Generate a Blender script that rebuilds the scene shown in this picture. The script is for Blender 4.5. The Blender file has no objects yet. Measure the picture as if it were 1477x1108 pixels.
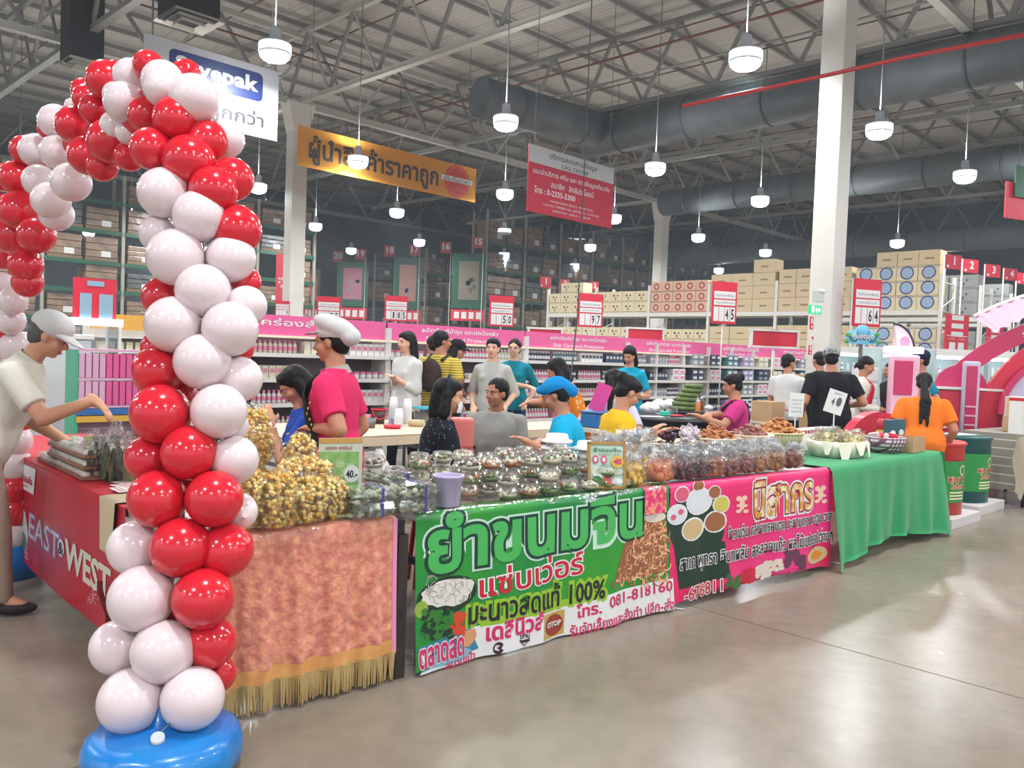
import bpy, bmesh, math, random
import numpy as np
from mathutils import Matrix, Vector, noise as mnoise
random.seed(7)
rng = np.random.default_rng(7)
SC = bpy.context.scene
COL = SC.collection
PI = math.pi
def R_(d): return math.radians(d)

# ---------------------------------------------------------------- camera
EYE = 1.5
FPX = 1200.0
CAMROT = Matrix.Rotation(R_(90 - 2.1), 3, 'X') @ Matrix.Rotation(R_(2.12), 3, 'Z')
cam_d = bpy.data.cameras.new('camera')
cam_d.sensor_width = 36.0
cam_d.lens = 36.0 * FPX / 1477.0
cam_d.clip_end = 300
cam_o = bpy.data.objects.new('camera', cam_d)
cam_o.matrix_world = Matrix.Translation((0, 0, EYE)) @ CAMROT.to_4x4()
COL.objects.link(cam_o)
SC.camera = cam_o

# ---------------------------------------------------------------- world, exposure
w = bpy.data.worlds.new('world'); SC.world = w; w.use_nodes = True
w.node_tree.nodes['Background'].inputs[0].default_value = (0.72, 0.80, 0.88, 1)
w.node_tree.nodes['Background'].inputs[1].default_value = 0.85
SC.view_settings.view_transform = 'Standard'
SC.view_settings.look = 'None'
SC.view_settings.gamma = 1.0
SC.view_settings.use_curve_mapping = False
SC.view_settings.exposure = 0.48
LAMP_W = 135.0
SC.cycles.max_bounces = 6
SC.cycles.volume_bounces = 0
SC.cycles.adaptive_threshold = 0.03
SC.cycles.diffuse_bounces = 2
SC.cycles.glossy_bounces = 2
SC.cycles.transmission_bounces = 4
SC.cycles.transparent_max_bounces = 24
SC.cycles.caustics_reflective = False
SC.cycles.caustics_refractive = False
SC.cycles.sample_clamp_indirect = 4.0
SC.cycles.use_denoising = True

# pixel -> world helpers (photo pixels on the 1477x1108 frame)
def ray(px, py):
    return CAMROT @ Vector(((px - 738.5) / FPX, -(py - 554.0) / FPX, -1.0))
def onz(px, py, z):
    r = ray(px, py); t = (z - EYE) / r.z
    return Vector((r.x * t, r.y * t, z))
def atd(px, py, d):
    r = ray(px, py); t = d / r.y
    return Vector((r.x * t, r.y * t, EYE + r.z * t))

GA = Vector((0.702, 0.712, 0)).normalized()     # store grid, away to the right
GB = Vector((-GA.y, GA.x, 0))                   # store grid, away to the left
ANG_A = math.atan2(GA.y, GA.x)                  # rotation of local x onto GA
ANG_B = math.atan2(GB.y, GB.x)

# ---------------------------------------------------------------- materials
def lin(c):
    c = c / 255.0
    return c / 12.92 if c <= 0.04045 else ((c + 0.055) / 1.055) ** 2.4
def rgb(c): return (lin(c[0]), lin(c[1]), lin(c[2]), 1.0)
MATS = {}
def mat(name, col=(200, 200, 200), rough=0.6, metal=0.0, spec=0.5, noise=None, bump=None,
        emit=None, trans=0.0, sheen=0.0, coat=0.0, sub=0.0, alpha=None):
    if name in MATS: return MATS[name]
    m = bpy.data.materials.new(name); m.use_nodes = True
    nt = m.node_tree; b = nt.nodes['Principled BSDF']
    b.inputs['Base Color'].default_value = rgb(col)
    b.inputs['Roughness'].default_value = rough
    b.inputs['Metallic'].default_value = metal
    b.inputs['Specular IOR Level'].default_value = spec
    if coat: b.inputs['Coat Weight'].default_value = coat
    if sheen: b.inputs['Sheen Weight'].default_value = sheen
    if trans: b.inputs['Transmission Weight'].default_value = trans
    if sub:
        b.inputs['Subsurface Weight'].default_value = sub
        b.inputs['Subsurface Radius'].default_value = (0.02, 0.01, 0.006)
    if alpha is not None: b.inputs['Alpha'].default_value = alpha
    if emit:
        b.inputs['Emission Color'].default_value = rgb(emit[0])
        b.inputs['Emission Strength'].default_value = emit[1]
    if noise:                                   # (scale, colour2, detail, (ramp lo, hi))
        tc = nt.nodes.new('ShaderNodeTexCoord')
        n = nt.nodes.new('ShaderNodeTexNoise'); n.inputs['Scale'].default_value = noise[0]
        n.inputs['Detail'].default_value = noise[2] if len(noise) > 2 else 3
        nt.links.new(tc.outputs['Object'], n.inputs['Vector'])
        r = nt.nodes.new('ShaderNodeValToRGB')
        lo, hi = noise[3] if len(noise) > 3 else (0.35, 0.65)
        r.color_ramp.elements[0].position = lo; r.color_ramp.elements[1].position = hi
        r.color_ramp.elements[0].color = rgb(col); r.color_ramp.elements[1].color = rgb(noise[1])
        nt.links.new(n.outputs['Fac'], r.inputs['Fac'])
        nt.links.new(r.outputs['Color'], b.inputs['Base Color'])
    if bump:                                    # (scale, strength, distance)
        tc = nt.nodes.new('ShaderNodeTexCoord')
        n = nt.nodes.new('ShaderNodeTexNoise'); n.inputs['Scale'].default_value = bump[0]
        n.inputs['Detail'].default_value = 3
        nt.links.new(tc.outputs['Object'], n.inputs['Vector'])
        bp = nt.nodes.new('ShaderNodeBump'); bp.inputs['Strength'].default_value = bump[1]
        bp.inputs['Distance'].default_value = bump[2] if len(bump) > 2 else 0.01
        nt.links.new(n.outputs['Fac'], bp.inputs['Height'])
        nt.links.new(bp.outputs['Normal'], b.inputs['Normal'])
    MATS[name] = m
    return m
def film(name, col=(255, 255, 255), base=0.06, rough=0.08, bump=None, tint=(255, 255, 255), haze=0.0):
    """clear plastic film / clamshell: transparent mixed with gloss (and a little milky haze)"""
    if name in MATS: return MATS[name]
    m = bpy.data.materials.new(name); m.use_nodes = True
    nt = m.node_tree
    for n in list(nt.nodes): nt.nodes.remove(n)
    out = nt.nodes.new('ShaderNodeOutputMaterial')
    tr = nt.nodes.new('ShaderNodeBsdfTransparent'); tr.inputs[0].default_value = rgb(tint)
    gl = nt.nodes.new('ShaderNodeBsdfGlossy'); gl.inputs['Color'].default_value = rgb(col); gl.inputs['Roughness'].default_value = rough
    lw = nt.nodes.new('ShaderNodeLayerWeight'); lw.inputs['Blend'].default_value = 0.25
    mp = nt.nodes.new('ShaderNodeMapRange'); mp.inputs['To Min'].default_value = base; mp.inputs['To Max'].default_value = 0.65
    nt.links.new(lw.outputs['Fresnel'], mp.inputs['Value'])
    mx = nt.nodes.new('ShaderNodeMixShader')
    nt.links.new(mp.outputs['Result'], mx.inputs[0]); nt.links.new(tr.outputs[0], mx.inputs[1]); nt.links.new(gl.outputs[0], mx.inputs[2])
    last = mx
    if haze:
        df = nt.nodes.new('ShaderNodeBsdfDiffuse'); df.inputs[0].default_value = rgb(col)
        m2 = nt.nodes.new('ShaderNodeMixShader'); m2.inputs[0].default_value = haze
        nt.links.new(mx.outputs[0], m2.inputs[1]); nt.links.new(df.outputs[0], m2.inputs[2]); last = m2
    if bump:
        tc = nt.nodes.new('ShaderNodeTexCoord')
        n = nt.nodes.new('ShaderNodeTexNoise'); n.inputs['Scale'].default_value = bump[0]; n.inputs['Detail'].default_value = 2
        nt.links.new(tc.outputs['Object'], n.inputs['Vector'])
        bp = nt.nodes.new('ShaderNodeBump'); bp.inputs['Strength'].default_value = bump[1]; bp.inputs['Distance'].default_value = 0.02
        nt.links.new(n.outputs['Fac'], bp.inputs['Height']); nt.links.new(bp.outputs['Normal'], gl.inputs['Normal'])
    nt.links.new(last.outputs[0], out.inputs[0])
    MATS[name] = m
    return m
def link_pattern(m, kind, scale, c1, c2, axis='Z', width=0.5, soft=0.02):
    """recolour a principled material with a stripe / voronoi / check print in object space"""
    nt = m.node_tree; b = nt.nodes['Principled BSDF']
    tc = nt.nodes.new('ShaderNodeTexCoord')
    r = nt.nodes.new('ShaderNodeValToRGB'); r.color_ramp.elements[0].color = rgb(c1); r.color_ramp.elements[1].color = rgb(c2)
    if kind == 'stripe':
        t = nt.nodes.new('ShaderNodeTexWave'); t.bands_direction = axis; t.inputs['Scale'].default_value = scale
        t.inputs['Distortion'].default_value = 0.3
        nt.links.new(tc.outputs['Object'], t.inputs['Vector']); nt.links.new(t.outputs['Fac'], r.inputs['Fac'])
        r.color_ramp.elements[0].position = width; r.color_ramp.elements[1].position = width + soft
    elif kind == 'dots':
        t = nt.nodes.new('ShaderNodeTexVoronoi'); t.inputs['Scale'].default_value = scale
        nt.links.new(tc.outputs['Object'], t.inputs['Vector']); nt.links.new(t.outputs['Distance'], r.inputs['Fac'])
        r.color_ramp.elements[0].position = width; r.color_ramp.elements[1].position = width + soft
    elif kind == 'plaid':
        a = nt.nodes.new('ShaderNodeTexWave'); a.bands_direction = axis[0]; a.inputs['Scale'].default_value = scale
        c = nt.nodes.new('ShaderNodeTexWave'); c.bands_direction = axis[1]; c.inputs['Scale'].default_value = scale
        mx = nt.nodes.new('ShaderNodeMath'); mx.operation = 'MAXIMUM'
        nt.links.new(tc.outputs['Object'], a.inputs['Vector']); nt.links.new(tc.outputs['Object'], c.inputs['Vector'])
        nt.links.new(a.outputs['Fac'], mx.inputs[0]); nt.links.new(c.outputs['Fac'], mx.inputs[1]); nt.links.new(mx.outputs[0], r.inputs['Fac'])
        r.color_ramp.elements[0].position = width; r.color_ramp.elements[1].position = width + soft
    nt.links.new(r.outputs['Color'], b.inputs['Base Color'])
    return m

# ---------------------------------------------------------------- mesh builder
class MB:
    def __init__(s): s.v = []; s.f = []; s.m = []; s.sm = []
    def add(s, vs, fs, mi=0, smooth=False):
        o = len(s.v); s.v.extend([tuple(p) for p in vs])
        for f in fs: s.f.append([o + i for i in f]); s.m.append(mi); s.sm.append(smooth)
        return s
    def box(s, c, size, rz=0.0, mi=0, rot=None, bev=0.0):
        hx, hy, hz = size[0] / 2, size[1] / 2, size[2] / 2
        M = rot if rot is not None else Matrix.Rotation(rz, 3, 'Z')
        c = Vector(c)
        if bev <= 0:
            vs = [M @ Vector((x * hx, y * hy, z * hz)) + c for x in (-1, 1) for y in (-1, 1) for z in (-1, 1)]
            fs = [(0, 1, 3, 2), (4, 6, 7, 5), (0, 4, 5, 1), (2, 3, 7, 6), (0, 2, 6, 4), (1, 5, 7, 3)]
            return s.add(vs, fs, mi)
        b = min(bev, hx * .9, hy * .9, hz * .9)
        bm = bmesh.new(); bmesh.ops.create_cube(bm, size=2)
        for v in bm.verts: v.co = Vector((v.co.x * hx, v.co.y * hy, v.co.z * hz))
        bmesh.ops.bevel(bm, geom=list(bm.edges), offset=b, segments=2, profile=.6, affect='EDGES')
        bm.verts.index_update()
        s.add([M @ v.co + c for v in bm.verts], [[v.index for v in f.verts] for f in bm.faces], mi, False)
        bm.free(); return s
    def tube(s, p0, p1, r0, r1=None, n=10, mi=0, caps=True, smooth=True):
        r1 = r0 if r1 is None else r1
        p0, p1 = Vector(p0), Vector(p1); d = (p1 - p0)
        q = d.to_track_quat('Z', 'Y').to_matrix() if d.length > 1e-9 else Matrix.Identity(3)
        vs = []
        for k in range(n):
            a = 2 * PI * k / n; e = q @ Vector((math.cos(a), math.sin(a), 0))
            vs += [p0 + e * r0, p1 + e * r1]
        s.add(vs, [(2 * k, 2 * ((k + 1) % n), 2 * ((k + 1) % n) + 1, 2 * k + 1) for k in range(n)], mi, smooth)
        if caps:
            o = len(s.v) - 2 * n
            s.f.append([o + 2 * k for k in range(n)][::-1]); s.m.append(mi); s.sm.append(False)
            s.f.append([o + 2 * k + 1 for k in range(n)]); s.m.append(mi); s.sm.append(False)
        return s
    def path(s, pts, r, n=6, mi=0, smooth=True):
        pts = [Vector(p) for p in pts]; rs = r if isinstance(r, (list, tuple)) else [r] * len(pts)
        vs = []; fs = []
        up = Vector((0, 0, 1))
        for i, p in enumerate(pts):
            t = (pts[min(i + 1, len(pts) - 1)] - pts[max(i - 1, 0)]).normalized()
            a = t.cross(up)
            if a.length < 1e-3: a = t.cross(Vector((0, 1, 0)))
            a.normalize(); b = t.cross(a)
            for k in range(n):
                g = 2 * PI * k / n; vs.append(p + (a * math.cos(g) + b * math.sin(g)) * rs[i])
        for i in range(len(pts) - 1):
            for k in range(n):
                fs.append((i * n + k, (i + 1) * n + k, (i + 1) * n + (k + 1) % n, i * n + (k + 1) % n))
        fs.append(tuple(range(n))[::-1]); fs.append(tuple((len(pts) - 1) * n + k for k in range(n)))
        return s.add(vs, fs, mi, smooth)
    def ball(s, c, r, nu=14, nv=9, mi=0, rot=None, smooth=True):
        rr = r if isinstance(r, (tuple, list, Vector)) else (r, r, r)
        c = Vector(c); vs = []
        M = rot if rot is not None else Matrix.Identity(3)
        vs.append(M @ Vector((0, 0, -rr[2])) + c)
        for j in range(1, nv):
            t = -PI / 2 + PI * j / nv
            for i in range(nu):
                a = 2 * PI * i / nu
                vs.append(M @ Vector((rr[0] * math.cos(t) * math.cos(a), rr[1] * math.cos(t) * math.sin(a), rr[2] * math.sin(t))) + c)
        vs.append(M @ Vector((0, 0, rr[2])) + c)
        fs = [(0, 1 + (i + 1) % nu, 1 + i) for i in range(nu)]
        for j in range(nv - 2):
            for i in range(nu):
                a = 1 + j * nu; b = a + nu
                fs.append((a + i, a + (i + 1) % nu, b + (i + 1) % nu, b + i))
        L = len(vs) - 1; a = 1 + (nv - 2) * nu
        fs += [(L, a + i, a + (i + 1) % nu) for i in range(nu)]
        return s.add(vs, fs, mi, smooth)
    def lathe(s, prof, c=(0, 0, 0), n=20, mi=0, smooth=True, rot=None, sx=1, sy=1, wob=None):
        """prof: list of (r, z); open profile, capped where r == 0"""
        c = Vector(c); M = rot if rot is not None else Matrix.Identity(3); vs = []; idx = []
        for (r, z) in prof:
            if r <= 1e-6: idx.append([len(vs)]); vs.append(M @ Vector((0, 0, z)) + c)
            else:
                row = []
                for k in range(n):
                    a = 2 * PI * k / n; rr = r * (wob(a, z) if wob else 1)
                    row.append(len(vs)); vs.append(M @ Vector((rr * math.cos(a) * sx, rr * math.sin(a) * sy, z)) + c)
                idx.append(row)
        fs = []
        for a, b in zip(idx[:-1], idx[1:]):
            if len(a) == 1 and len(b) == 1: continue
            for k in range(n):
                k2 = (k + 1) % n
                if len(a) == 1: fs.append((a[0], b[k2], b[k]))
                elif len(b) == 1: fs.append((a[k], a[k2], b[0]))
                else: fs.append((a[k], a[k2], b[k2], b[k]))
        return s.add(vs, fs, mi, smooth)
    def grid(s, fn, nu, nv, mi=0, smooth=True):
        vs = [fn(i / nu, j / nv) for j in range(nv + 1) for i in range(nu + 1)]
        fs = [(j * (nu + 1) + i, j * (nu + 1) + i + 1, (j + 1) * (nu + 1) + i + 1, (j + 1) * (nu + 1) + i) for j in range(nv) for i in range(nu)]
        return s.add(vs, fs, mi, smooth)
    def prism(s, pts, z0, z1, mi=0, M=None):
        """extrude a 2-D outline (x, y) between z0 and z1, then transform by M (4x4)"""
        n = len(pts); T = M if M is not None else Matrix.Identity(4)
        vs = [T @ Vector((x, y, z0)) for x, y in pts] + [T @ Vector((x, y, z1)) for x, y in pts]
        fs = [tuple(range(n))[::-1], tuple(range(n, 2 * n))] + [(i, (i + 1) % n, n + (i + 1) % n, n + i) for i in range(n)]
        return s.add(vs, fs, mi)
    def mesh(s, name, mats):
        me = bpy.data.meshes.new(name); me.from_pydata(s.v, [], s.f)
        for m in (mats if isinstance(mats, (list, tuple)) else [mats]): me.materials.append(m)
        me.polygons.foreach_set('material_index', s.m); me.polygons.foreach_set('use_smooth', s.sm)
        me.update(); return me
    def build(s, name, mats, parent=None, loc=(0, 0, 0), rz=0.0):
        return obj(name, s.mesh(name, mats), parent, loc, rz)
def obj(name, data, parent=None, loc=(0, 0, 0), rz=0.0):
    o = bpy.data.objects.new(name, data); COL.objects.link(o)
    o.location = loc; o.rotation_euler = (0, 0, rz)
    if parent: o.parent = parent
    return o
def tag(o, label=None, cat=None, group=None, kind=None):
    if label: o['label'] = label
    if cat: o['category'] = cat
    if group: o['group'] = group
    if kind: o['kind'] = kind
    return o
def thing(name, label, cat, loc=(0, 0, 0), rz=0.0, group=None):
    return tag(obj(name, None, None, loc, rz), label, cat, group)
def struct(name, mb, m, loc=(0, 0, 0), rz=0.0, parent=None):
    o = mb.build(name, m, parent, loc, rz)
    if parent is None: o['kind'] = 'structure'
    return o
def copy_tree(o, parent=None):
    c = o.copy(); COL.objects.link(c); c.parent = parent
    for ch in list(o.children): copy_tree(ch, c)
    return c
def dup(o, loc, rz=None, label=None, group=None, scale=None):
    c = copy_tree(o); c.location = loc
    if rz is not None: c.rotation_euler = (0, 0, rz)
    if scale is not None: c.scale = (scale, scale, scale) if not isinstance(scale, tuple) else scale
    if label: c['label'] = label
    if group: c['group'] = group
    return c

ORD = ('first', 'second', 'third', 'fourth', 'fifth', 'sixth', 'seventh', 'eighth', 'ninth', 'tenth', 'eleventh', 'twelfth', 'thirteenth', 'fourteenth', 'fifteenth')
def proj(P):
    v = CAMROT.transposed() @ (Vector(P) - Vector((0, 0, EYE)))
    return (738.5 + FPX * v.x / -v.z, 554 - FPX * v.y / -v.z) if v.z < 0 else (-9999, -9999)
# ---------------------------------------------------------------- lettering
TXT = {}
def text2d(body, bold=0.0, shear=0.0):
    """flat lettering as (verts Nx2, faces), cap height about 0.7, centred on its bounding box in x"""
    key = (body, bold, shear)
    if key in TXT: return TXT[key]
    cu = bpy.data.curves.new('t', 'FONT'); cu.body = body; cu.size = 1.0
    cu.resolution_u = 2; cu.offset = bold; cu.shear = shear
    cu.fill_mode = 'FRONT' if hasattr(cu, 'fill_mode') else cu.fill_mode
    o = bpy.data.objects.new('t', cu); COL.objects.link(o)
    bpy.context.view_layer.update()
    dg = bpy.context.evaluated_depsgraph_get()
    me = bpy.data.meshes.new_from_object(o.evaluated_get(dg))
    vs = [(v.co.x, v.co.y) for v in me.vertices]; fs = [list(p.vertices) for p in me.polygons]
    bpy.data.objects.remove(o); bpy.data.curves.remove(cu); bpy.data.meshes.remove(me)
    TXT[key] = (vs, fs); return TXT[key]
def emit(mb, S, pts, fs, h, mi, mx=.05):
    """lay a flat shape on surface S, splitting long triangles so that it follows the folds"""
    pts = list(pts); out = []; mid = {}
    st = []
    for f in fs:
        for k in range(1, len(f) - 1): st.append((f[0], f[k], f[k + 1]))
    while st:
        t = st.pop(); best = -1; e = 0
        for i in range(3):
            a, b = pts[t[i]], pts[t[(i + 1) % 3]]; l = (a[0] - b[0]) ** 2 + (a[1] - b[1]) ** 2
            if l > best: best = l; e = i
        if best > mx * mx and len(out) < 60000:
            i, j, k = t[e], t[(e + 1) % 3], t[(e + 2) % 3]; key = (min(i, j), max(i, j))
            if key not in mid: mid[key] = len(pts); pts.append(((pts[i][0] + pts[j][0]) / 2, (pts[i][1] + pts[j][1]) / 2))
            m = mid[key]; st += [(i, m, k), (m, j, k)]
        else: out.append(t)
    mb.add([S(a, b, h * .0015) for a, b in pts], out, mi)
def letters(mb, S, body, x, y, wd=None, ht=None, h=1, mi=0, bold=0.0, shear=0.0, tilt=0.0, anchor='c', grow=0.0):
    """write body on surface S(x, y, h) with centre (x, y); wd/ht fit the lettering to that size"""
    base_v, _ = text2d(body, 0.0, shear)
    vs, fs = text2d(body, bold, shear)
    if not vs: return
    bx0 = min(v[0] for v in base_v); bx1 = max(v[0] for v in base_v); by0 = min(v[1] for v in base_v); by1 = max(v[1] for v in base_v)
    sx = wd / max(bx1 - bx0, 1e-6) if wd else None
    sy = ht / max(by1 - by0, 1e-6) if ht else None
    sx = sx or sy; sy = sy or sx
    cx, cy = (bx0 + bx1) / 2, (by0 + by1) / 2
    ct, st = math.cos(tilt), math.sin(tilt)
    out = []
    for (a, b) in vs:
        p = (a - cx) * sx; q = (b - cy) * sy
        if anchor == 'l': p += wd / 2 if wd else (bx1 - bx0) * sx / 2
        out.append((x + p * ct - q * st, y + p * st + q * ct))
    emit(mb, S, out, fs, h, mi)
def plane_S(origin, ux, uy, nrm):
    o, a, b, n = Vector(origin), Vector(ux).normalized(), Vector(uy).normalized(), Vector(nrm).normalized()
    return lambda x, y, h: o + a * x + b * y + n * h
def patch(mb, S, x0, y0, x1, y1, h=0.5, mi=0, n=6):
    mb.grid(lambda u, v: S(x0 + (x1 - x0) * u, y0 + (y1 - y0) * v, h * 0.0015), n, n, mi, False)
def disc(mb, S, x, y, rx, ry=None, h=1, mi=0, n=20, star=0.0, teeth=0, rot=0.0, jit=0.0):
    ry = ry or rx; pts = []
    for k in range(n):
        a = 2 * PI * k / n
        f = 1 + (star if (teeth and k % 2) else 0) + (jit * (random.random() - .5) if jit else 0)
        px, py = rx * f * math.cos(a), ry * f * math.sin(a)
        pts.append((x + px * math.cos(rot) - py * math.sin(rot), y + px * math.sin(rot) + py * math.cos(rot)))
    emit(mb, S, [(x, y)] + pts, [(0, 1 + k, 1 + (k + 1) % n) for k in range(n)], h, mi)
def ring(mb, S, x, y, r, wdt, h=1, mi=0, n=20, a0=0.0, a1=2 * PI):
    vs = []
    for k in range(n + 1):
        a = a0 + (a1 - a0) * k / n
        vs += [S(x + (r - wdt) * math.cos(a), y + (r - wdt) * math.sin(a), h * .0015), S(x + r * math.cos(a), y + r * math.sin(a), h * .0015)]
    mb.add(vs, [(2 * k, 2 * k + 1, 2 * k + 3, 2 * k + 2) for k in range(n)], mi)

# ---------------------------------------------------------------- common materials
M_white = mat('white_paint', (226, 224, 218), .5)
M_steel = mat('grey_steel', (120, 122, 122), .45, .6)
M_black = mat('black_plastic', (26, 26, 30), .5)
M_dark = mat('dark_wood', (58, 44, 42), .6, noise=(12, (40, 30, 30)))
M_red = mat('sign_red', (214, 30, 58), .5)
M_wht = mat('print_white', (228, 226, 224), .5)
M_pblk = mat('print_black', (28, 28, 34), .5)
M_card = mat('cardboard', (196, 160, 118), .8, noise=(3, (182, 146, 106)))
# ================================================================ THE HALL
def dirpt(o, d, t): return Vector(o) + d * t
CL = Vector((-6.96, 26.15, 0)); CR = Vector((5.25, 14.1, 0)); CM = Vector((6.9, 40.2, 0))
# floor: polished concrete, stained and glossy
def floor_material():
    m = bpy.data.materials.new('polished_concrete'); m.use_nodes = True; nt = m.node_tree
    b = nt.nodes['Principled BSDF']; tc = nt.nodes.new('ShaderNodeTexCoord')
    n1 = nt.nodes.new('ShaderNodeTexNoise'); n1.inputs['Scale'].default_value = .55; n1.inputs['Detail'].default_value = 6; n1.inputs['Roughness'].default_value = .6
    n2 = nt.nodes.new('ShaderNodeTexNoise'); n2.inputs['Scale'].default_value = 9; n2.inputs['Detail'].default_value = 5
    r = nt.nodes.new('ShaderNodeValToRGB'); r.color_ramp.elements[0].position = .34; r.color_ramp.elements[1].position = .66
    r.color_ramp.elements[0].color = rgb((136, 123, 108)); r.color_ramp.elements[1].color = rgb((160, 147, 131))
    r2 = nt.nodes.new('ShaderNodeValToRGB'); r2.color_ramp.elements[0].color = rgb((215, 215, 215)); r2.color_ramp.elements[1].color = (1, 1, 1, 1)
    mx = nt.nodes.new('ShaderNodeMix'); mx.data_type = 'RGBA'; mx.blend_type = 'MULTIPLY'; mx.inputs['Factor'].default_value = 1
    for n in (n1, n2): nt.links.new(tc.outputs['Object'], n.inputs['Vector'])
    nt.links.new(n1.outputs['Fac'], r.inputs['Fac']); nt.links.new(n2.outputs['Fac'], r2.inputs['Fac'])
    nt.links.new(r.outputs['Color'], mx.inputs['A']); nt.links.new(r2.outputs['Color'], mx.inputs['B'])
    nt.links.new(mx.outputs['Result'], b.inputs['Base Color'])
    mr = nt.nodes.new('ShaderNodeMapRange'); mr.inputs['To Min'].default_value = .21; mr.inputs['To Max'].default_value = .31
    nt.links.new(n1.outputs['Fac'], mr.inputs['Value']); nt.links.new(mr.outputs['Result'], b.inputs['Roughness'])
    b.inputs['Specular IOR Level'].default_value = .35
    return m
M_floor = floor_material()
M_joint = mat('floor_joint', (104, 92, 80), .6)
fm = MB().box((6, 24, -.1), (90, 96, .2))
floor = struct('floor', fm, M_floor)
jb = MB()
o = onz(1000, 830, 0) + GB * 0
j0 = onz(1010, 832, 0)
for k in range(-3, 4):
    c = j0 + GB * (6.0 * k); jb.box((c.x, c.y, .0008), (70, .004, .0016), ANG_A)
for k in range(-4, 5):
    c = Vector((3.6, 2.6, 0)) + GA * (6.0 * k); jb.box((c.x, c.y, .0008), (70, .004, .0016), ANG_B)
jo = jb.build('floor_joint', M_joint, floor)

# roof deck, purlins, trusses
def roof_material():
    m = bpy.data.materials.new('roof_insulation'); m.use_nodes = True; nt = m.node_tree
    b = nt.nodes['Principled BSDF']; b.inputs['Base Color'].default_value = rgb((186, 180, 172)); b.inputs['Roughness'].default_value = .6
    tc = nt.nodes.new('ShaderNodeTexCoord'); mp = nt.nodes.new('ShaderNodeMapping'); mp.inputs['Rotation'].default_value = (0, 0, -ANG_A)
    wv = nt.nodes.new('ShaderNodeTexWave'); wv.bands_direction = 'X'; wv.inputs['Scale'].default_value = 1.6
    nt.links.new(tc.outputs['Object'], mp.inputs['Vector']); nt.links.new(mp.outputs['Vector'], wv.inputs['Vector'])
    bp = nt.nodes.new('ShaderNodeBump'); bp.inputs['Strength'].default_value = .5; bp.inputs['Distance'].default_value = .03
    nt.links.new(wv.outputs['Fac'], bp.inputs['Height']); nt.links.new(bp.outputs['Normal'], b.inputs['Normal'])
    return m
ZR = 11.6
struct('ceiling', MB().box((6, 24, ZR + .1), (90, 96, .2)), roof_material())
M_truss = mat('truss_paint', (178, 175, 166), .5)
M_truss2 = mat('truss_paint_dark', (130, 128, 124), .5)
pm = MB().box((0, 0, 0), (96, .08, .14)).mesh('purlin', M_truss2)
for k in range(-12, 26):
    c = CL + GB * (-1.0 * 1.7 * (k - 8)) ; 
    tag(obj('purlin', pm, None, (c.x, c.y, ZR - .16), ANG_A), kind='structure')
pm2 = MB().box((0, 0, 0), (80, .035, .035)).mesh('bridging_rod', mat('rod_rust', (110, 84, 74), .6))
for k in range(-7, 14):
    c = CL + GA * (3.0 * k - 2)
    tag(obj('bridging_rod', pm2, None, (c.x, c.y, ZR - .42), ANG_B), kind='structure')
def truss(c, ang, L, zb, zt, pitch, wd=.14, dark=False):
    """a bar truss: chords plus separate web members"""
    t = tag(obj('roof_truss', None, None, (c.x, c.y, 0), ang), kind='structure')
    m = M_truss2 if dark else M_truss
    MB().box((0, -.06, zb), (L, .05, wd)).box((0, .06, zb), (L, .05, wd)).box((0, 0, zb - wd / 2), (L, .2, .012)).build('bottom_chord', m, t)
    MB().box((0, 0, zt), (L, .14, wd)).build('top_chord', m, t)
    n = int(L / pitch); ln = math.hypot(pitch / 2, zt - zb)
    a = math.atan2(zt - zb, pitch / 2)
    up = MB().box((0, 0, 0), (ln, .07, .07), rot=Matrix.Rotation(-a, 3, 'Y')).mesh('web', M_truss2 if dark else M_truss)
    dn = MB().box((0, 0, 0), (ln, .09, .09), rot=Matrix.Rotation(a, 3, 'Y')).mesh('web', M_truss2)
    for k in range(n):
        x = -L / 2 + pitch * k
        obj('web', up, t, (x + pitch * .25, 0, (zb + zt) / 2)); obj('web', dn, t, (x + pitch * .75, 0, (zb + zt) / 2))
    return t
STEP = 6.45
for k in (-2, -1, 0, 1, 2, 3, 4, 6):                       # trusses along B
    c = CL + GA * (STEP * k) + GB * (-8.5 if k in (0, 3) else -8)
    truss(c, ANG_B, 44, 9.05, ZR - .45, 2.4, dark=(k not in (0, 3)))
for k, dk in ((0, False), (1, False), (-1, True), (2, True)):           # main girders along A
    c = CL + GB * (-17.2 * k) + GA * 9.7
    truss(c, ANG_A, 60, 9.0, ZR - .5, 3.2, .18, dark=dk)
# columns with flared capitals
M_col = mat('column_paint', (222, 216, 206), .45, noise=(.8, (208, 203, 194)))
def column(c, w=.5, h=9.0, cap=True):
    t = tag(obj('column', None, None, (c.x, c.y, 0), ANG_A), kind='structure')
    MB().box((0, 0, h / 2), (w, w * .86, h), bev=.012).box((w * .5 + .04, 0, h / 2), (.07, .16, h)).build('shaft', M_col, t)
    if cap: MB().prism([(-w * .5, h - .9), (w * .5, h - .9), (w * .95, h), (-w * .95, h)], -w * .5, w * .5, M=Matrix.Rotation(PI / 2, 4, 'X')).build('capital', M_col, t)
    return t
colR = column(CR, .46, 9.0, True); colL = column(CL, .5); colM = column(CM, .55)
for c in (CR + GA * 19.4, CL - GA * 19.4, CM + GA * 19.0): column(c)
# walls far behind the racks
M_wall = mat('dark_wall_sheet', (78, 86, 92), .8, noise=(.3, (66, 74, 80)))
c = CL + GB * 26; struct('wall_left', MB().box((0, 0, 5.8), (100, .2, 11.6)), M_wall, (c.x, c.y, 0), ANG_A)
c = CL + GA * 42; struct('wall_far', MB().box((0, 0, 5.8), (100, .2, 11.6)), M_wall, (c.x, c.y, 0), ANG_B)
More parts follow.
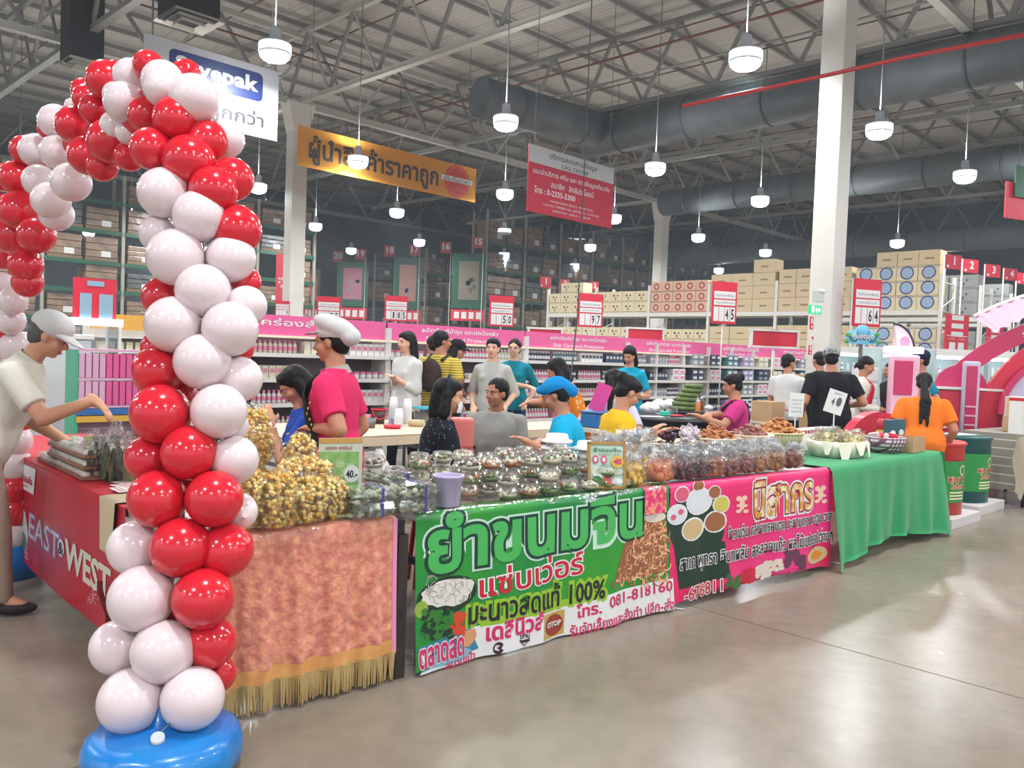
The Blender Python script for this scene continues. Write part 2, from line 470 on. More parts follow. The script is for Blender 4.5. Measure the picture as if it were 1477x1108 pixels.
# ducts
M_duct = mat('duct_wrap', (92, 98, 100), .55, noise=(2, (80, 86, 90)), bump=(6, .3, .03))
def duct(p0, p1, r, name='air_duct'):
    b = MB().tube(p0, p1, r, n=20)
    d = (Vector(p1) - Vector(p0)); L = d.length; d.normalize()
    t = tag(obj(name, None, None, (0, 0, 0)), kind='structure')
    b.build('duct_pipe', M_duct, t)
    bands = MB()
    for k in range(int(L / 2.4)):
        q = Vector(p0) + d * (1.2 + 2.4 * k); bands.tube(q, q + d * .06, r + .02, n=20)
    bands.build('duct_bands', mat('duct_band', (70, 76, 78), .5), t)
    return t
pE = Vector((2.6, 25.8, 8.3))
duct(onz(692, 140, 8.5), pE + Vector((.4, .4, .1)), .55)
duct(pE + GB * .6, pE - GB * 24, .6)
pF = Vector((12.05, 31.0, 8.3)); duct(pF + GB * 8, pF - GB * 22, .55)
pG = CL + GA * 26; pG.z = 7.2; duct(pG + GB * 4, pG - GB * 36, .5)
# sprinkler pipes (red) and conduits
M_rpipe = mat('sprinkler_pipe_red', (190, 44, 44), .35)
q = Vector((5.09, 20.89, 8.0))
struct('trim_1', MB().path([atd(985, 153, 13.6), atd(1190, 109, 12), atd(1300, 84, 11.2), atd(1500, 46, 9.9)], .03, 8), M_rpipe)
q2 = onz(560, 120, 10.2)
struct('trim_2', MB().path([q2 - GA * 22, q2 + GA * 30], .03, 6), mat('conduit_rust', (112, 66, 58), .6))
q3 = onz(900, 80, 10.2)
struct('trim_3', MB().path([q3 + GB * 16, q3 - GB * 20], .035, 6), MATS['conduit_rust'])
q4 = onz(700, 165, 9.6); struct('trim_4', MB().path([q4 + GB * 6, q4 - GB * 26], .03, 6), M_truss2)
# ceiling speaker cone boxes / return-air boxes
for (px, py, z, s) in ((272, 32, 8.6, 1.15), (118, 95, 8.2, .9), (290, 255, 8.3, .9)):
    p = onz(px, py, z)
    t = thing('air_diffuser', {272: 'black square duct drop ending in a pale four-way air diffuser, top left under the roof', 118: 'dark square air diffuser drop half hidden by roof haze at far upper left', 290: 'dark air diffuser drop seen between the balloons and yellow banner'}[px], 'air vent', (p.x, p.y, z), ANG_A)
    MB().box((0, 0, 1.1), (s * .85, s * .85, 2.1)).build('duct_drop', M_black, t)
    d = MB()
    for k in range(3):
        r = s * (.5 - .13 * k); zz = -.05 * k
        d.lathe([(r * 1.414, zz), (r * 1.2, zz + .09)], n=4, smooth=False, rot=Matrix.Rotation(PI / 4, 3, 'Z'))
    d.build('diffuser', mat('diffuser_cream', (196, 190, 178), .5), t)

# ---------------------------------------------------------------- high-bay lamps
M_lens = mat('lamp_lens', (255, 255, 255), .3, emit=((238, 247, 255), 30.0))
M_glare = mat('lamp_housing', (205, 212, 220), .35)
M_glow = mat('refractor_glass', (220, 228, 236), .25, emit=((214, 232, 250), 1.5))
M_off = mat('lamp_lens_off', (190, 195, 200), .3)
hb_h = MB().lathe([(0, .46), (.07, .46), (.09, .44), (.10, .26), (.20, .22), (.255, .20), (.272, .04), (.262, 0)], n=24, mi=0).lathe([(.276, .03), (.276, .17)], n=24, mi=1).mesh('housing', [M_glare, M_glow])
hb_l = MB().lathe([(.262, .02), (.245, -.045), (.19, -.095), (.1, -.125), (0, -.135)], n=24).mesh('lens', M_lens)  # dome deepened so the lit lens looks larger, bloom put into its shape
hb_off = MB().lathe([(.25, .01), (.2, -.03), (.1, -.055), (0, -.06)], n=20).mesh('lens', M_off)
hb_r = MB().tube((0, 0, .42), (0, 0, 4.9), .012, n=5).mesh('rod', M_steel)
ad = bpy.data.lights.new('lamp_light', 'AREA'); ad.shape = 'DISK'; ad.size = .46; ad.energy = LAMP_W; ad.color = (.93, .975, 1.0)
au = bpy.data.lights.new('lamp_uplight', 'AREA'); au.shape = 'DISK'; au.size = .5; au.energy = 26; au.color = (.95, .975, 1.0)
la = Vector((3.95, 3.9, 0)); lb = Vector((-4.05, 4.35, 0))
nl = 0; lampl = []
for i in range(-6, 7):
    for j in range(-5, 9):
        p = Vector((3.7, 14.1, 0)) + la * i + lb * j
        if p.y < -9 or p.y > 50 or abs(p.x) > 22 or (p.y > 0 and abs(p.x) > .75 * p.y + 9): continue
        off = (i, j) == (2, 3)
        if (i, j) in ((-3, 0),): continue
        t = thing('high_bay_lamp', 'round high-bay lamp hanging lit on a thin rod from the roof', 'ceiling lamp', (p.x, p.y, 6.5), 0, 'high-bay lamps')
        if off:
            t['label'] = 'unlit round high-bay lamp hanging dark on a rod left of the big right pillar'; del t['group']
        q_ = proj((p.x, p.y, 6.5)); lampl.append((i + j, q_[0], q_[1], t, off))
        obj('housing', hb_h, t); obj('lens', hb_off if off else hb_l, t); obj('rod', hb_r, t)
        if p.y < 46 and not off:
            lo = obj('lamp_light', ad, t, (0, 0, -.15)); nl += 1
            if p.y < 36: up_ = obj('lamp_uplight', au, t, (0, 0, .50)); up_.rotation_euler = (PI, 0, 0)
rows_ = {}
for s_, x_, y_, t, off in lampl:
    if 0 < x_ < 1477 and 0 < y_ < 560 and not off: rows_.setdefault(s_, []).append((x_, t))
for n_, s_ in enumerate(sorted(rows_)):
    for m_, (x_, t) in enumerate(sorted(rows_[s_], key=lambda a: a[0])):
        t['label'] = 'lit high-bay lamp, %s from the left in the %s row from the camera' % (ORD[m_], ORD[min(n_, 14)])
# ================================================================ PEOPLE
class Prim(MB):
    """closed overlapping solids, later fused by a voxel remesh"""
    def cone(s, p0, p1, r0, r1, flat0=False, flat1=False, n=14, k=(1, 1)):
        p0, p1 = Vector(p0), Vector(p1); d = p1 - p0; L = d.length
        q = d.to_track_quat('Z', 'Y').to_matrix()
        prof = []
        if flat0: prof += [(0, 0), (r0, 0)]
        else: prof += [(r0 * math.cos(t), r0 * math.sin(t)) for t in (-PI / 2, -PI / 3, -PI / 6, 0)]
        if flat1: prof += [(r1, L), (0, L)]
        else: prof += [(r1 * math.cos(t), L + r1 * math.sin(t)) for t in (0, PI / 6, PI / 3, PI / 2)]
        prof = [(0 if abs(r) < 1e-5 else r, z) for r, z in prof]
        return s.lathe(prof, p0, n, rot=q, sx=k[0], sy=k[1])
    def loft(s, rings, n=22):
        """rings: (centre Vector, rx, ry, tilt about x)"""
        vs = []; fs = []
        for (c, rx, ry, t) in rings:
            for i in range(n):
                a = 2 * PI * i / n; ca, sa = math.cos(a), math.sin(a)
                e = 2.4; x = rx * math.copysign(abs(ca) ** (2 / e), ca); y = ry * math.copysign(abs(sa) ** (2 / e), sa)
                vs.append(Vector(c) + Vector((x, y * math.cos(t), y * math.sin(t))))
        for j in range(len(rings) - 1):
            for i in range(n):
                fs.append((j * n + i, j * n + (i + 1) % n, (j + 1) * n + (i + 1) % n, (j + 1) * n + i))
        fs.append(tuple(range(n))[::-1]); fs.append(tuple((len(rings) - 1) * n + i for i in range(n)))
        return s.add(vs, fs)
def fuse(pr, name, mats, vox, it=3, parent=None, wrinkle=0.0, wscale=9.0, seed=0):
    me = bpy.data.meshes.new('tmp'); me.from_pydata(pr.v, [], pr.f); me.update()
    o = bpy.data.objects.new('tmp', me); COL.objects.link(o)
    r = o.modifiers.new('r', 'REMESH'); r.mode = 'VOXEL'; r.voxel_size = vox; r.use_smooth_shade = True
    sm = o.modifiers.new('s', 'SMOOTH'); sm.factor = .5; sm.iterations = it
    dg = bpy.context.evaluated_depsgraph_get()
    m2 = bpy.data.meshes.new_from_object(o.evaluated_get(dg)); m2.name = name
    bpy.data.objects.remove(o); bpy.data.meshes.remove(me)
    n = len(m2.vertices)
    if wrinkle and n:
        co = np.empty(n * 3, 'f'); m2.vertices.foreach_get('co', co); co = co.reshape(-1, 3)
        no = np.empty(n * 3, 'f'); m2.vertex_normals.foreach_get('vector', no); no = no.reshape(-1, 3)
        w_ = wscale
        d = (np.sin(co[:, 2] * w_ * 3.1 + 3 * np.sin(co[:, 0] * w_ * 1.7 + seed)) * .5
             + np.sin(co[:, 2] * w_ * 5.3 + co[:, 0] * w_ * 4.1 + 2 * np.sin(co[:, 1] * w_ * 2 + seed)) * .35)
        co += no * (d * wrinkle)[:, None]
        m2.vertices.foreach_set('co', co.ravel())
    m2.materials.clear()
    for m in (mats if isinstance(mats, (list, tuple)) else [mats]): m2.materials.append(m)
    m2.update()
    return obj(name, m2, parent)
def ik(S, W, l1, l2, hint):
    S, W, hint = Vector(S), Vector(W), Vector(hint)
    d = W - S; L = d.length
    if L > (l1 + l2) * .985: W = S + d * ((l1 + l2) * .985 / L); d = W - S; L = d.length
    a = (l1 * l1 - l2 * l2 + L * L) / (2 * L); h = math.sqrt(max(l1 * l1 - a * a, 0))
    u = d.normalized(); hh = hint - u * hint.dot(u); hh = hh.normalized() if hh.length > 1e-4 else Vector((0, 0, -1))
    return S + u * a + hh * h, W
def skin(name, c): return mat('skin_' + name, c, .5, spec=.35, sub=.08)
SK = {'tan': skin('tan', (186, 128, 100)), 'brown': skin('brown', (178, 122, 94)), 'fair': skin('fair', (222, 172, 146)), 'mid': skin('mid', (204, 148, 118))}
M_hair = mat('black_hair', (22, 18, 20), .55, spec=.22, bump=(60, .4, .004))
M_hairg = mat('greying_hair', (78, 74, 74), .6)
M_eye = mat('eye_white', (176, 160, 152), .4); M_iris = mat('eye_dark', (24, 16, 14), .2)
def cloth(name, c, rough=.85, **k): return mat('cloth_' + name, c, rough, spec=.15, **k)
NAVY = cloth('navy_trousers', (34, 36, 52)); JEAN = cloth('blue_jeans', (44, 62, 98)); BLK = cloth('black', (30, 29, 34))
def hand(pr, W, fdir, palm, side, s, curl=.35, spread=.2):
    """palm with four unequal fingers and a side thumb. fdir = finger direction, palm = palm normal"""
    f = Vector(fdir).normalized(); pn = Vector(palm); pn = (pn - f * pn.dot(f)).normalized(); sd = f.cross(pn) * side
    W = Vector(W); M = Matrix((sd, f, pn)).transposed()
    pr.ball(W + f * .045 * s, (.040 * s, .050 * s, .017 * s), 12, 8, rot=M)
    pr.cone(W - f * .02 * s, W + f * .03 * s, .026 * s, .028 * s)
    for i, (off, ln) in enumerate(((.030, .066), (.0105, .076), (-.0105, .070), (-.030, .054))):
        a = W + f * .080 * s + sd * off * s
        d1 = (f + sd * off * 6 * spread + pn * curl).normalized(); b = a + d1 * ln * .55 * s
        d2 = (d1 + pn * curl * 1.6).normalized(); c = b + d2 * ln * .5 * s
        pr.cone(a - f * .02 * s, b, .0095 * s, .0085 * s, n=8); pr.cone(b, c, .0085 * s, .007 * s, n=8)
    a = W + f * .02 * s + sd * .030 * s; b = a + (f * .6 + sd * .8 + pn * .3).normalized() * .034 * s
    pr.cone(a, b, .013 * s, .011 * s, n=8); pr.cone(b, b + (f + sd * .25 + pn * .4).normalized() * .03 * s, .011 * s, .008 * s, n=8)

def person(label, hp, face, pose='stand', lean=4, head=(0, 0), hl=None, hr=None, skn='tan', female=False,
           hair='short', top=None, sleeve='short', bottom=NAVY, shoe=None, vox=.012, hatf=None, extra=None,
           build=1.0, smile=False, fl=None, fr=None, hair_mat=None, seat_label=None, torso_yaw=0, group=None, skirt=False, wr=.004, leg_fwd=None):
    """hp: world position of the head's centre; face: heading in degrees (0 = away from camera, +90 = left)"""
    hp = Vector(hp); ln = R_(lean)
    sit = pose == 'sit'
    hipz = .47 + .10 if sit else .92
    s = (hp.z / (hipz + .635 * math.cos(ln))) if not sit else .97
    if sit: seatdrop = hp.z - s * (.635 * math.cos(ln)) ; hipz_w = seatdrop
    else: hipz_w = hipz * s
    s = float(s)
    rz = R_(face); fwd = Vector((-math.sin(rz), math.cos(rz), 0))
    base = Vector((hp.x, hp.y, 0)) - fwd * (.635 * math.sin(ln) + .01) * s
    t = thing('person', label, 'person', (base.x, base.y, 0), rz, group)
    b = build
    HIP = Vector((0, 0, hipz_w))
    def T(x, y, z):           # torso frame: z above hip, leaned forward about the hip
        z *= s; x *= s; y *= s
        return HIP + Vector((x, y * math.cos(ln) + z * math.sin(ln), z * math.cos(ln) - y * math.sin(ln)))
    tl = -ln
    def ring(z, rx, ry, y=0, g=0.0): return (T(0, y, z), (rx * b + g) * s, (ry * b + g) * s, tl)
    def torso(g, lo=-.10, hi=.53):
        F = female
        rr = [(-.13, .150, .098, 0), (-.05, .170, .115, -.005), (.03, .165, .112, 0), (.13, .138 if F else .15, .098, .004), (.24, .146 if F else .158, .108, .006),
              (.33, .150 if F else .168, .106, .0), (.385, .150 if F else .168, .094, -.006), (.425, .128 if F else .142, .078, -.010), (.455, .096 if F else .104, .066, -.012), (.485, .062, .054, -.012), (.54, .05, .05, -.006)]
        return [ring(z, rx, ry, y, g) for z, rx, ry, y in rr if lo <= z <= hi]
    sw = (.158 if female else .178) * b
    SH = {1: T(sw, -.01, .395), -1: T(-sw, -.01, .395)}
    # arms
    hl = hl or (-.25, .06, .80 if not sit else .66); hr = hr or (.25, .06, .80 if not sit else .66)
    el = {}; wr_ = {}
    for sg, h in ((1, hr), (-1, hl)):
        if h[0] == 'px':
            W = Matrix.Rotation(-rz, 3, 'Z') @ (atd(h[1], h[2], h[3]) - base)
        else: W = Vector(h) * s
        dv = W - SH[sg]; dv.z *= .4; W = W - dv.normalized() * .075 * s
        el[sg], wr_[sg] = ik(SH[sg], W, .285 * s, .25 * s, (sg * .45, -.5, -.8))
    # legs
    legs = {}
    for sg in (1, -1):
        H = HIP + Vector((sg * .09 * s, 0, -.03 * s))
        if sit:
            K = Vector((sg * .12 * s, .42 * s, hipz_w - .03)); A = Vector((sg * .13 * s, .40 * s, .09))
            if K.z - .09 > .46 * s: K.z = .09 + .46 * s
        else:
            st = (.10 if sg == 1 else -.06) if leg_fwd is None else leg_fwd * sg
            K = Vector((sg * .10 * s, st * .6 * s + .02, .49 * s)); A = Vector((sg * .11 * s, st * s, .09 * s))
        legs[sg] = (H, K, A)
    # ---- body: one continuous skin
    pr = Prim(); pr.loft(torso(-.006, -.13, .54))
    hc = T(0, .012, .635)
    HM = Matrix.Rotation(-ln * .5, 3, 'X') @ Matrix.Rotation(R_(head[0]), 3, 'Z') @ Matrix.Rotation(R_(-head[1]), 3, 'X')
    def Hd(x, y, z): return hc + HM @ Vector((x, y, z)) * s
    pr.cone(T(0, -.012, .47), Hd(0, -.02, -.05), .054 * s * b, .052 * s)
    pr.ball(Hd(0, -.012, .034), (.074 * s, .092 * s, .083 * s), 18, 12, rot=HM)
    pr.ball(Hd(0, .020, -.03), (.059 * s, .068 * s, .074 * s), 16, 10, rot=HM)
    pr.ball(Hd(0, .052, -.082), (.028 * s, .026 * s, .022 * s), 10, 8, rot=HM)
    pr.cone(Hd(0, .080, .012), Hd(0, .101, -.022), .009 * s, .0135 * s, n=8)
    pr.ball(Hd(0, .094, -.027), (.018 * s, .010 * s, .009 * s), 10, 6, rot=HM)
    pr.ball(Hd(0, .072, .026), (.05 * s, .016 * s, .011 * s), 12, 8, rot=HM)
    for sg in (1, -1):
        pr.ball(Hd(sg * .035, .052, -.026), (.026 * s, .026 * s, .026 * s), 10, 8)
        pr.ball(Hd(sg * .074, -.006, -.008), (.010 * s, .020 * s, .031 * s), 10, 8, rot=HM)
        pr.cone(T(sg * .05 * b, -.012, .44), SH[sg], .034 * s, .044 * s * b); pr.cone(SH[sg], el[sg], .050 * s * b, .038 * s * b); pr.cone(el[sg], wr_[sg], .039 * s * b, .027 * s)
        d = (wr_[sg] - el[sg]).normalized()
        fd, pn = ((fr if sg == 1 else fl) or (d, None))
        pn = pn or ((0, -.2, -1) if abs(d.z) < .75 else (-sg, 0, 0))
        hand(pr, wr_[sg], fd, pn, sg, s)
        H, K, A = legs[sg]
        pr.cone(H, K, .072 * s, .048 * s); pr.cone(K, A, .046 * s, .034 * s); pr.cone(A, A + Vector((0, .10 * s, -.045 * s)), .034 * s, .03 * s)
    fuse(pr, 'body', SK[skn], vox, 3, t)
    # ---- face
    for sg in (1, -1):
        e = MB().ball(Hd(sg * .030, .0755, .004), (.0125 * s, .0075 * s, .0058 * s), 10, 8, 0, rot=HM).ball(Hd(sg * .030, .0812, .004), (.0062 * s, .0036 * s, .0056 * s), 8, 6, 1, rot=HM)
        e.build('eye', [M_eye, M_iris], t)
        MB().ball(Hd(sg * .031, .0865, .0235), (.018 * s, .005 * s, .0035 * s), 8, 6, 0, rot=HM).build('eyebrow', hair_mat or M_hair, t)
    mo = MB().ball(Hd(0, .083, -.055), ((.026 if smile else .022) * s, .010 * s, .0055 * s), 12, 6, 0, rot=HM).ball(Hd(0, .081, -.0625), (.018 * s, .011 * s, .0055 * s), 12, 6, 0, rot=HM)
    if smile: mo.ball(Hd(0, .088, -.0585), (.017 * s, .008 * s, .0045 * s), 10, 6, 1, rot=HM)
    mo.build('mouth', [mat('lips', (172, 84, 80), .4), M_wht], t)
    # ---- hair
    hm = hair_mat or M_hair; hp_ = Prim()
    if hair != 'none':
        hp_.ball(Hd(0, -.024, .046), (.086 * s, .098 * s, .083 * s), 18, 12, rot=HM)
        hp_.ball(Hd(0, -.052, -.005), (.076 * s, .060 * s, .075 * s), 14, 10, rot=HM)
        if hair in ('long', 'bob', 'pony', 'bun'): hp_.ball(Hd(0, .01, .075), (.076 * s, .072 * s, .046 * s), 14, 10, rot=HM)
        if hair == 'bob':
            for sg in (1, -1): hp_.cone(Hd(sg * .066, -.02, .02), Hd(sg * .078, -.025, -.11), .035 * s, .042 * s)
            hp_.cone(Hd(0, -.06, 0), Hd(0, -.07, -.12), .07 * s, .06 * s)
        if hair == 'long':
            for sg in (1, -1): hp_.cone(Hd(sg * .07, -.012, .03), Hd(sg * .078, -.03, -.12), .024 * s, .026 * s)
            hp_.cone(Hd(-.02, -.07, 0), T(-.02, -.115, .34), .058 * s, .05 * s); hp_.cone(Hd(.02, -.07, 0), T(.03, -.115, .33), .058 * s, .045 * s)
        if hair == 'pony':
            hp_.ball(Hd(0, -.115, .035), .03 * s, 10, 8); hp_.cone(Hd(0, -.12, .03), Hd(.01, -.155, -.08), .026 * s, .036 * s); hp_.cone(Hd(.01, -.155, -.08), T(.01, -.16, .30), .036 * s, .014 * s)
        if hair == 'longpony':
            hp_.ball(Hd(0, -.10, .01), .036 * s, 10, 8); hp_.cone(Hd(0, -.10, .0), T(.0, -.15, .42), .036 * s, .052 * s); hp_.cone(T(-.02, -.15, .42), T(-.045, -.15, .17), .042 * s, .018 * s); hp_.cone(T(.025, -.15, .42), T(.02, -.15, .14), .036 * s, .014 * s)
        if hair == 'bun': hp_.ball(Hd(0, -.105, .075), .045 * s, 12, 10)
        if hair == 'lowtail':
            hp_.ball(Hd(0, -.11, -.02), .03 * s, 10, 8); hp_.cone(Hd(0, -.115, -.02), Hd(0, -.13, -.08), .024 * s, .012 * s)
        ho = fuse(hp_, 'hair', hm, min(vox, .010), 2, t, wrinkle=.0025, wscale=22)
    # ---- clothes
    if top is not None:
        sp = Prim(); lo = -.13
        sp.loft([(c_, rx + .008 * s * (i_ < 3), ry + .010 * s * (i_ < 3), t_) for i_, (c_, rx, ry, t_) in enumerate(torso(.012, lo, .49))])
        if female:
            for sg in (1, -1): sp.ball(T(sg * .068, .085, .30), (.062 * s, .045 * s, .055 * s), 12, 8)
        for sg in (1, -1):
            sp.ball(SH[sg] + Vector((-sg * .008 * s, 0, -.004 * s)), .060 * s * b, 12, 8); sp.cone(T(sg * .05 * b, -.012, .452), SH[sg], .042 * s, .055 * s * b)
            if sleeve == 'short':
                m_ = SH[sg].lerp(el[sg], .72); sp.cone(SH[sg], m_, .064 * s * b, .062 * s * b, flat1=True)
            elif sleeve == 'elbow':
                m_ = el[sg].lerp(wr_[sg], .12); sp.cone(SH[sg], el[sg], .064 * s * b, .056 * s * b); sp.cone(el[sg], m_, .056 * s * b, .055 * s * b, flat1=True)
            else:
                m_ = el[sg].lerp(wr_[sg], .55 if sleeve == 'rolled' else .93)
                sp.cone(SH[sg], el[sg], .062 * s * b, .052 * s * b); sp.cone(el[sg], m_, .052 * s * b, (.046 if sleeve == 'rolled' else .038) * s, flat1=True)
        sh = fuse(sp, 'shirt', top, vox, 3, t, wrinkle=wr, wscale=5.5, seed=len(label))
    tp = Prim()
    tp.loft([ring(-.12, .150, .10, 0, .006), ring(-.03, .165, .113, 0, -.002), ring(.05, .155, .106, 0, -.004)])
    for sg in (1, -1):
        H, K, A = legs[sg]; tp.cone(H, K, .088 * s, .064 * s); tp.cone(K, A + Vector((0, 0, -.02 * s)), .063 * s, .052 * s, flat1=True)
    fuse(tp, 'trousers', bottom, max(vox, .012), 3, t, wrinkle=.003)
    for sg in (1, -1):
        A = legs[sg][2]
        q = Prim(); q.ball(A + Vector((0, .05 * s, -.052 * s)), (.046 * s, .125 * s, .036 * s), 12, 8); q.ball(A + Vector((0, -.02 * s, -.03 * s)), (.04 * s, .05 * s, .05 * s), 10, 8)
        q.v = [(x, y, max(z, .004)) for x, y, z in q.v]
        fuse(q, 'shoe', shoe or BLK, .012, 2, t)
    ctx = dict(t=t, s=s, T=T, Hd=Hd, HM=HM, SH=SH, el=el, wr=wr_, HIP=HIP, legs=legs, vox=vox, hc=hc, ring=ring, torso=torso, b=b)
    if hatf: hatf(ctx)
    if extra:
        for e in (extra if isinstance(extra, (list, tuple)) else [extra]): e(ctx)
    if sit:
        zt = hipz_w - .15 * s
        c = base
        st = thing('stool', 'plastic stool under ' + (seat_label or 'a seated person'), 'stool', (c.x, c.y, 0), rz)
        MB().lathe([(0, zt - .03), (.15, zt - .03), (.16, zt - .012), (.15, zt), (0, zt)], n=20).build('seat', mat('stool_red', (180, 40, 44), .4), st)
        for k in range(4):
            a = PI / 4 + k * PI / 2
            MB().tube((.12 * math.cos(a), .12 * math.sin(a), zt - .02), (.16 * math.cos(a), .16 * math.sin(a), 0), .018, .015, 8).build('leg', MATS['stool_red'], st)
    return t
# ---- hats and worn things
def hat_baseball(m, bill=(0, .115, .045), back=False):
    def f(c):
        s, Hd, HM = c['s'], c['Hd'], c['HM']
        p = Prim(); p.ball(Hd(0, -.012, .062), (.096 * s, .112 * s, .082 * s), 18, 12, rot=HM)
        h = fuse(p, 'cap', m, .008, 2, c['t'])
        sg = -1 if back else 1
        def S(u, v):
            a = (u - .5) * PI * .92; rr = .075 + .085 * v
            return Hd(math.sin(a) * .074 * (1 + .05 * v), sg * (math.cos(a) * rr * (1.0) + .016 * 1), .052 - .030 * v * math.cos(a) - .018 * abs(math.sin(a)) * v)
        b = MB(); b.grid(S, 14, 5); b.grid(lambda u, v: S(u, v) + HM @ Vector((0, 0, -.006 * s)), 14, 5); b.build('cap_bill', m, c['t'])
    return f
def hat_chef(m):
    def f(c):
        s, Hd, HM = c['s'], c['Hd'], c['HM']
        p = Prim(); p.ball(Hd(0, -.035, .085), (.105 * s, .135 * s, .062 * s), 18, 12, rot=HM @ Matrix.Rotation(R_(28), 3, 'X'))
        p.ball(Hd(0, -.02, .05), (.088 * s, .102 * s, .060 * s), 18, 12, rot=HM @ Matrix.Rotation(R_(12), 3, 'X'))
        p.ball(Hd(0, -.115, .02), (.085 * s, .06 * s, .055 * s), 14, 10, rot=HM)
        fuse(p, 'chef_cap', m, .009, 3, c['t'], wrinkle=.003, wscale=14)
        def S(u, v):
            a = (u - .5) * PI * .7; rr = .07 + .07 * v
            return Hd(math.sin(a) * .072, math.cos(a) * rr + .012, .068 - .006 * v)
        b = MB(); b.grid(S, 12, 3); b.grid(lambda u, v: S(u, v) + HM @ Vector((0, 0, -.005 * s)), 12, 3); b.build('cap_bill', m, c['t'])
    return f
def hat_bandana(m):
    def f(c):
        s, Hd, HM = c['s'], c['Hd'], c['HM']
        p = Prim(); p.ball(Hd(0, -.02, .06), (.092 * s, .108 * s, .074 * s), 18, 12, rot=HM)
        p.cone(Hd(0, -.09, .03), Hd(0, -.135, -.02), .06 * s, .045 * s); p.ball(Hd(0, .085, .075), (.05 * s, .03 * s, .03 * s), 12, 8, rot=HM)
        fuse(p, 'cloth_cap', m, .010, 2, c['t'], wrinkle=.003, wscale=14)
    return f
def collar(m, r=.066):
    def f(c):
        s, T = c['s'], c['T']; p = MB()
        for k in (1, -1):
            p.grid(lambda u, v, k=k: T(k * (r * math.sin(u * PI * .98) * (1 + .22 * v)), -.012 - r * math.cos(u * PI * .98) * (.95 + .35 * v), .512 - .045 * v - .03 * u - .02 * u * v), 10, 2)
        p.build('collar', m, c['t'])
    return f
def apron(m, print_m=None, red=False):
    def f(c):
        s, T, b = c['s'], c['T'], c['b']
        def P(a, z, g=.030):
            rx = np.interp(z, [-.5, -.13, .13, .25, .35, .43], [.17, .155, .15, .158, .165, .16]) * b + g
            ry = np.interp(z, [-.5, -.13, .13, .25, .35, .43], [.12, .115, .108, .12, .125, .09]) * b + g
            return T(rx * math.sin(a), ry * math.cos(a), z)
        q = MB()
        q.grid(lambda u, v: P((u - .5) * (PI * (.95 if v < .55 else 1.0 - 1.25 * (v - .55))), -.50 + .90 * v), 16, 20)
        ap = q.build('apron', m, c['t'])
        for sg in (1, -1):
            MB().path([P(sg * .33, .40), T(sg * .075, .03, .475), T(sg * .05, -.075, .47)], .011 * s, 6).build('apron_strap', m, c['t'])
        if print_m:
            q = MB()
            for k in range(26):
                a = (-1.15 + .1 * math.sin(k)) if True else 0; z = -.45 + .78 * k / 26
                q.ball(P(-1.0 + .1 * math.sin(k * 1.7), z, .028), (.016 * s, .005 * s, .010 * s), 6, 4)
            q.build('apron_print', print_m, c['t'])
    return f
def sash(m, sg=1, r=.018):
    def f(c):
        T = c['T']; b = c['b']
        pts = [T(-sg * .10, .01, .475), T(-sg * .03, -.105 * b, .42), T(sg * .06, -.128 * b, .28), T(sg * .14, -.11 * b, .12), T(sg * .19 * b, 0, .04), T(sg * .12, .13 * b, .12), T(0, .145 * b, .28), T(-sg * .07, .11 * b, .40), T(-sg * .10, .02, .475)]
        q = MB(); q.path(pts, r * c['s'], 6); q.build('strap', m, c['t'])
    return f
def backpack(m):
    def f(c):
        T, s = c['T'], c['s']
        p = Prim(); p.ball(T(0, -.19, .25), (.14 * s, .09 * s, .19 * s), 14, 10); p.ball(T(0, -.25, .18), (.10 * s, .05 * s, .10 * s), 12, 8)
        o = fuse(p, 'backpack', m, .014, 2, c['t'])
        for sg in (1, -1):
            MB().path([T(sg * .09, -.12, .42), T(sg * .11, -.02, .485), T(sg * .12, .10, .42), T(sg * .13, .135, .25), T(sg * .16, .05, .12), T(sg * .12, -.12, .10)], .02 * s, 6).build('backpack_strap', m, c['t'])
    return f
def glasses(c):
    s, Hd, HM = c['s'], c['Hd'], c['HM']; q = MB()
    for sg in (1, -1):
        pts = [Hd(sg * .031 + .019 * math.cos(a), .093, .002 + .014 * math.sin(a)) for a in [2 * PI * k / 12 for k in range(13)]]
        q.path(pts, .0018 * s, 5); q.path([Hd(sg * .05, .092, .006), Hd(sg * .078, .01, .008)], .0018 * s, 5)
    q.path([Hd(-.012, .094, .004), Hd(.012, .094, .004)], .0018 * s, 5)
    q.build('glasses', M_black, c['t'])
def headband(m):
    def f(c):
        s, Hd = c['s'], c['Hd']
        pts = [Hd(.092 * math.cos(a), -.0 - .02, .045 + .098 * math.sin(a)) for a in [PI * k / 12 for k in range(-1, 14)]]
        MB().path(pts, .010 * s, 6).build('headband', m, c['t'])
    return f
def face_mask(c):
    s, Hd, HM = c['s'], c['Hd'], c['HM']
    q = MB(); q.grid(lambda u, v: Hd(.058 * math.sin((u - .5) * 2.4), .045 + .052 * math.cos((u - .5) * 2.4) - .01 * abs(v - .5), -.095 + .075 * v), 10, 6)
    for sg in (1, -1): q.path([Hd(sg * .054, .065, -.03), Hd(sg * .078, .0, -.005)], .0012 * s, 4)
    q.build('face_mask', M_wht, c['t'])
# ---------------------------------------------------------------- the people in the photograph
def HPX(px, py, d): return atd(px, py, d)
PINK = cloth('hot_pink', (216, 48, 98)); WHT = cloth('white', (206, 204, 202)); GRYP = cloth('grey_marl', (150, 148, 142), bump=(300, .2, .002))
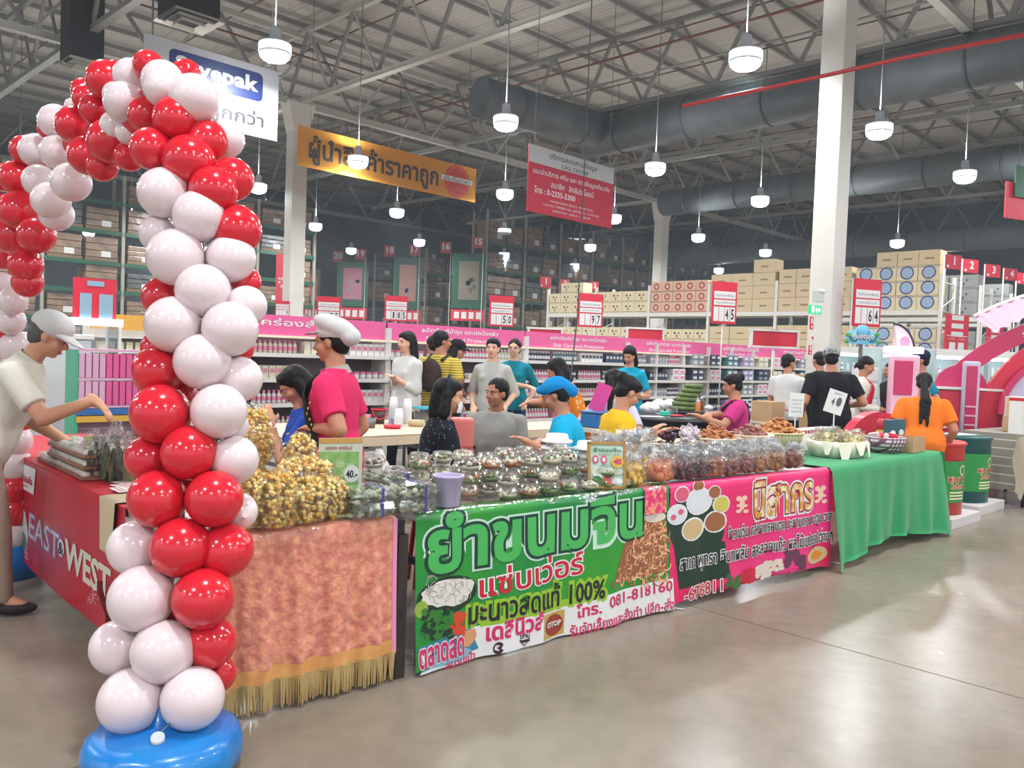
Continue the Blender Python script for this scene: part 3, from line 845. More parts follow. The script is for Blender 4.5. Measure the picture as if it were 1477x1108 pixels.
# 1 man in white cap
def watch_extra(c): pass
CREAM = cloth('cream_polo', (214, 208, 194))
person('man in a white baseball cap and cream polo reaching over the red counter', HPX(72, 484, 4.55), -74, lean=27, head=(0, 12),
       hr=('px', 158, 580, 4.45), hl=(-.1, .42, .86), fr=((.25, .75, -.6), (0, -.3, -1)), skn='mid', hair='short', hair_mat=M_hairg, top=CREAM, bottom=cloth('taupe_trousers', (150, 128, 112)),
       shoe=cloth('dark_shoe', (52, 40, 44), .5), vox=.009, hatf=hat_baseball(WHT), extra=collar(CREAM), smile=True, build=1.08, leg_fwd=.12)
# 2 girl in blue with phone
BLUEP = cloth('royal_blue', (44, 78, 170))
person('girl in a royal blue polo with black bobbed hair looking down at a phone', HPX(425, 556, 5.15), 112, 'sit', lean=10, head=(0, 30),
       hl=('px', 372, 612, 4.95), hr=('px', 432, 640, 5.0), skn='mid', female=True, hair='bob', top=BLUEP, vox=.009, extra=collar(BLUEP), seat_label='the girl in blue')
ph = thing('mobile_phone', 'dark mobile phone held up by the girl in blue, beside the white balloons', 'phone', atd(368, 593, 4.95), R_(115))
MB().box((0, 0, 0), (.075, .009, .15), rot=Matrix.Rotation(R_(-38), 3, 'X') @ Matrix.Rotation(R_(15), 3, 'Y'), bev=.003).build('phone_case', mat('phone_case', (48, 28, 30), .3), ph)
MB().box((0, -.0052, .0035), (.066, .002, .135), rot=Matrix.Rotation(R_(-38), 3, 'X') @ Matrix.Rotation(R_(15), 3, 'Y')).build('phone_screen', mat('phone_screen', (90, 62, 60), .1), ph)
# 3 woman in pink polo, chef cap
COLG = cloth('collar_grey', (168, 158, 150))
APR = cloth('apron_dark_green', (30, 40, 36))
person('woman in a hot pink polo, dark apron and white chef cap behind the snack bags', HPX(478, 494, 4.65), 84, lean=3, head=(0, 6),
       hl=('px', 441, 628, 4.55), hr=(.20, .10, .80), skn='tan', female=True, hair='short', top=PINK, bottom=NAVY, vox=.009, build=1.14,
       hatf=hat_chef(WHT), extra=[collar(COLG, .072), apron(APR, mat('apron_print', (196, 178, 52), .7))])
# 4..8 shoppers by the gondola
WOMW = person('woman in a white blouse with long dark hair standing by the pink shelf, hands clasped', HPX(586, 494, 9.3), 140, lean=1, head=(-8, 4),
       hl=('px', 563, 549, 9.1), hr=('px', 566, 550, 9.1), skn='fair', female=True, hair='long', top=WHT, sleeve='rolled', bottom=BLK, extra=collar(WHT), wr=.006)
YST = cloth('yellow_stripe', (196, 172, 70)); link_pattern(YST, 'stripe', 11, (120, 100, 60), (214, 190, 78), 'Z', .18, .1)
person('person in a yellow striped T-shirt wearing a dark backpack, back turned, by the pink shelf', HPX(638, 493, 9.6), -28, lean=3, head=(-38, 2),
       skn='tan', hair='short', top=YST, bottom=cloth('olive_trousers', (86, 80, 60)), extra=backpack(cloth('pack', (62, 48, 44))), build=1.12, hl=(-.2, .25, .95), hr=(.2, .25, .95))
FLW = cloth('maroon_floral', (120, 50, 52)); link_pattern(FLW, 'dots', 26, (222, 196, 180), (120, 44, 50), width=.25, soft=.1)
person('woman with black hair in a maroon floral blouse standing right of the yellow striped shirt', HPX(660, 505, 10.4), -95, lean=2, head=(0, 8),
       skn='mid', female=True, hair='bob', top=FLW, bottom=BLK, hatf=hat_baseball(BLK))
person('dark haired person half hidden behind the yellow striped shirt', HPX(624, 498, 10.6), 30, skn='tan', hair='short', top=cloth('brown_top', (92, 62, 50)), bottom=JEAN)
person('young woman in a light grey collared shirt looking towards the camera by the pink shelf', HPX(711, 503, 9.4), 168, lean=0, head=(0, 0),
       skn='fair', female=True, hair='pony', top=cloth('light_grey', (176, 174, 170)), sleeve='elbow', bottom=JEAN, extra=collar(MATS['cloth_light_grey']), hl=(-.2, .15, .85), hr=(.2, .15, .85))
TEAL = cloth('teal', (20, 122, 140))
person('smiling woman with short black hair and glasses in a teal top, palm held out', HPX(742, 503, 10.4), 168, lean=0, head=(0, 0),
       skn='fair', female=True, hair='short', top=TEAL, sleeve='elbow', bottom=JEAN, extra=glasses, smile=True, hl=(-.22, .08, .85), hr=('px', 768, 560, 10.1))
# seated stall holders
BDOT = cloth('black_dotted', (30, 32, 40)); link_pattern(BDOT, 'dots', 34, (96, 112, 128), (26, 27, 34), width=.16, soft=.08)
person('seated woman with a black bob and headband in a black dotted top, back turned', HPX(648, 572, 5.35), -72, 'sit', lean=8, head=(-12, 2),
       skn='mid', female=True, hair='bob', top=BDOT, vox=.010, extra=[headband(cloth('headband', (40, 56, 66))), face_mask], seat_label='the woman in the black dotted top', hl=(-.15, .35, .62), hr=(.15, .38, .62), build=1.12)
person('man in a grey polo shirt sitting behind the stacked bowls, head turned aside', HPX(716, 567, 6.5), 176, 'sit', lean=10, head=(-36, -2),
       skn='brown', hair='short', top=GRYP, vox=.009, extra=collar(cloth('pale_grey', (186, 184, 178))), seat_label='the man in grey', hl=(-.10, .36, .60), hr=(.10, .38, .58), build=1.06)
CYAN = cloth('cyan', (20, 162, 204)); CYC = cloth('cyan_cap', (20, 132, 196))
person('person in a bright cyan shirt and blue cloth cap sitting bent over at the stall', HPX(800, 570, 5.85), 82, 'sit', lean=16, head=(0, 16),
       skn='tan', hair='short', top=CYAN, vox=.010, hatf=hat_bandana(CYC), seat_label='the person in cyan', hl=('px', 752, 642, 5.4), hr=('px', 757, 650, 5.3), build=1.15)
ORF = cloth('orange_floral', (224, 140, 44)); link_pattern(ORF, 'dots', 22, (238, 206, 150), (226, 130, 38), width=.22, soft=.12)
person('person in an orange floral shirt leaning over the back table behind the cyan shirt', HPX(803, 534, 7.6), 76, lean=24, head=(0, 14),
       skn='tan', female=True, hair='bob', top=ORF, sleeve='rolled', hl=('px', 758, 582, 7.0), hr=('px', 764, 586, 6.9), build=1.1)
YEL = cloth('yellow', (232, 178, 34))
def shoulder_patch(c):
    T = c['T']; q = MB()
    for (x0, x1, z0, z1) in ((-.03, .03, .0, .012), (-.03, .03, .07, .082), (-.03, -.018, 0, .08), (.018, .03, 0, .08), (-.03, .03, .036, .046)):
        S0 = c['SH'][-1]
        P = lambda x, z: S0.lerp(c['el'][-1], .25 + z * 2.5) + Vector((-.068, x, 0)) * c['s']
        q.add([P(x0, z0), P(x1, z0), P(x1, z1), P(x0, z1)], [(0, 1, 2, 3)])
    q.build('shirt_number', M_pblk, c['t'])
person('woman in a yellow T-shirt with a lowered white mask bending over the snack baskets', HPX(906, 566, 6.15), -72, 'sit', lean=13, head=(0, 24),
       skn='mid', female=True, hair='bun', top=YEL, vox=.009, extra=[], seat_label='the woman in yellow', hl=('px', 968, 626, 6.0), hr=('px', 950, 628, 5.8), build=1.05)
person('person with a high black ponytail tied in light blue, hidden behind the yellow T-shirt', HPX(886, 552, 7.2), -20, 'sit', lean=4, head=(0, 0),
       skn='mid', female=True, hair='pony', top=cloth('pale_violet', (196, 188, 204)), extra=[], seat_label='the ponytailed person')
person('woman in a turquoise top with long dark hair looking down beside the far shelf', HPX(908, 513, 10.5), 150, lean=2, head=(0, 22),
       skn='mid', female=True, hair='long', top=cloth('turquoise', (20, 158, 186)), bottom=BLK, hl=(-.12, .25, 1.0), hr=(.12, .25, 1.0))
MAG = cloth('magenta', (190, 52, 120))
person('woman in a magenta T-shirt with a hair bun working at the round black table', HPX(1056, 556, 8.6), 84, 'sit', lean=6, head=(0, 8),
       skn='tan', female=True, hair='bun', top=MAG, extra=sash(cloth('strap_dark', (50, 34, 50))), seat_label='the woman in magenta', hl=('px', 1000, 602, 8.3), hr=('px', 1004, 604, 8.2), build=1.2)
def waist_tie(m):
    def f(c):
        T = c['T']; b = c['b']
        MB().path([T(.185 * b * math.cos(a), .128 * math.sin(a), -.0) for a in [2 * PI * k / 16 for k in range(17)]], .016, 6).build('apron_tie', m, c['t'])
    return f
person('man in a white T-shirt with a red waist tie, back turned, near the pillar', HPX(1138, 524, 10.8), -30, lean=5, head=(-40, 8),
       skn='tan', hair='short', top=WHT, bottom=BLK, extra=waist_tie(M_red), hl=(-.1, .35, .95), hr=(.15, .35, .95))
CAMO = cloth('camo', (104, 104, 104)); link_pattern(CAMO, 'dots', 30, (84, 84, 86), (150, 150, 148), width=.3, soft=.1)
person('heavy man in a black T-shirt and grey camouflage cap, back turned, by the pillar', HPX(1199, 518, 9.6), 4, lean=4, head=(-20, 8),
       skn='tan', hair='short', top=BLK, bottom=cloth('charcoal', (82, 80, 86)), hatf=hat_baseball(CAMO, back=False), build=1.25, hl=(-.28, .25, 1.0), hr=(.3, .22, .98))
person('dark haired person in black standing mostly behind the man in the camouflage cap', HPX(1181, 520, 11.6), 20, skn='tan', hair='short', top=BLK, bottom=BLK)
RAP = cloth('red_apron', (206, 40, 62))
person('woman in a cream shirt and red apron with her hair tied low, looking down', HPX(1250, 528, 10.4), -112, lean=6, head=(0, 16),
       skn='tan', female=True, hair='lowtail', top=cloth('cream', (222, 214, 200)), sleeve='long', bottom=BLK, extra=apron(RAP), hl=(-.1, .32, .98), hr=(.1, .32, .98))
person('person in black standing behind the pink kiosk panel', HPX(1283, 535, 11.9), 100, skn='tan', hair='short', top=BLK, bottom=BLK)
ORG = cloth('orange', (238, 120, 40))
person('woman in an orange T-shirt with a long black ponytail, back turned, by the red kiosk', HPX(1333, 554, 8.1), -20, lean=14, head=(-10, 14),
       skn='tan', female=True, hair='longpony', top=ORG, bottom=ORG, build=1.26, hl=(-.2, .30, .92), hr=(.28, .2, .80), extra=[])
person('person in a dark cap and teal top behind the orange T-shirt', HPX(1327, 520, 10.6), 80, skn='tan', hair='short', top=TEAL, bottom=BLK, hatf=hat_baseball(cloth('navy_cap', (28, 38, 60))))
# ================================================================ STORE FIXTURES BEHIND THE STALL
GPINK = mat('gondola_pink', (226, 92, 150), .5); GWHT = mat('shelf_white', (214, 208, 202), .5); GBACK = mat('shelf_back', (112, 96, 100), .8)
G0 = Vector((.24, 13.1, 0))
def gp(t, y=0, z=0): return G0 + GA * t + GB * y + Vector((0, 0, z))
SEC = [-5.45, -2.78, -.12, 2.5, 5.2, 7.9, 10.3]
LV = [1.40, 1.10, .80, .48, .14]
hdr = ['นเคร่องสำอาง', 'ผลิตภัณฑ์บำรุง และปกป้องผิว', 'ผลิตภัณฑ์บำรุง และปกป้องผิว', 'ผลิตภัณฑ์บำรุง และปกป้องผิว', 'ผลิตภัณฑ์อนามัยสตรี', 'กระดาษชำระ', '']
sub_ = ['', 'Skin Care and Protection', 'Skin Care and Protection', 'Skin Care and Protection', 'Feminine Care', 'Sanitary Paper', '']
nm = ['leftmost, behind the pink polo woman', 'behind the white blouse woman', 'behind the cyan shirt', 'behind the turquoise top', 'behind the magenta shirt', 'at the far end by the pillar']
for i in range(6):
    t0, t1 = SEC[i], SEC[i + 1]; L = t1 - t0
    g = thing('gondola_shelf', 'white gondola shelf unit with pink header, ' + nm[i], 'shelf', gp(t0), ANG_A)
    MB().box((L / 2, .26, .9), (L - .02, .03, 1.75)).build('back_panel', GBACK, g)
    for x in ((.02, L / 3, 2 * L / 3, L - .02) if i > 2 else (.02, L - .02)):
        MB().box((x, .10, .9), (.045, .36, 1.75)).build('upright', GWHT, g)
    for z in LV: MB().box((L / 2, .10, z - .015), (L - .02, .42, .03)).box((L / 2, -.115, z - .02), (L - .02, .012, .05)).build('shelf', GWHT, g)
    MB().box((L / 2, .05, .05), (L, .34, .1)).build('base', GWHT, g)
    MB().box((L / 2, -.06, 1.60), (L - .02, .05, .03)).build('light_rail', mat('rail_cream', (240, 226, 196), .4), g)
    h = MB().box((L / 2, -.02, 1.735), (L - .05, .03, .24)).build('header_panel', GPINK, g)
    S = lambda x, y, hh: Vector((x, -.036 - hh, y))
    tb = MB()
    if hdr[i]: letters(tb, S, hdr[i], L * .5, 1.775, wd=L * .55, ht=.09, h=1, bold=.012)
    if sub_[i]: letters(tb, S, sub_[i], L * .5, 1.665, wd=L * .5, ht=.055, h=1, bold=.01)
    if tb.v: tb.build('lettering', M_wht, h)
# products
pal = {'pink': (226, 130, 160), 'white': (226, 222, 220), 'cream': (214, 204, 178), 'rose': (206, 74, 110), 'navy': (52, 66, 92), 'teal': (74, 126, 132), 'lilac': (168, 156, 190), 'grey': (150, 154, 164), 'lime': (170, 176, 70)}
PM = {k: mat('product_' + k, v, .45) for k, v in pal.items()}
def prod(kind, c1, c2):
    key = (kind, c1, c2)
    if key in prod.c: return prod.c[key]
    b = MB()
    if kind == 'bottle':
        b.lathe([(0, 0), (.026, 0), (.028, .015), (.028, .10), (.014, .12), (.014, .125)], n=8, mi=0); b.lathe([(.016, .122), (.016, .155), (0, .155)], n=8, mi=1); b.lathe([(.0285, .03), (.0285, .08)], n=8, mi=1)
    elif kind == 'box':
        b.box((0, 0, .075), (.085, .12, .15), mi=0); b.box((0, -.061, .09), (.06, .002, .05), mi=1)
    elif kind == 'jar':
        b.lathe([(0, 0), (.04, 0), (.042, .01), (.042, .05), (.038, .055)], n=10, mi=0); b.lathe([(.043, .055), (.043, .085), (0, .085)], n=10, mi=1)
    else:
        b.box((0, 0, .055), (.20, .26, .11), mi=0, bev=.015); b.box((0, -.131, .055), (.13, .002, .05), mi=1)
    prod.c[key] = b.mesh('product_' + kind, [PM[c1], PM[c2]]); return prod.c[key]
prod.c = {}
runs = []
for z in LV[:4]:
    t = -5.4
    while t < 10.0: runs.append((t, z)); t += .66
cnt = {}
for (t, z) in runs:
    sec = max(i for i in range(6) if t >= SEC[i] - .01)
    r = random.random()
    if sec <= 1:
        if z == 1.10 and r < .45 or (z == .48 and r < .4): continue
        kind = random.choice(['bottle', 'box', 'box', 'jar']); c1, c2 = random.choice([('white', 'pink'), ('pink', 'white'), ('white', 'cream'), ('white', 'pink'), ('cream', 'white'), ('white', 'rose'), ('cream', 'pink')])
    elif sec == 2:
        kind = random.choice(['bottle', 'bottle', 'box']); c1, c2 = random.choice([('white', 'navy'), ('navy', 'white'), ('teal', 'white'), ('white', 'pink')]) if z > 1 else random.choice([('pink', 'white'), ('white', 'rose')])
    elif sec == 3:
        kind = random.choice(['box', 'pack', 'bottle']); c1, c2 = random.choice([('white', 'pink'), ('navy', 'white'), ('grey', 'white')])
    else:
        kind = 'pack'; c1, c2 = random.choice([('white', 'pink'), ('lilac', 'white'), ('grey', 'white'), ('teal', 'white'), ('white', 'navy'), ('cream', 'white'), ('navy', 'grey')])
    w_ = {'bottle': .066, 'box': .096, 'jar': .1, 'pack': .215}[kind]
    n = int(.64 / w_); me = prod(kind, c1, c2)
    nmk = {'bottle': 'product_bottle', 'box': 'product_box', 'jar': 'product_jar', 'pack': 'tissue_pack'}[kind]
    for k in range(n):
        for lay in range(2 if kind == 'pack' else 1):
            if cnt.get(nmk, 0) >= 290: continue
            cnt[nmk] = cnt.get(nmk, 0) + 1
            p = gp(t + .05 + w_ * (k + .5), .02, z + .002 + lay * .112)
            o = obj(nmk, me, None, p, ANG_A)
            lv = {1.40: 'top', 1.10: 'second', .80: 'third', .48: 'fourth'}[z]
            tag(o, 'small %s and %s %s standing on the %s gondola shelf' % (c1, c2, {'bottle': 'plastic bottle', 'box': 'cosmetic carton', 'jar': 'cream jar', 'pack': 'soft pack'}[kind], lv), {'bottle': 'bottle', 'box': 'box', 'jar': 'jar', 'pack': 'package'}[kind], '%s and %s %ss on the %s gondola shelf' % (c1, c2, kind, lv))
# ---------------------------------------------------------------- white carton rack running away to the left
E0 = Vector((11.2, 22.0, 0)); BAY = 2.33
RW = mat('rack_white', (222, 218, 210), .45)
CARTC = {'blue': (222, 204, 166), 'pinkish': (216, 178, 150), 'cream': (222, 206, 168), 'plain': (210, 188, 150), 'grey': (148, 150, 148)}
def carton_mesh(kind, w_, h_, d_=.5):
    b0_ = MB(); b0_.box((0, 0, h_ / 2), (w_ - .012, d_, h_ - .008), bev=.006); b = MB()
    S = lambda x, y, hh: Vector((-x, d_ / 2 + .002 + hh, y))
    if kind == 'blue':
        ring(b, S, .0, h_ * .52, w_ * .33, .045, 1, 1, 18); disc(b, S, 0, h_ * .52, w_ * .22, w_ * .22, 1, 2, 14)
        b.add([S(-.02, h_ * .2, .001), S(.03, h_ * .24, .001), S(-.10, h_ * .04, .001)], [(0, 1, 2)], 1); patch(b, S, -w_ * .45, h_ * .88, w_ * .45, h_ * .92, 1, 1, 1)
    elif kind == 'pinkish': ring(b, S, 0, h_ * .5, w_ * .26, .05, 1, 1, 14); patch(b, S, -w_ * .45, h_ * .04, w_ * .45, h_ * .09, 1, 1, 1)
    elif kind in ('cream', 'grey'):
        disc(b, S, -.08, h_ * .62, .045, .045, 1, 1, 8); disc(b, S, .08, h_ * .62, .035, .035, 1, 1, 8); disc(b, S, .0, h_ * .35, .03, .05, 1, 1, 8)
        patch(b, S, -w_ * .4, h_ * .1, w_ * .4, h_ * .14, 1, 1, 1)
    else: patch(b, S, -.12, h_ * .4, .12, h_ * .52, 1, 1, 1)
    ink = {'blue': (60, 96, 150), 'pinkish': (168, 60, 64), 'cream': (92, 80, 66), 'plain': (150, 122, 90), 'grey': (80, 82, 84)}[kind]
    ms = [mat('carton_' + kind, CARTC[kind], .75), mat('carton_ink_' + kind, ink, .7), mat('carton_ink2', (150, 176, 206), .7)]
    return b0_.mesh('carton', ms[:1]), b.mesh('carton_print', ms)
def rack_white(E, nb, label, ztop=4.3, beam=(1.75, 3.0)):
    r = thing('carton_rack', label, 'rack', (E.x, E.y, 0), ANG_B)
    for k in range(nb + 1):
        x = k * BAY; b = MB()
        for y in (-.04, -1.06): b.box((x, y, ztop / 2), (.09, .07, ztop))
        for j in range(6): b.tube((x, -.04, .3 + j * .7), (x, -1.06, .65 + j * .7 if j < 5 else .3 + j * .7), .018, n=5)
        b.build('upright_frame', RW, r)
    for k in range(nb):
        for z in beam:
            for y in (-.02, -1.08): MB().box(((k + .5) * BAY, y, z), (BAY - .09, .05, .13)).build('beam', RW, r)
            MB().box(((k + .5) * BAY, -.55, z + .055), (BAY - .1, 1.0, .02)).build('deck', RW, r)
    return r
rack_white(E0, 6, 'white steel rack loaded with cream cartons, running behind the pink gondola', 4.0)
E1 = E0 + GA * 3.4; E2 = E0 + GA * 6.6; E3 = E0 + GA * 10.0
rack_white(E1, 2, 'second white steel rack of grey cartons, right of the numbered 1 and 2 signs', 4.0)
rack_white(E2, 2, 'third white steel rack beside the numbered 3 sign', 4.0)
CM_ = {}
def cart(E, tx, z, kind, w_, h_, lbl, grp, y=-.30):
    key = (kind, round(w_, 3), round(h_, 3))
    if key not in CM_: CM_[key] = carton_mesh(kind, w_, h_)
    p = E + GB * tx - GA * y; o = obj('carton', CM_[key][0], None, (p.x, p.y, z), ANG_B + R_(random.uniform(-1, 1))); obj('carton_print', CM_[key][1], o)
    tag(o, lbl, 'box', grp)
spec = {0: ('blue', 4, .40, 3), 1: ('plain', 4, .42, 3), 2: ('plain', 3, .40, 3), 3: ('pinkish', 5, .35, 3), 4: ('cream', 4, .38, 2), 5: ('cream', 4, .38, 2)}
short = {0: 'blue emblem', 1: 'plain brown', 2: 'plain brown', 3: 'red ring', 4: 'small print cream', 5: 'small print cream'}
bayn = ('nearest bay', 'bay behind pillar', 'third bay', 'fourth bay', 'fifth bay', 'farthest bay')
for b_, (kind, nc, h_, nr) in spec.items():
    w_ = (BAY - .12) / nc
    for c_ in range(nc):
        tot = nr + (1 if (b_ == 0 and c_ < 3) or (b_ == 5 and c_ in (1, 2)) or (b_ == 2 and c_ == 0) else 0)
        for sh_, z0_, n_ in (('upper', 3.067, tot), ('lower', 1.815, 2)):
            for r_ in range(n_):
                k2 = 'plain' if (b_ == 0 and r_ == 3) else ('cream' if (b_ == 3 and sh_ == 'lower') else kind)
                s_ = 'plain cream' if (b_ == 0 and r_ == 3) else ('small print cream' if (b_ == 3 and sh_ == 'lower') else short[b_])
                cart(E0, b_ * BAY + .07 + w_ * (c_ + .5), z0_ + r_ * h_, k2, w_, h_, '%s carton, %s layer, %s from right, %s shelf, %s' % (s_, ORD[r_], ORD[c_], sh_, bayn[b_]), '%s cartons, %s shelf, %s' % (s_, sh_, bayn[b_]))
for (E, kd, nm_) in ((E1, 'grey', 'second'), (E2, 'grey', 'third')):
    for c_ in range(5):
        for (z0, nr) in ((3.067, 3), (1.815, 2)):
            for r_ in range(nr):
                cart(E, .07 + .9 * (c_ + .5) * .9, z0 + r_ * .42, kd, .78, .42, 'greyish carton, %s layer, %s from the right, %s shelf, %s white rack' % (ORD[r_], ORD[c_], 'upper' if z0 > 3 else 'lower', nm_), 'grey cartons, %s rack, %s shelf' % (nm_, 'upper' if z0 > 3 else 'lower'))
# blue banners strip under the cartons
st = thing('promo_strip', 'long light blue promotional strip with baby photos under the cream cartons', 'sign', (E0 - GA * .1).to_tuple(), ANG_B)
for k in range(6):
    MB().box((k * BAY + BAY / 2, 0.02, 1.58), (BAY * .94, .02, .26)).build('strip_panel', mat('strip_blue', (86, 160, 206), .5), st)
    bb = MB(); S = lambda x, y, hh: Vector((x, .032 + hh, y))
    disc(bb, S, k * BAY + .35, 1.58, .2, .1, 1, 0, 10, jit=.5); disc(bb, S, k * BAY + .5, 1.62, .12, .08, 2, 0, 10, jit=.5)
    bb.build('strip_print', M_wht, st)
# aisle number signs of the white racks
def flag_sign(px, py, d, num, wpx, hpx, lbl, rz=None, post=None, name='aisle_number_sign', z_from=0, col=None):
    p = atd(px, py, d); w_ = wpx * d / FPX * 1.15; h_ = hpx * d / FPX
    rz = R_(18) if rz is None else rz
    t = thing(name, lbl, 'sign', (p.x, p.y, 0), rz)
    bd = MB().box((0, 0, p.z), (w_, .03, h_)).build('sign_panel', col or M_red, t)
    tb = MB(); S = lambda x, y, hh: Vector((x, -.018 - hh, p.z + y))
    letters(tb, S, num, .05 * w_, .08 * h_, ht=h_ * .55, h=1, bold=.03)
    if len(num) == 1: patch(tb, S, -w_ * .42, -h_ * .4, -w_ * .28, -h_ * .24, 1)
    tb.build('lettering', M_wht, t)
    if post is not None: MB().tube((post * w_, .03, z_from), (post * w_, .03, p.z + h_ / 2), .02, n=6).build('post', RW, t)
    return t
for wh_, (px, py, d, n_, w_, h_) in zip(('nearest the white boxes', 'second from the left', 'in the middle of five', 'fourth from the left', 'cut by the right edge'), ((1375, 378, 21.6, '1', 25, 20), (1400, 384, 22.6, '2', 24, 19), (1432, 391, 24.0, '3', 23, 18), (1458, 396, 25.4, '4', 21, 17), (1476, 402, 26.8, '5', 20, 16))):
    flag_sign(px, py, d, n_, w_, h_, 'red aisle sign reading %s above the white racks at right, %s' % (n_, wh_), post=-.5, z_from=0)
for wh_, (px, py, d, n_, s_) in zip(('left', 'middle', 'right'), ((787, 407, 36, '1', 14), (815, 410, 35.5, '2', 12), (857, 413, 35, '3', 12))):
    flag_sign(px, py, d, n_, s_, s_ * 1.1, 'small far red aisle sign reading %s beyond the cream cartons, %s of three' % (n_, wh_), post=.5)
# red poster boards on rack ends
def board(px0, px1, py0, py1, d, name, lbl, m, rz, parts=None, cat='sign', th=.03, post=False, frame=None):
    a = atd((px0 + px1) / 2, (py0 + py1) / 2, d); r = (px0 + px1) / 2
    w_ = (px1 - px0) * d / FPX / max(.35, abs(math.cos(rz) + math.sin(rz) * (-(a.x / a.y)))); h_ = (py1 - py0) * d / FPX
    t = thing(name, lbl, cat, (a.x, a.y, 0), rz)
    MB().box((0, 0, a.z), (w_, th, h_)).build('panel', m, t)
    S = lambda x, y, hh: Vector((x * w_, -th / 2 - .002 - hh, a.z + y * h_))
    if parts:
        for (nm_, m_, fn) in parts:
            b = MB(); fn(b, S); b.build(nm_, m_, t)
    if frame:
        b = MB(); f_ = .035
        for (x, z, sx, sz) in ((0, h_ / 2, w_ + f_ * 2, f_), (0, -h_ / 2, w_ + f_ * 2, f_), (-w_ / 2, 0, f_, h_), (w_ / 2, 0, f_, h_)): b.box((x, -.01, a.z + z), (sx, th + .04, sz))
        b.build('frame', frame, t)
    if post: MB().tube((0, .03, 0), (0, .03, a.z + h_ * .4), .014, n=6).build('post', RW, t)
    return t
def price_parts(num, slots=4):
    def top(b, S): patch(b, S, -.5, .3, .5, .5, 1, 0, 1)
    def cards(b, S):
        patch(b, S, -.44, .10, .44, .27, 1, 0, 1); patch(b, S, -.44, -.06, .44, .07, 1, 0, 1)
        for k in range(slots): patch(b, S, -.44 + .225 * k, -.44, -.44 + .225 * k + .205, -.10, 1, 0, 1)
    def txt(b, S):
        letters(b, S, 'สินค้าราคาพิเศษ', 0, .185, wd=.74, ht=.08, h=2); letters(b, S, 'ราคาปกติ บาท', 0, .005, wd=.7, ht=.06, h=2)
    def digs(b, S):
        n = len(num)
        for k, ch in enumerate(num):
            letters(b, S, ch, .335 - .225 * (n - 1 - k), -.27, wd=.11 if ch != '1' else .05, ht=.24, h=2, bold=.02)
    return [('price_cards', M_wht, cards), ('small_print', mat('print_grey', (120, 110, 118), .6), txt), ('digits', M_pblk, digs)]
for (x0, x1, y0, y1, d, num, wh) in ((457, 491, 428, 464, 14.5, '475', 'behind the chef cap'), (555, 588, 427, 463, 15.5, '185', 'left of the white blouse woman'), (706, 741, 427, 471, 16.5, '50', 'above the teal top woman'),
                                 (834, 869, 424, 472, 17, '97', 'before the cream cartons'), (1027, 1062, 407, 467, 16, '45', 'left of the pillar'), (1231, 1270, 403, 471, 14, '64', 'right of the pillar'), (397, 418, 434, 456, 20, '9', 'half hidden behind the left pillar')):
    board(x0, x1, y0, y1, d, 'price_sign', 'red framed price board showing %s %s' % (num, wh), M_red, R_(20), price_parts(num), post=True)
for (x0, x1, y0, y1, d, wh) in ((762, 810, 474, 492, 16.5, 'left, above the cyan shirt'), (904, 956, 474, 496, 17.2, 'middle, above the turquoise top'), (1083, 1150, 477, 501, 14.0, 'right, beside the big pillar')):
    board(x0, x1, y0, y1, d, 'header_sign', 'blank red header sign in a white frame, ' + wh, M_red, R_(12), frame=M_wht, post=True)
def poster_parts():
    def a(b, S):
        for k in range(3): patch(b, S, -.26, .36 - .2 * k, .26, .46 - .2 * k + .02, 1)
        patch(b, S, -.32, -.42, -.06, -.18, 1); patch(b, S, .06, -.42, .32, -.18, 1); patch(b, S, -.46, -.03, .46, -.015, 1)
        for k in range(2): letters(b, S, 'หมวดสินค้า', -.22 + .44 * k, -.09, wd=.3, ht=.05, h=1)
    return [('poster_print', M_wht, a)]
board(1363, 1396, 454, 513, 21.4, 'aisle_list_board', 'tall red and white aisle list board on the end of the first white rack', M_red, R_(30), poster_parts())
board(1423, 1446, 466, 508, 24.4, 'aisle_list_board', 'red and white aisle list board on the end of the second white rack', M_red, R_(30), poster_parts())
# ---------------------------------------------------------------- tall green racks
GRN = mat('rack_green', (20, 78, 56), .5); POSTC = mat('rack_post_pale', (150, 146, 132), .5); WRAPB = mat('wrapped_load_brown', (150, 122, 98), .3, noise=(2.5, (112, 92, 76)), bump=(5, .5, .04))
WRAPG = mat('wrapped_load_grey', (96, 98, 96), .35, noise=(3, (72, 76, 76)), bump=(5, .5, .04)); LBL = mat('load_label', (206, 204, 200), .6); PALL = mat('pallet_wood', (120, 96, 70), .8)
def load_mesh(w_, h_, m):
    b = MB(); b.box((0, 0, .06), (w_, 1.0, .12), mi=1)
    nr = 3
    for r in range(nr):
        hh = (h_ - .14) / nr; b.box((random.uniform(-.01, .01), random.uniform(-.015, .015), .13 + hh * (r + .5)), (w_ - .04, .96, hh - .015), mi=0, bev=.02)
    b.box((w_ * .12, -.487, h_ * .3), (.34, .01, .22), mi=2)
    return b.mesh('load', [m, PALL, LBL])
LM = [load_mesh(1.16, h, m) for h in (.82, .7, .9) for m in (WRAPB, WRAPB, WRAPG)]
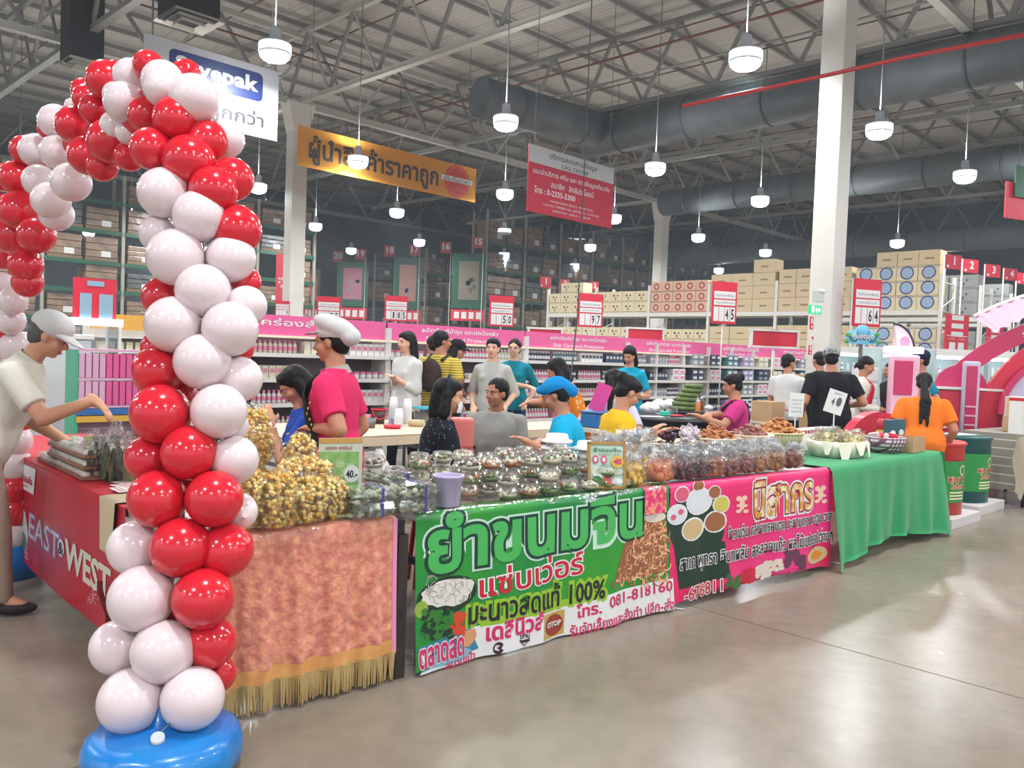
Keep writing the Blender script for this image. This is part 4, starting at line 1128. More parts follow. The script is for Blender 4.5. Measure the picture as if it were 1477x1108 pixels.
def tall_rack(P, nb, bay, levels, ztop, label, fr=True, skip=.1, depth=1.1, where='', hs=1.0, sides=(0,)):
    r = thing('pallet_rack', label, 'rack', (P.x, P.y, 0), ANG_A)
    for k in range(nb + 1):
        b = MB(); x = k * bay
        for y in (0.05, depth - .05): b.box((x, y, ztop / 2), (.11, .09, ztop))
        b.build('upright_frame', POSTC if k % 1 == 0 else GRN, r)
    beams = MB()
    for k in range(nb):
        for z in levels:
            MB().box(((k + .5) * bay, .0, z - .07), (bay - .1, .06, .15)).build('beam', GRN, r)
    for k in range(nb):
        for z in levels + [0.0]:
            for s_ in range(2):
                if random.random() < skip or tall_rack.n >= 298: continue
                tall_rack.n += 1
                p = P + GA * (bay * (k + .27 + .46 * s_)) + GB * .55
                lvw = ('floor level', 'first beam level', 'second beam level', 'third beam level', 'fourth beam level', 'fifth beam level', 'sixth beam level')[([0.0] + levels).index(z)]
                o = obj('wrapped_pallet_load', random.choice(LM), None, (p.x, p.y, z + .01), ANG_A); o.scale = (1, 1, hs)
                tag(o, 'wrapped pallet load, %s, %s half of %s bay, %s' % (lvw, ('left', 'right')[s_], ORD[k], where), 'pallet load', 'pallet loads, %s, %s bay, %s' % (lvw, ORD[k], where))
    return r
tall_rack.n = 0
PL = Vector((-20.6, 25.6, 0))
tall_rack(PL, 6, 2.75, [1.2, 2.25, 3.3, 4.35, 5.5, 6.6], 7.6, 'tall green steel rack of brown wrapped loads at far left', where='far left green rack')
P15 = Vector((-1.5, 42, 0))
tall_rack(P15, 8, 2.8, [1.5, 2.9, 4.3, 5.7, 7.1], 8.7, 'tall green rack numbered 15, its long side running behind the red call centre banner', where='rack behind red banner', hs=1.25, skip=.06)
for q, (nm_, tt) in enumerate((('17', 4.7), ('19', 9.4))):
    tall_rack(P15 + GB * tt, 3, 2.8, [1.5, 2.9, 4.3, 5.7], 7.0, 'tall green rack at the back of the hall, %s' % {'17': 'second from the right', '19': 'third from the right'}[nm_], where='%s back rack' % {'17': 'centre', '19': 'left'}[nm_], hs=1.25, skip=.1)
# rack end frames with posters
PK = [((652, 700), (366, 445), 'grey picture poster', (120, 112, 98)), ((568, 608), (372, 446), 'family photo poster', (170, 120, 104)), ((486, 531), (378, 442), 'pink bottle poster', (176, 104, 120)), ((440, 462), (388, 442), 'red sale poster', (196, 88, 70))]
for q, ((x0, x1), (y0, y1), ds, c) in enumerate(PK):
    d = 41.2 + q * 3.0
    def pic(b, S, q=q): patch(b, S, -.30, -.34, .30, .36, 1)
    def pic2(b, S, q=q):
        for k in range(7): disc(b, S, random.uniform(-.2, .2), random.uniform(-.28, .1), .07, .05, 2, 0, 8, jit=.4)
    board(x0, x1, y0, y1, d, 'poster_frame', 'green rack end frame holding a ' + ds + ', far back', GRN, R_(-45) * 0, [('poster', mat('poster_' + str(q), c, .5), pic), ('poster_figures', mat('poster_fig' + str(q), (150, 130, 140) if q else (88, 84, 76), .5), pic2)])
    board(x0 - 2, x1 - 2, y1 + 2, y1 + 18, d, 'aisle_list_board', 'small red list board under the ' + ds, M_red, 0, [('print', M_wht, lambda b, S: [patch(b, S, -.4 + .22 * k, -.3, -.25 + .22 * k, .3, 1) for k in range(4)] and None)])
for wh_, (px, py, n_, d) in zip(('rightmost', 'second from the right', 'third from the right', 'fourth from the right', 'fifth from the right', 'leftmost'), ((690, 350, '15', 41), (643, 357, '16', 42.5), (598, 361, '17', 44), (562, 362, '18', 46), (520, 367, '19', 47), (487, 370, '20', 48.5))):
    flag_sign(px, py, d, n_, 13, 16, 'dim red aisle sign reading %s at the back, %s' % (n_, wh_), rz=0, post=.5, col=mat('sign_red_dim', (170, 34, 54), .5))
board(398, 416, 366, 436, 30, 'hanging_poster', 'tall red poster banner just left of the far pillar', mat('poster_red', (190, 44, 66), .5), 0, [('print', mat('poster_prt', (214, 150, 150), .5), lambda b, S: [disc(b, S, random.uniform(-.3, .3), random.uniform(-.4, 0), .12, .04, 1, 0, 10) for k in range(6)] and None)], post=True)
# ---------------------------------------------------------------- hanging banners
def hang_banner(P, w_, h_, name, lbl, m, th=.02):
    t = thing(name, lbl, 'sign', (P.x, P.y, P.z), ANG_A)
    MB().box((w_ / 2, 0, -h_ / 2), (w_, th, h_)).build('banner_sheet', m, t)
    for f_ in (.06, .94): MB().tube((w_ * f_, 0, 0), (w_ * f_, 0, ZR - .5 - P.z), .008, n=5).build('hanging_wire', M_steel, t)
    S = lambda x, y, hh: Vector((x * w_, -th / 2 - .003 - hh * 2, -h_ + y * h_))
    return t, S
def hb(t, nm_, m, fn): b = MB(); fn(b); return b.build(nm_, m, t)
# white / blue
Pr = atd(402, 104, 15.9); P = Pr - GA * 2.5
BLUE = mat('logo_blue', (34, 52, 112), .4)
t, S = hang_banner(P, 2.5, 1.3, 'hanging_banner', 'white hanging board with a dark blue rounded logo, behind the balloon arch top', mat('banner_white', (188, 186, 188), .5))
def rr(b, x0, y0, x1, y1, r, h):
    pts = []
    for cx, cy, a0 in ((x1 - r, y1 - r * 1.9, 0), (x0 + r, y1 - r * 1.9, 90), (x0 + r, y0 + r * 1.9, 180), (x1 - r, y0 + r * 1.9, 270)):
        for k in range(5): a = R_(a0 + 22.5 * k); pts.append(S(cx + r * math.cos(a), cy + r * 1.9 * math.sin(a), h * .0015))
    b.add(pts, [tuple(range(len(pts)))])
hb(t, 'logo_block', BLUE, lambda b: rr(b, .17, .50, .87, .90, .04, 1))
hb(t, 'logo_lettering', M_wht, lambda b: letters(b, S, 'Savepak', .52, .70, wd=.60, ht=.26, h=2, bold=.035))
hb(t, 'lettering', mat('print_charcoal', (60, 58, 62), .5), lambda b: letters(b, S, 'ที่ถูกกว่า', .62, .22, wd=.52, ht=.26, h=1, bold=.02))
# yellow
P = atd(430, 180, 22)
t, S = hang_banner(P, 6.35, 1.05, 'hanging_banner', 'long yellow hanging banner with black Thai lettering and a red round badge', mat('banner_yellow', (208, 140, 46), .8, spec=.2))
hb(t, 'lettering', mat('print_brown', (66, 50, 44), .5), lambda b: letters(b, S, 'ผู้นำสินค้าราคาถูก', .405, .46, wd=.70, ht=.72, h=1, bold=.03))
hb(t, 'badge', mat('badge_red', (196, 48, 44), .5), lambda b: disc(b, S, .875, .5, .085, .50, 1, 0, 44, star=-.1, teeth=1))
hb(t, 'badge_ring', mat('badge_orange', (226, 110, 60), .5), lambda b: [ring(b, lambda x, y, hh: S(.875 + x * .085, .5 + y * .5, .003), 0, 0, .84, .05), letters(b, S, 'ถูกที่สุด', .875, .27, wd=.07, ht=.12, h=2)])
hb(t, 'badge_strip', M_wht, lambda b: patch(b, S, .775, .47, .975, .62, 2))
hb(t, 'badge_lettering', MATS['print_brown'], lambda b: letters(b, S, 'ประกันราคา', .875, .55, wd=.17, ht=.14, h=3, bold=.01))
# call centre
P = atd(763, 207, 18)
t, S = hang_banner(P, 2.95, 1.43, 'hanging_banner', 'red and white hanging banner reading CALL CENTER with rows of Thai text', mat('banner_crimson', (190, 38, 62), .8))
hb(t, 'white_header', mat('banner_white', (188, 186, 188), .5), lambda b: patch(b, S, 0, .74, 1, 1, 1))
hb(t, 'header_lettering', MATS['print_charcoal'], lambda b: [letters(b, S, 'บริการสอบถามข้อมูล', .5, .90, wd=.56, ht=.12, h=2, bold=.01), letters(b, S, 'CALL CENTER', .52, .79, wd=.32, ht=.06, h=2, bold=.015)])
hb(t, 'lettering', mat('print_pale', (226, 206, 208), .5), lambda b: [letters(b, S, 'แนะนำบริการ ครีม และ ถามข้อมูลเกี่ยวกับ', .5, .62, wd=.90, ht=.11, h=1, bold=.012), letters(b, S, 'สมาชิก   สิทธิประโยชน์', .5, .48, wd=.5, ht=.10, h=1, bold=.012),
    letters(b, S, 'โทร : 0-2335-5300', .30, .35, wd=.46, ht=.10, h=1, bold=.02), letters(b, S, 'INFORMATION SERVICE : PROMOTION', .5, .22, wd=.5, ht=.035, h=1), letters(b, S, 'CONTACT MEMBER CALL CENTER TEL : 0-2335-5300', .5, .15, wd=.66, ht=.035, h=1), letters(b, S, 'EVERYDAY : 8.00 A - 17.00 PM', .5, .08, wd=.44, ht=.035, h=1)])
# green and red hanging board at the right edge
Pg = atd(1462, 292, 17.5)
t = thing('hanging_board', 'green and red hanging board with a white arrow cut off by the right frame edge', 'sign', (Pg.x, Pg.y, Pg.z), R_(25))
MB().box((.25, .05, .05), (.9, .03, .75)).build('red_panel', M_red, t)
MB().box((.45, 0, .45), (.9, .03, .65)).build('green_panel', mat('board_green', (18, 92, 60), .5), t)
MB().prism([(.25, .45), (.5, .65), (.5, .52), (.8, .52), (.8, .38), (.5, .38), (.5, .25)], 0, .004, M=Matrix.Translation((0, -.016, 0)) @ Matrix.Rotation(PI / 2, 4, 'X')).build('arrow', M_wht, t)
MB().tube((.1, 0, .7), (.1, 0, ZR - .5 - Pg.z), .008, n=5).build('hanging_wire', M_steel, t)
# thin hanging wires/cables
for k, (px, d, z0) in enumerate(((834, 6.7, 0.95), (1315, 12, 2.5), (570, 24, 7.5), (290, 10, 6.8))):
    if k == 0:
        a = atd(815, 622, 6.9); b_ = atd(840, 300, 7.6)
        o = MB().path([a, (a + b_) / 2 + Vector((.03, 0, 0)), b_, b_ + Vector((.05, .2, 6.5))], .006, 5).build('hanging_cable', M_black)
        tag(o, 'thin black cable hanging from the roof down past the cyan shirt', 'cable')
# signs and fittings on the big pillar
def on_pillar(px, py, w_, h_, name, lbl, m, cat='sign', th=.03, parts=()):
    # pillar face towards the camera: local -y face of the column
    a = CR - GB * (.46 * .43)
    r = ray(px, py); n = -GB; tt = (a - Vector((0, 0, EYE))).dot(n) / r.dot(n); p = Vector((0, 0, EYE)) + r * tt + n * (th / 2 + .002)
    t = thing(name, lbl, cat, p, ANG_A)
    MB().box((0, 0, 0), (w_, th, h_), bev=.004).build('panel', m, t)
    S = lambda x, y, hh: Vector((x * w_, -th / 2 - .001 - hh, y * h_))
    for nm_, m_, fn in parts: b = MB(); fn(b, S); b.build(nm_, m_, t)
    return t
on_pillar(1176, 428, .23, .17, 'emergency_light', 'small pale emergency light box above the green exit sign on the pillar', mat('ex_box', (206, 206, 200), .5), 'lamp', .10,
          [('lamp_head', M_white, lambda b, S: [b.ball(S(-.25, .5, 0), .035, 8, 6), b.ball(S(.25, .5, 0), .035, 8, 6)])])
EXM = mat('exit_green', (20, 140, 90), .4, emit=((40, 200, 130), .7)); EXW = mat('exit_white', (230, 250, 240), .4, emit=((225, 255, 240), 1.2))
on_pillar(1173, 447, .37, .14, 'exit_sign', 'lit green exit sign with a running figure on the big pillar', EXM, 'sign', .05,
          [('pictogram', EXW, lambda b, S: [patch(b, S, -.46, -.38, -.20, .38, 1), disc(b, S, -.02, .24, .03, .08, 1), patch(b, S, -.08, -.1, .30, .12, 1), b.add([S(.24, .34, .001), S(.24, -.32, .001), S(.42, .0, .001)], [(0, 1, 2)]), b.add([S(-.06, -.1, .001), S(.04, -.1, .001), S(.10, -.4, .001), S(.04, -.4, .001)], [(0, 1, 2, 3)])])])
def fx(b, S): patch(b, S, -.25, -.05, .25, .4, 1); disc(b, S, 0, -.3, .22, .12, 1)
on_pillar(1170, 466, .12, .20, 'fire_sign', 'small red and white fire equipment sign on the pillar, below the exit sign', M_red, 'sign', .01, [('pictogram', M_wht, fx)])
on_pillar(1168, 505, .12, .15, 'fire_sign', 'lower red and white fire equipment sign on the pillar', M_red, 'sign', .01, [('pictogram', M_wht, fx)])
on_pillar(1169, 487, .10, .08, 'alarm_button', 'small white and red fire alarm call point on the pillar', M_wht, 'alarm', .03, [('button', M_red, lambda b, S: b.ball(S(0, 0, 0), .022, 8, 6))])
# ================================================================ THE STALL
T = Vector((.773, .634, 0)).normalized(); N = Vector((-T.y, T.x, 0)); ANG_T = math.atan2(T.y, T.x)
ZT = .75
F0 = Vector((-1.15, 3.185, 0)); F1 = Vector((-.49, 3.72, 0)); F2 = Vector((-.42, 3.78, 0)); F3 = Vector((.955, 4.90, 0)); F4 = Vector((2.36, 6.05, 0)); F5 = Vector((3.86, 7.48, 0))
def table(P, L, D, ang, label, name='folding_table', cat='table', zt=ZT - .012, topm=None, legm=None, panel=True):
    t = thing(name, label, cat, (P.x, P.y, 0), ang)
    MB().box((L / 2, D / 2, zt - .02), (L, D, .035), bev=.006).build('tabletop', topm or M_white, t)
    for x in (.06, L - .06):
        for y in (.07, D - .07): MB().tube((x, y, 0), (x, y, zt - .03), .018, n=8).build('leg', legm or M_steel, t)
        MB().box((x, D / 2, zt - .25), (.025, D - .18, .03)).build('brace', legm or M_steel, t)
    return t
W2 = mat('table_white', (214, 206, 196), .45)
L1 = (F1 - F0).length
t1 = table(F0 + N * .02, L1, .85, ANG_T, 'folding table under the salmon fringed cloth with bags of corn snacks', topm=W2)
# dark end panel of the first table
ep = F1 + T * .035
eb = MB().box((0, .36, .365), (.045, .66, .73), bev=.004).box((0, .015, .33), (.05, .03, .66)).build('end_panel', M_dark, None, (ep.x, ep.y, 0), ANG_T)
tag(eb, 'dark wooden end board standing between the salmon cloth and the green banner', 'board')
L2 = (F3 - F2).length; L3 = (F4 - F3).length; L4 = (F5 - F4).length
A4 = math.atan2((F5 - F4).y, (F5 - F4).x); T4 = (F5 - F4).normalized(); N4 = Vector((-T4.y, T4.x, 0))
table(F2 + N * .02 + T * .04, L2 - .08, .9, ANG_T, 'folding table behind the green banner, stacked with clear bowls', topm=W2)
table(F3 + N * .02, L3 - .02, .90, ANG_T, 'folding table behind the pink banner, holding snack bags and baskets', topm=W2)
table(F4 + N4 * .03 + T4 * .04, L4 - .02, .85, A4, 'folding table under the plain green cloth', topm=W2)
def drape(P, ang, L, mat_, name, label, cat, over=.25, z0=.03, amp=.012, waves=5, zt=ZT, seed=0, hem=0.0, nu=60, nv=24, flare=.03, endw=None):
    """cloth lying on the table edge and hanging to z0; returns object root and S(x, y, h) over the hanging face (y = height)"""
    t = thing(name, label, cat, (P.x, P.y, 0), ang)
    def off(x, z):
        k = max(0, 1 - z / zt)
        return (amp * math.sin(2 * PI * waves * x / L + seed) + amp * .5 * math.sin(2 * PI * waves * 2.3 * x / L + 1.3 * seed + 3 * z)) * (.25 + k) + flare * k
    def S(x, y, h): return Vector((x, -off(x, y) - h, y)) if y <= zt else Vector((x, y - zt - .004, zt + .006 + h))
    def G(u, v):
        x = L * u; q = v * (over + zt - z0 + .0)
        if q < over: return Vector((x, over - q + 0.0, zt + .004 + .001 * math.sin(30 * x)))
        z = zt - (q - over); zz = z0 + hem * math.sin(PI * u) if z <= z0 + 1e-6 else z
        r = .012
        p = S(x, max(z, zz if z <= z0 + 1e-6 else z), 0); p.z = max(zz, z) if z <= z0 + 1e-6 else z
        if q - over < r: p.y = -off(x, z) * ((q - over) / r); 
        return p
    b = MB(); b.grid(G, nu, nv); o = b.build('cloth', mat_, t)
    return t, S
def inv_frame(P, ang):
    """photo pixel -> (x, y) on the vertical plane through P along direction ang"""
    d = Vector((math.cos(ang), math.sin(ang), 0)); n = Vector((-d.y, d.x, 0))
    def f(px, py):
        r = ray(px, py); o = Vector((0, 0, EYE)); k = (Vector((P.x, P.y, 0)) - o).dot(n) / r.dot(n); q = o + r * k
        return (q - Vector((P.x, P.y, 0))).dot(d), q.z
    return f
def wr(b, S, inv, body, p0, p1, hpx, h=1, bold=0.0, mi=0, shear=0.0):
    x0, y0 = inv(*p0); x1, y1 = inv(*p1); cx, cy = (x0 + x1) / 2, (y0 + y1) / 2
    pm_ = ((p0[0] + p1[0]) / 2, (p0[1] + p1[1]) / 2)
    ya = inv(pm_[0], pm_[1] - hpx / 2)[1]; yb = inv(pm_[0], pm_[1] + hpx / 2)[1]
    letters(b, S, body, cx, cy, wd=math.hypot(x1 - x0, y1 - y0), ht=abs(ya - yb), h=h, mi=mi, bold=bold, tilt=math.atan2(y1 - y0, x1 - x0), shear=shear)
def el(b, S, inv, px, py, rx, ry, h=1, mi=0, n=16, jit=0.0):
    x, y = inv(px, py); xa, _ = inv(px + rx, py); _, ya = inv(px, py - ry)
    disc(b, S, x, y, abs(xa - x), abs(ya - y), h, mi, n, jit=jit)
def quad(b, S, inv, pts, h=1, mi=0, n=8):
    q = [Vector((*inv(*p), 0)) for p in pts]
    def fn(u, v):
        a = q[3].lerp(q[2], u); c = q[0].lerp(q[1], u); p = a.lerp(c, v); return S(p.x, p.y, h * .0015)
    b.grid(fn, n, n, mi, False)
def lay(t, name, m, fn): b = MB(); fn(b); return b.build(name, m, t)
# ---- salmon cloth with golden fringe
SAL = mat('salmon_brocade', (206, 116, 100), .42, spec=.5, noise=(26, (236, 160, 122), 8, (.40, .66)), bump=(16, 1.0, .018), sheen=.4)
tc_, Ss = drape(F0, ANG_T, L1, SAL, 'tablecloth', 'shiny salmon brocade cloth with a golden fringe hanging over the first table', 'tablecloth', over=.84, z0=.13, amp=.013, waves=5)
fr = MB(); GF = mat('fringe_gold', (188, 158, 104), .6, spec=.3)
k = 0; x = .005
while x < L1 - .005:
    p = Ss(x, .14, .001); dz = .125 + random.uniform(-.012, .006); dx = random.uniform(-.006, .006); wq = .0045
    fr.add([p + Vector((-wq, 0, 0)), p + Vector((wq, 0, 0)), p + Vector((dx + wq * .5, random.uniform(-.008, .004), -dz)), p + Vector((dx - wq * .5, random.uniform(-.008, .004), -dz))], [(0, 1, 2, 3)])
    x += .0048
fo = fr.build('fringe', GF, tc_); fo['kind'] = 'stuff'
lay(tc_, 'orange_border', mat('border_gold', (216, 146, 84), .4, noise=(14, (226, 170, 100))), lambda b: b.grid(lambda u, v: Ss(L1 * u, .13 + .06 * v + .006 * math.sin(40 * u), .002), 60, 2))
lay(tc_, 'pink_selvage', mat('selvage_pink', (226, 140, 180), .5), lambda b: b.grid(lambda u, v: Ss(L1 - .022 * (1 - u), .14 + .6 * v, .002), 2, 14))
# clear plastic sheet on the first two tables
pl = thing('plastic_sheet', 'thin clear plastic sheet over the salmon cloth and the green banner edge', 'sheet', (F0.x, F0.y, 0), ANG_T)
LL = (F3 - F0).length
def PS(u, v):
    x = LL * .97 * u; q = v * .62; y = .58 - q
    z = ZT + .008 + .0015 * math.sin(19 * x + 5 * q)
    if y < 0: return Vector((x, -.020 - .006 * math.sin(23 * x), z + y * (.75 + .35 * math.sin(7 * x))))
    return Vector((x, y, z))
MB().grid(PS, 90, 16).build('film', film('sheet_film', base=.03, rough=.1, bump=(18, .5)), pl)
# ---- green banner
GBM = mat('banner_green', (26, 132, 60), .38, spec=.45, noise=(1.6, (52, 150, 44), 2, (.4, .65)))
tg, Sg = drape(F2, ANG_T, L2, GBM, 'vinyl_banner', 'green vinyl banner with large Thai lettering and food photos hanging from the bowl table', 'banner', over=.10, z0=.025, amp=.010, waves=3, seed=1.0)
ig = inv_frame(F2, ANG_T)
PMAG = mat('print_magenta', (206, 40, 100), .4); PGD = mat('print_dark_green', (10, 58, 44), .4); PGM = mat('print_mid_green', (70, 176, 88), .4); PRED = mat('print_red', (200, 28, 52), .4)
lay(tg, 'white_strip', M_wht, lambda b: quad(b, Sg, ig, [(640, 914), (964, 832), (964, 876), (597, 970)], .6, 0, 60))
lay(tg, 'green_glow', mat('print_lime', (150, 190, 50), .4), lambda b: [wr(b, Sg, ig, 'มะนาวสดแท้ 100%', (672, 882), (868, 843), 38, 1, .10), quad(b, Sg, ig, [(690, 893), (860, 852), (860, 862), (690, 904)], .8, 0, 30)])
lay(tg, 'title_outline', mat('print_pale_green', (196, 226, 206), .4), lambda b: wr(b, Sg, ig, 'ยำขนมจีน', (618, 786), (924, 738), 74, 1, .105))
lay(tg, 'title_shadow', PGD, lambda b: wr(b, Sg, ig, 'ยำขนมจีน', (618, 786), (924, 738), 74, 2, .075))
lay(tg, 'title_lettering', PGM, lambda b: wr(b, Sg, ig, 'ยำขนมจีน', (618, 786), (924, 738), 74, 3, .03))
lay(tg, 'subtitle_outline', M_wht, lambda b: wr(b, Sg, ig, 'แซ่บเว่อร์', (691, 843), (838, 808), 36, 1.5, .06))
lay(tg, 'subtitle_lettering', PRED, lambda b: wr(b, Sg, ig, 'แซ่บเว่อร์', (691, 843), (838, 808), 36, 2.5, .015))
lay(tg, 'slogan_lettering', M_pblk, lambda b: wr(b, Sg, ig, 'มะนาวสดแท้ 100%', (674, 882), (866, 844), 34, 3, .02))
lay(tg, 'contact_lettering', PMAG, lambda b: [wr(b, Sg, ig, 'เดลินิวส์', (699, 911), (778, 892), 24, 2, .035), wr(b, Sg, ig, 'โทร.', (827, 881), (861, 873), 18, 2, .03), wr(b, Sg, ig, '081-818160', (872, 867), (962, 842), 15, 2, .02), wr(b, Sg, ig, 'รับจัดเลี้ยงและสั่งทำ ปลีก-ส่ง', (818, 908), (963, 867), 17, 2, .02)])
def logos(b):
    x, y = ig(713, 932); ring(b, Sg, x, y, .030, .008, 2, 0, 20, .4, 2 * PI - .4)
    wr(b, Sg, ig, '3', (710, 932), (717, 932), 13, 2, .03)
    x, y = ig(750, 920); ring(b, Sg, x, y, .034, .006, 2, 0, 4); wr(b, Sg, ig, 'ททบ', (744, 916), (757, 914), 5, 2, .02); quad(b, Sg, ig, [(744, 921), (757, 918), (757, 922), (744, 925)], 2, 0, 1)
lay(tg, 'station_logos', mat('logo_dark', (60, 30, 50), .4), logos)
lay(tg, 'stamp_square', mat('stamp_gold', (196, 156, 84), .4), lambda b: quad(b, Sg, ig, [(780, 886), (812, 878), (810, 912), (778, 922)], 1.5, 0, 10))
lay(tg, 'stamp_disc', mat('stamp_brown', (150, 56, 40), .4), lambda b: el(b, Sg, ig, 795, 900, 14, 15, 2.2))
lay(tg, 'stamp_lettering', M_wht, lambda b: wr(b, Sg, ig, 'OTOP', (784, 901), (806, 896), 7, 3, .03))
NOO = [mat('noodle_' + str(i), c, .5) for i, c in enumerate(((150, 92, 60), (214, 150, 104), (190, 120, 84), (236, 186, 140)))]
def noodles(b):
    quad(b, Sg, ig, [(905, 768), (957, 726), (957, 822), (880, 842)], 1.2, 0, 24)
    for k in range(260):
        u, v = random.random(), random.random(); py = 752 + 88 * v; x0 = 936 - 56 * v ** .8; px = x0 + (958 - x0) * u
        x, y = ig(px, py); a = random.uniform(0, PI); rr_ = random.uniform(.015, .04); a0 = random.uniform(0, 5)
        ring(b, Sg, x, y, rr_, .009, 1.4 + .03 * (k % 30), k % 4, 6, a0, a0 + 2.2)
lay(tg, 'noodle_photo', NOO, noodles)
lay(tg, 'chicken_slice', mat('print_cream', (222, 206, 190), .4), lambda b: el(b, Sg, ig, 943, 746, 14, 7, 3.5))
lay(tg, 'bowl_photo', [mat('print_leaf_dark', (20, 50, 34), .4), mat('print_noodle_white', (222, 216, 206), .4), mat('print_leaf', (48, 120, 44), .4), mat('print_lime2', (140, 170, 60), .4), mat('print_noodle_grey', (176, 166, 160), .4)],
    lambda b: [el(b, Sg, ig, 643, 857, 44, 27, 1.2, 0), el(b, Sg, ig, 644, 853, 39, 20, 1.8, 1, 22, .25)] + [ring(b, Sg, *ig(644 + random.uniform(-30, 30), 853 + random.uniform(-13, 13)), random.uniform(.02, .04), .004, 2 + .02 * k_, 4, 6, k_, k_ + 2) for k_ in range(40)] + [el(b, Sg, ig, 605 + random.uniform(0, 42), 880 + random.uniform(0, 36), 5, 5, 2 + .02 * k, random.choice([0, 2, 2]), 7, .5) for k in range(70)] + [el(b, Sg, ig, 603, 877, 10, 12, 1.9, 3)])
lay(tg, 'chili_photo', mat('print_chili', (206, 70, 40), .4), lambda b: [el(b, Sg, ig, 646 + random.uniform(0, 20), 884 + random.uniform(0, 28), 4, 6, 2.2 + .02 * k, 0, 6, .5) for k in range(26)])
lay(tg, 'market_logo', [mat('print_sea', (60, 130, 160), .4), mat('print_wave', (120, 180, 200), .4), NOO[1]], lambda b: [quad(b, Sg, ig, [(596, 932), (676, 904), (688, 934), (600, 966)], 1.5, 0, 20), el(b, Sg, ig, 640, 946, 36, 10, 2, 1), el(b, Sg, ig, 672, 918, 14, 12, 2.4, 2, 8, .4)])
lay(tg, 'market_logo_outline', M_wht, lambda b: [wr(b, Sg, ig, 'ตลาดสด', (597, 948), (664, 928), 26, 3, .07)])
lay(tg, 'market_logo_lettering', PMAG, lambda b: [wr(b, Sg, ig, 'ตลาดสด', (597, 948), (664, 928), 26, 4, .03), wr(b, Sg, ig, 'สนามเป้า', (637, 957), (682, 942), 13, 3, .02)])
# pink patterned flap between the banners
fl_, Sf = drape(F3 - T * .22, ANG_T, .19, mat('flap_pink', (222, 50, 110), .5, noise=(30, (240, 150, 120), 3, (.5, .6))), 'cloth_flap', 'small pink and gold patterned cloth corner hanging between the two banners', 'cloth', over=.08, z0=.60, amp=.004, waves=1, flare=.055, nu=10, nv=10)
# ---- pink banner
PBM = mat('banner_pink', (222, 28, 84), .38, spec=.45, noise=(1.3, (236, 50, 130), 2, (.4, .62)))
tp_, Sp = drape(F3 + T * .005, ANG_T, L3 - .01, PBM, 'vinyl_banner', 'hot pink vinyl banner with gold Thai lettering and dessert photos under the snack bags', 'banner', over=.05, z0=.03, amp=.012, waves=2.5, seed=2.2, hem=.06)
ip = inv_frame(F3, ANG_T)
lay(tp_, 'leaf_backdrop', mat('print_leaf_dark', (20, 50, 34), .4), lambda b: [el(b, Sp, ip, 1003, 758, 40, 50, 1, 0, 20, .2), quad(b, Sp, ip, [(966, 770), (1040, 780), (1046, 830), (975, 850)], .9, 0, 24)])
bowls_ = [(1007, 723, 19, 20, 'w'), (974, 742, 15, 15, 'w'), (997, 763, 17, 17, 't'), (1029, 752, 15, 16, 'b'), (1038, 727, 12, 13, 'y'), (1029, 710, 9, 10, 'b'), (1007, 701, 9, 8, 'b'), (982, 713, 11, 12, 'p')]
cc = {'w': (220, 222, 226), 't': (206, 176, 128), 'b': (156, 96, 60), 'y': (206, 186, 90), 'p': (220, 90, 120)}
lay(tp_, 'dish_rims', M_wht, lambda b: [el(b, Sp, ip, x, y, rx, ry, 2) for x, y, rx, ry, c in bowls_])
for q in 'wtbyp': lay(tp_, 'dish_contents', mat('dish_' + q, cc[q], .5), lambda b, q=q: [el(b, Sp, ip, x, y, rx * .86, ry * .86, 3, 0, 14, .1) for x, y, rx, ry, c in bowls_ if c == q])
lay(tp_, 'dish_fruit', MATS['dish_p'], lambda b: [el(b, Sp, ip, 968, 746, 4, 4, 4), el(b, Sp, ip, 979, 738, 4, 4, 4)])
TW = 'นิสากร'
lay(tp_, 'title_outline', M_wht, lambda b: wr(b, Sp, ip, TW, (1086, 722), (1170, 709), 48, 1, .10))
lay(tp_, 'title_shadow', mat('title_wine', (150, 20, 50), .4), lambda b: wr(b, Sp, ip, TW, (1086, 722), (1170, 709), 48, 2, .06))
lay(tp_, 'title_lettering', mat('title_gold', (214, 150, 60), .35, noise=(14, (240, 226, 190), 2, (.45, .6))), lambda b: wr(b, Sp, ip, TW, (1086, 722), (1170, 709), 48, 3, .025))
def orn(b):
    for (x, y) in ((1067, 729), (1182, 715)):
        el(b, Sp, ip, x - 4, y - 10, 4, 4, 2, 0, 8); el(b, Sp, ip, x + 4, y - 11, 4, 4, 2, 0, 8); el(b, Sp, ip, x, y - 2, 4, 9, 2, 0, 8)
        for s_ in (-1, 1): el(b, Sp, ip, x + 5 * s_, y + 8, 4, 3, 2, 0, 8); el(b, Sp, ip, x + 5 * s_, y, 3, 2, 2, 0, 8)
lay(tp_, 'ornaments', mat('print_rose_gold', (240, 190, 170), .4), orn)
L_A, L_B = 'ข้าวแต๋น กล้วยเบรคแตก มะขามกวน มะตูม ตาล', 'สาเก พุทรา อินทผลัม สละลอยแก้ว ผลไม้แปรรูปต่างๆ'
lay(tp_, 'text_outline', M_wht, lambda b: [wr(b, Sp, ip, L_A, (1045, 771), (1195, 744), 22, 3.5, .07), wr(b, Sp, ip, L_B, (976, 814), (1196, 772), 26, 3.5, .07), wr(b, Sp, ip, '-676811', (982, 858), (1034, 842), 17, 3.5, .07)])
lay(tp_, 'text_lettering', M_pblk, lambda b: [wr(b, Sp, ip, L_A, (1045, 771), (1195, 744), 22, 4.5, .015), wr(b, Sp, ip, L_B, (976, 814), (1196, 772), 26, 4.5, .015)])
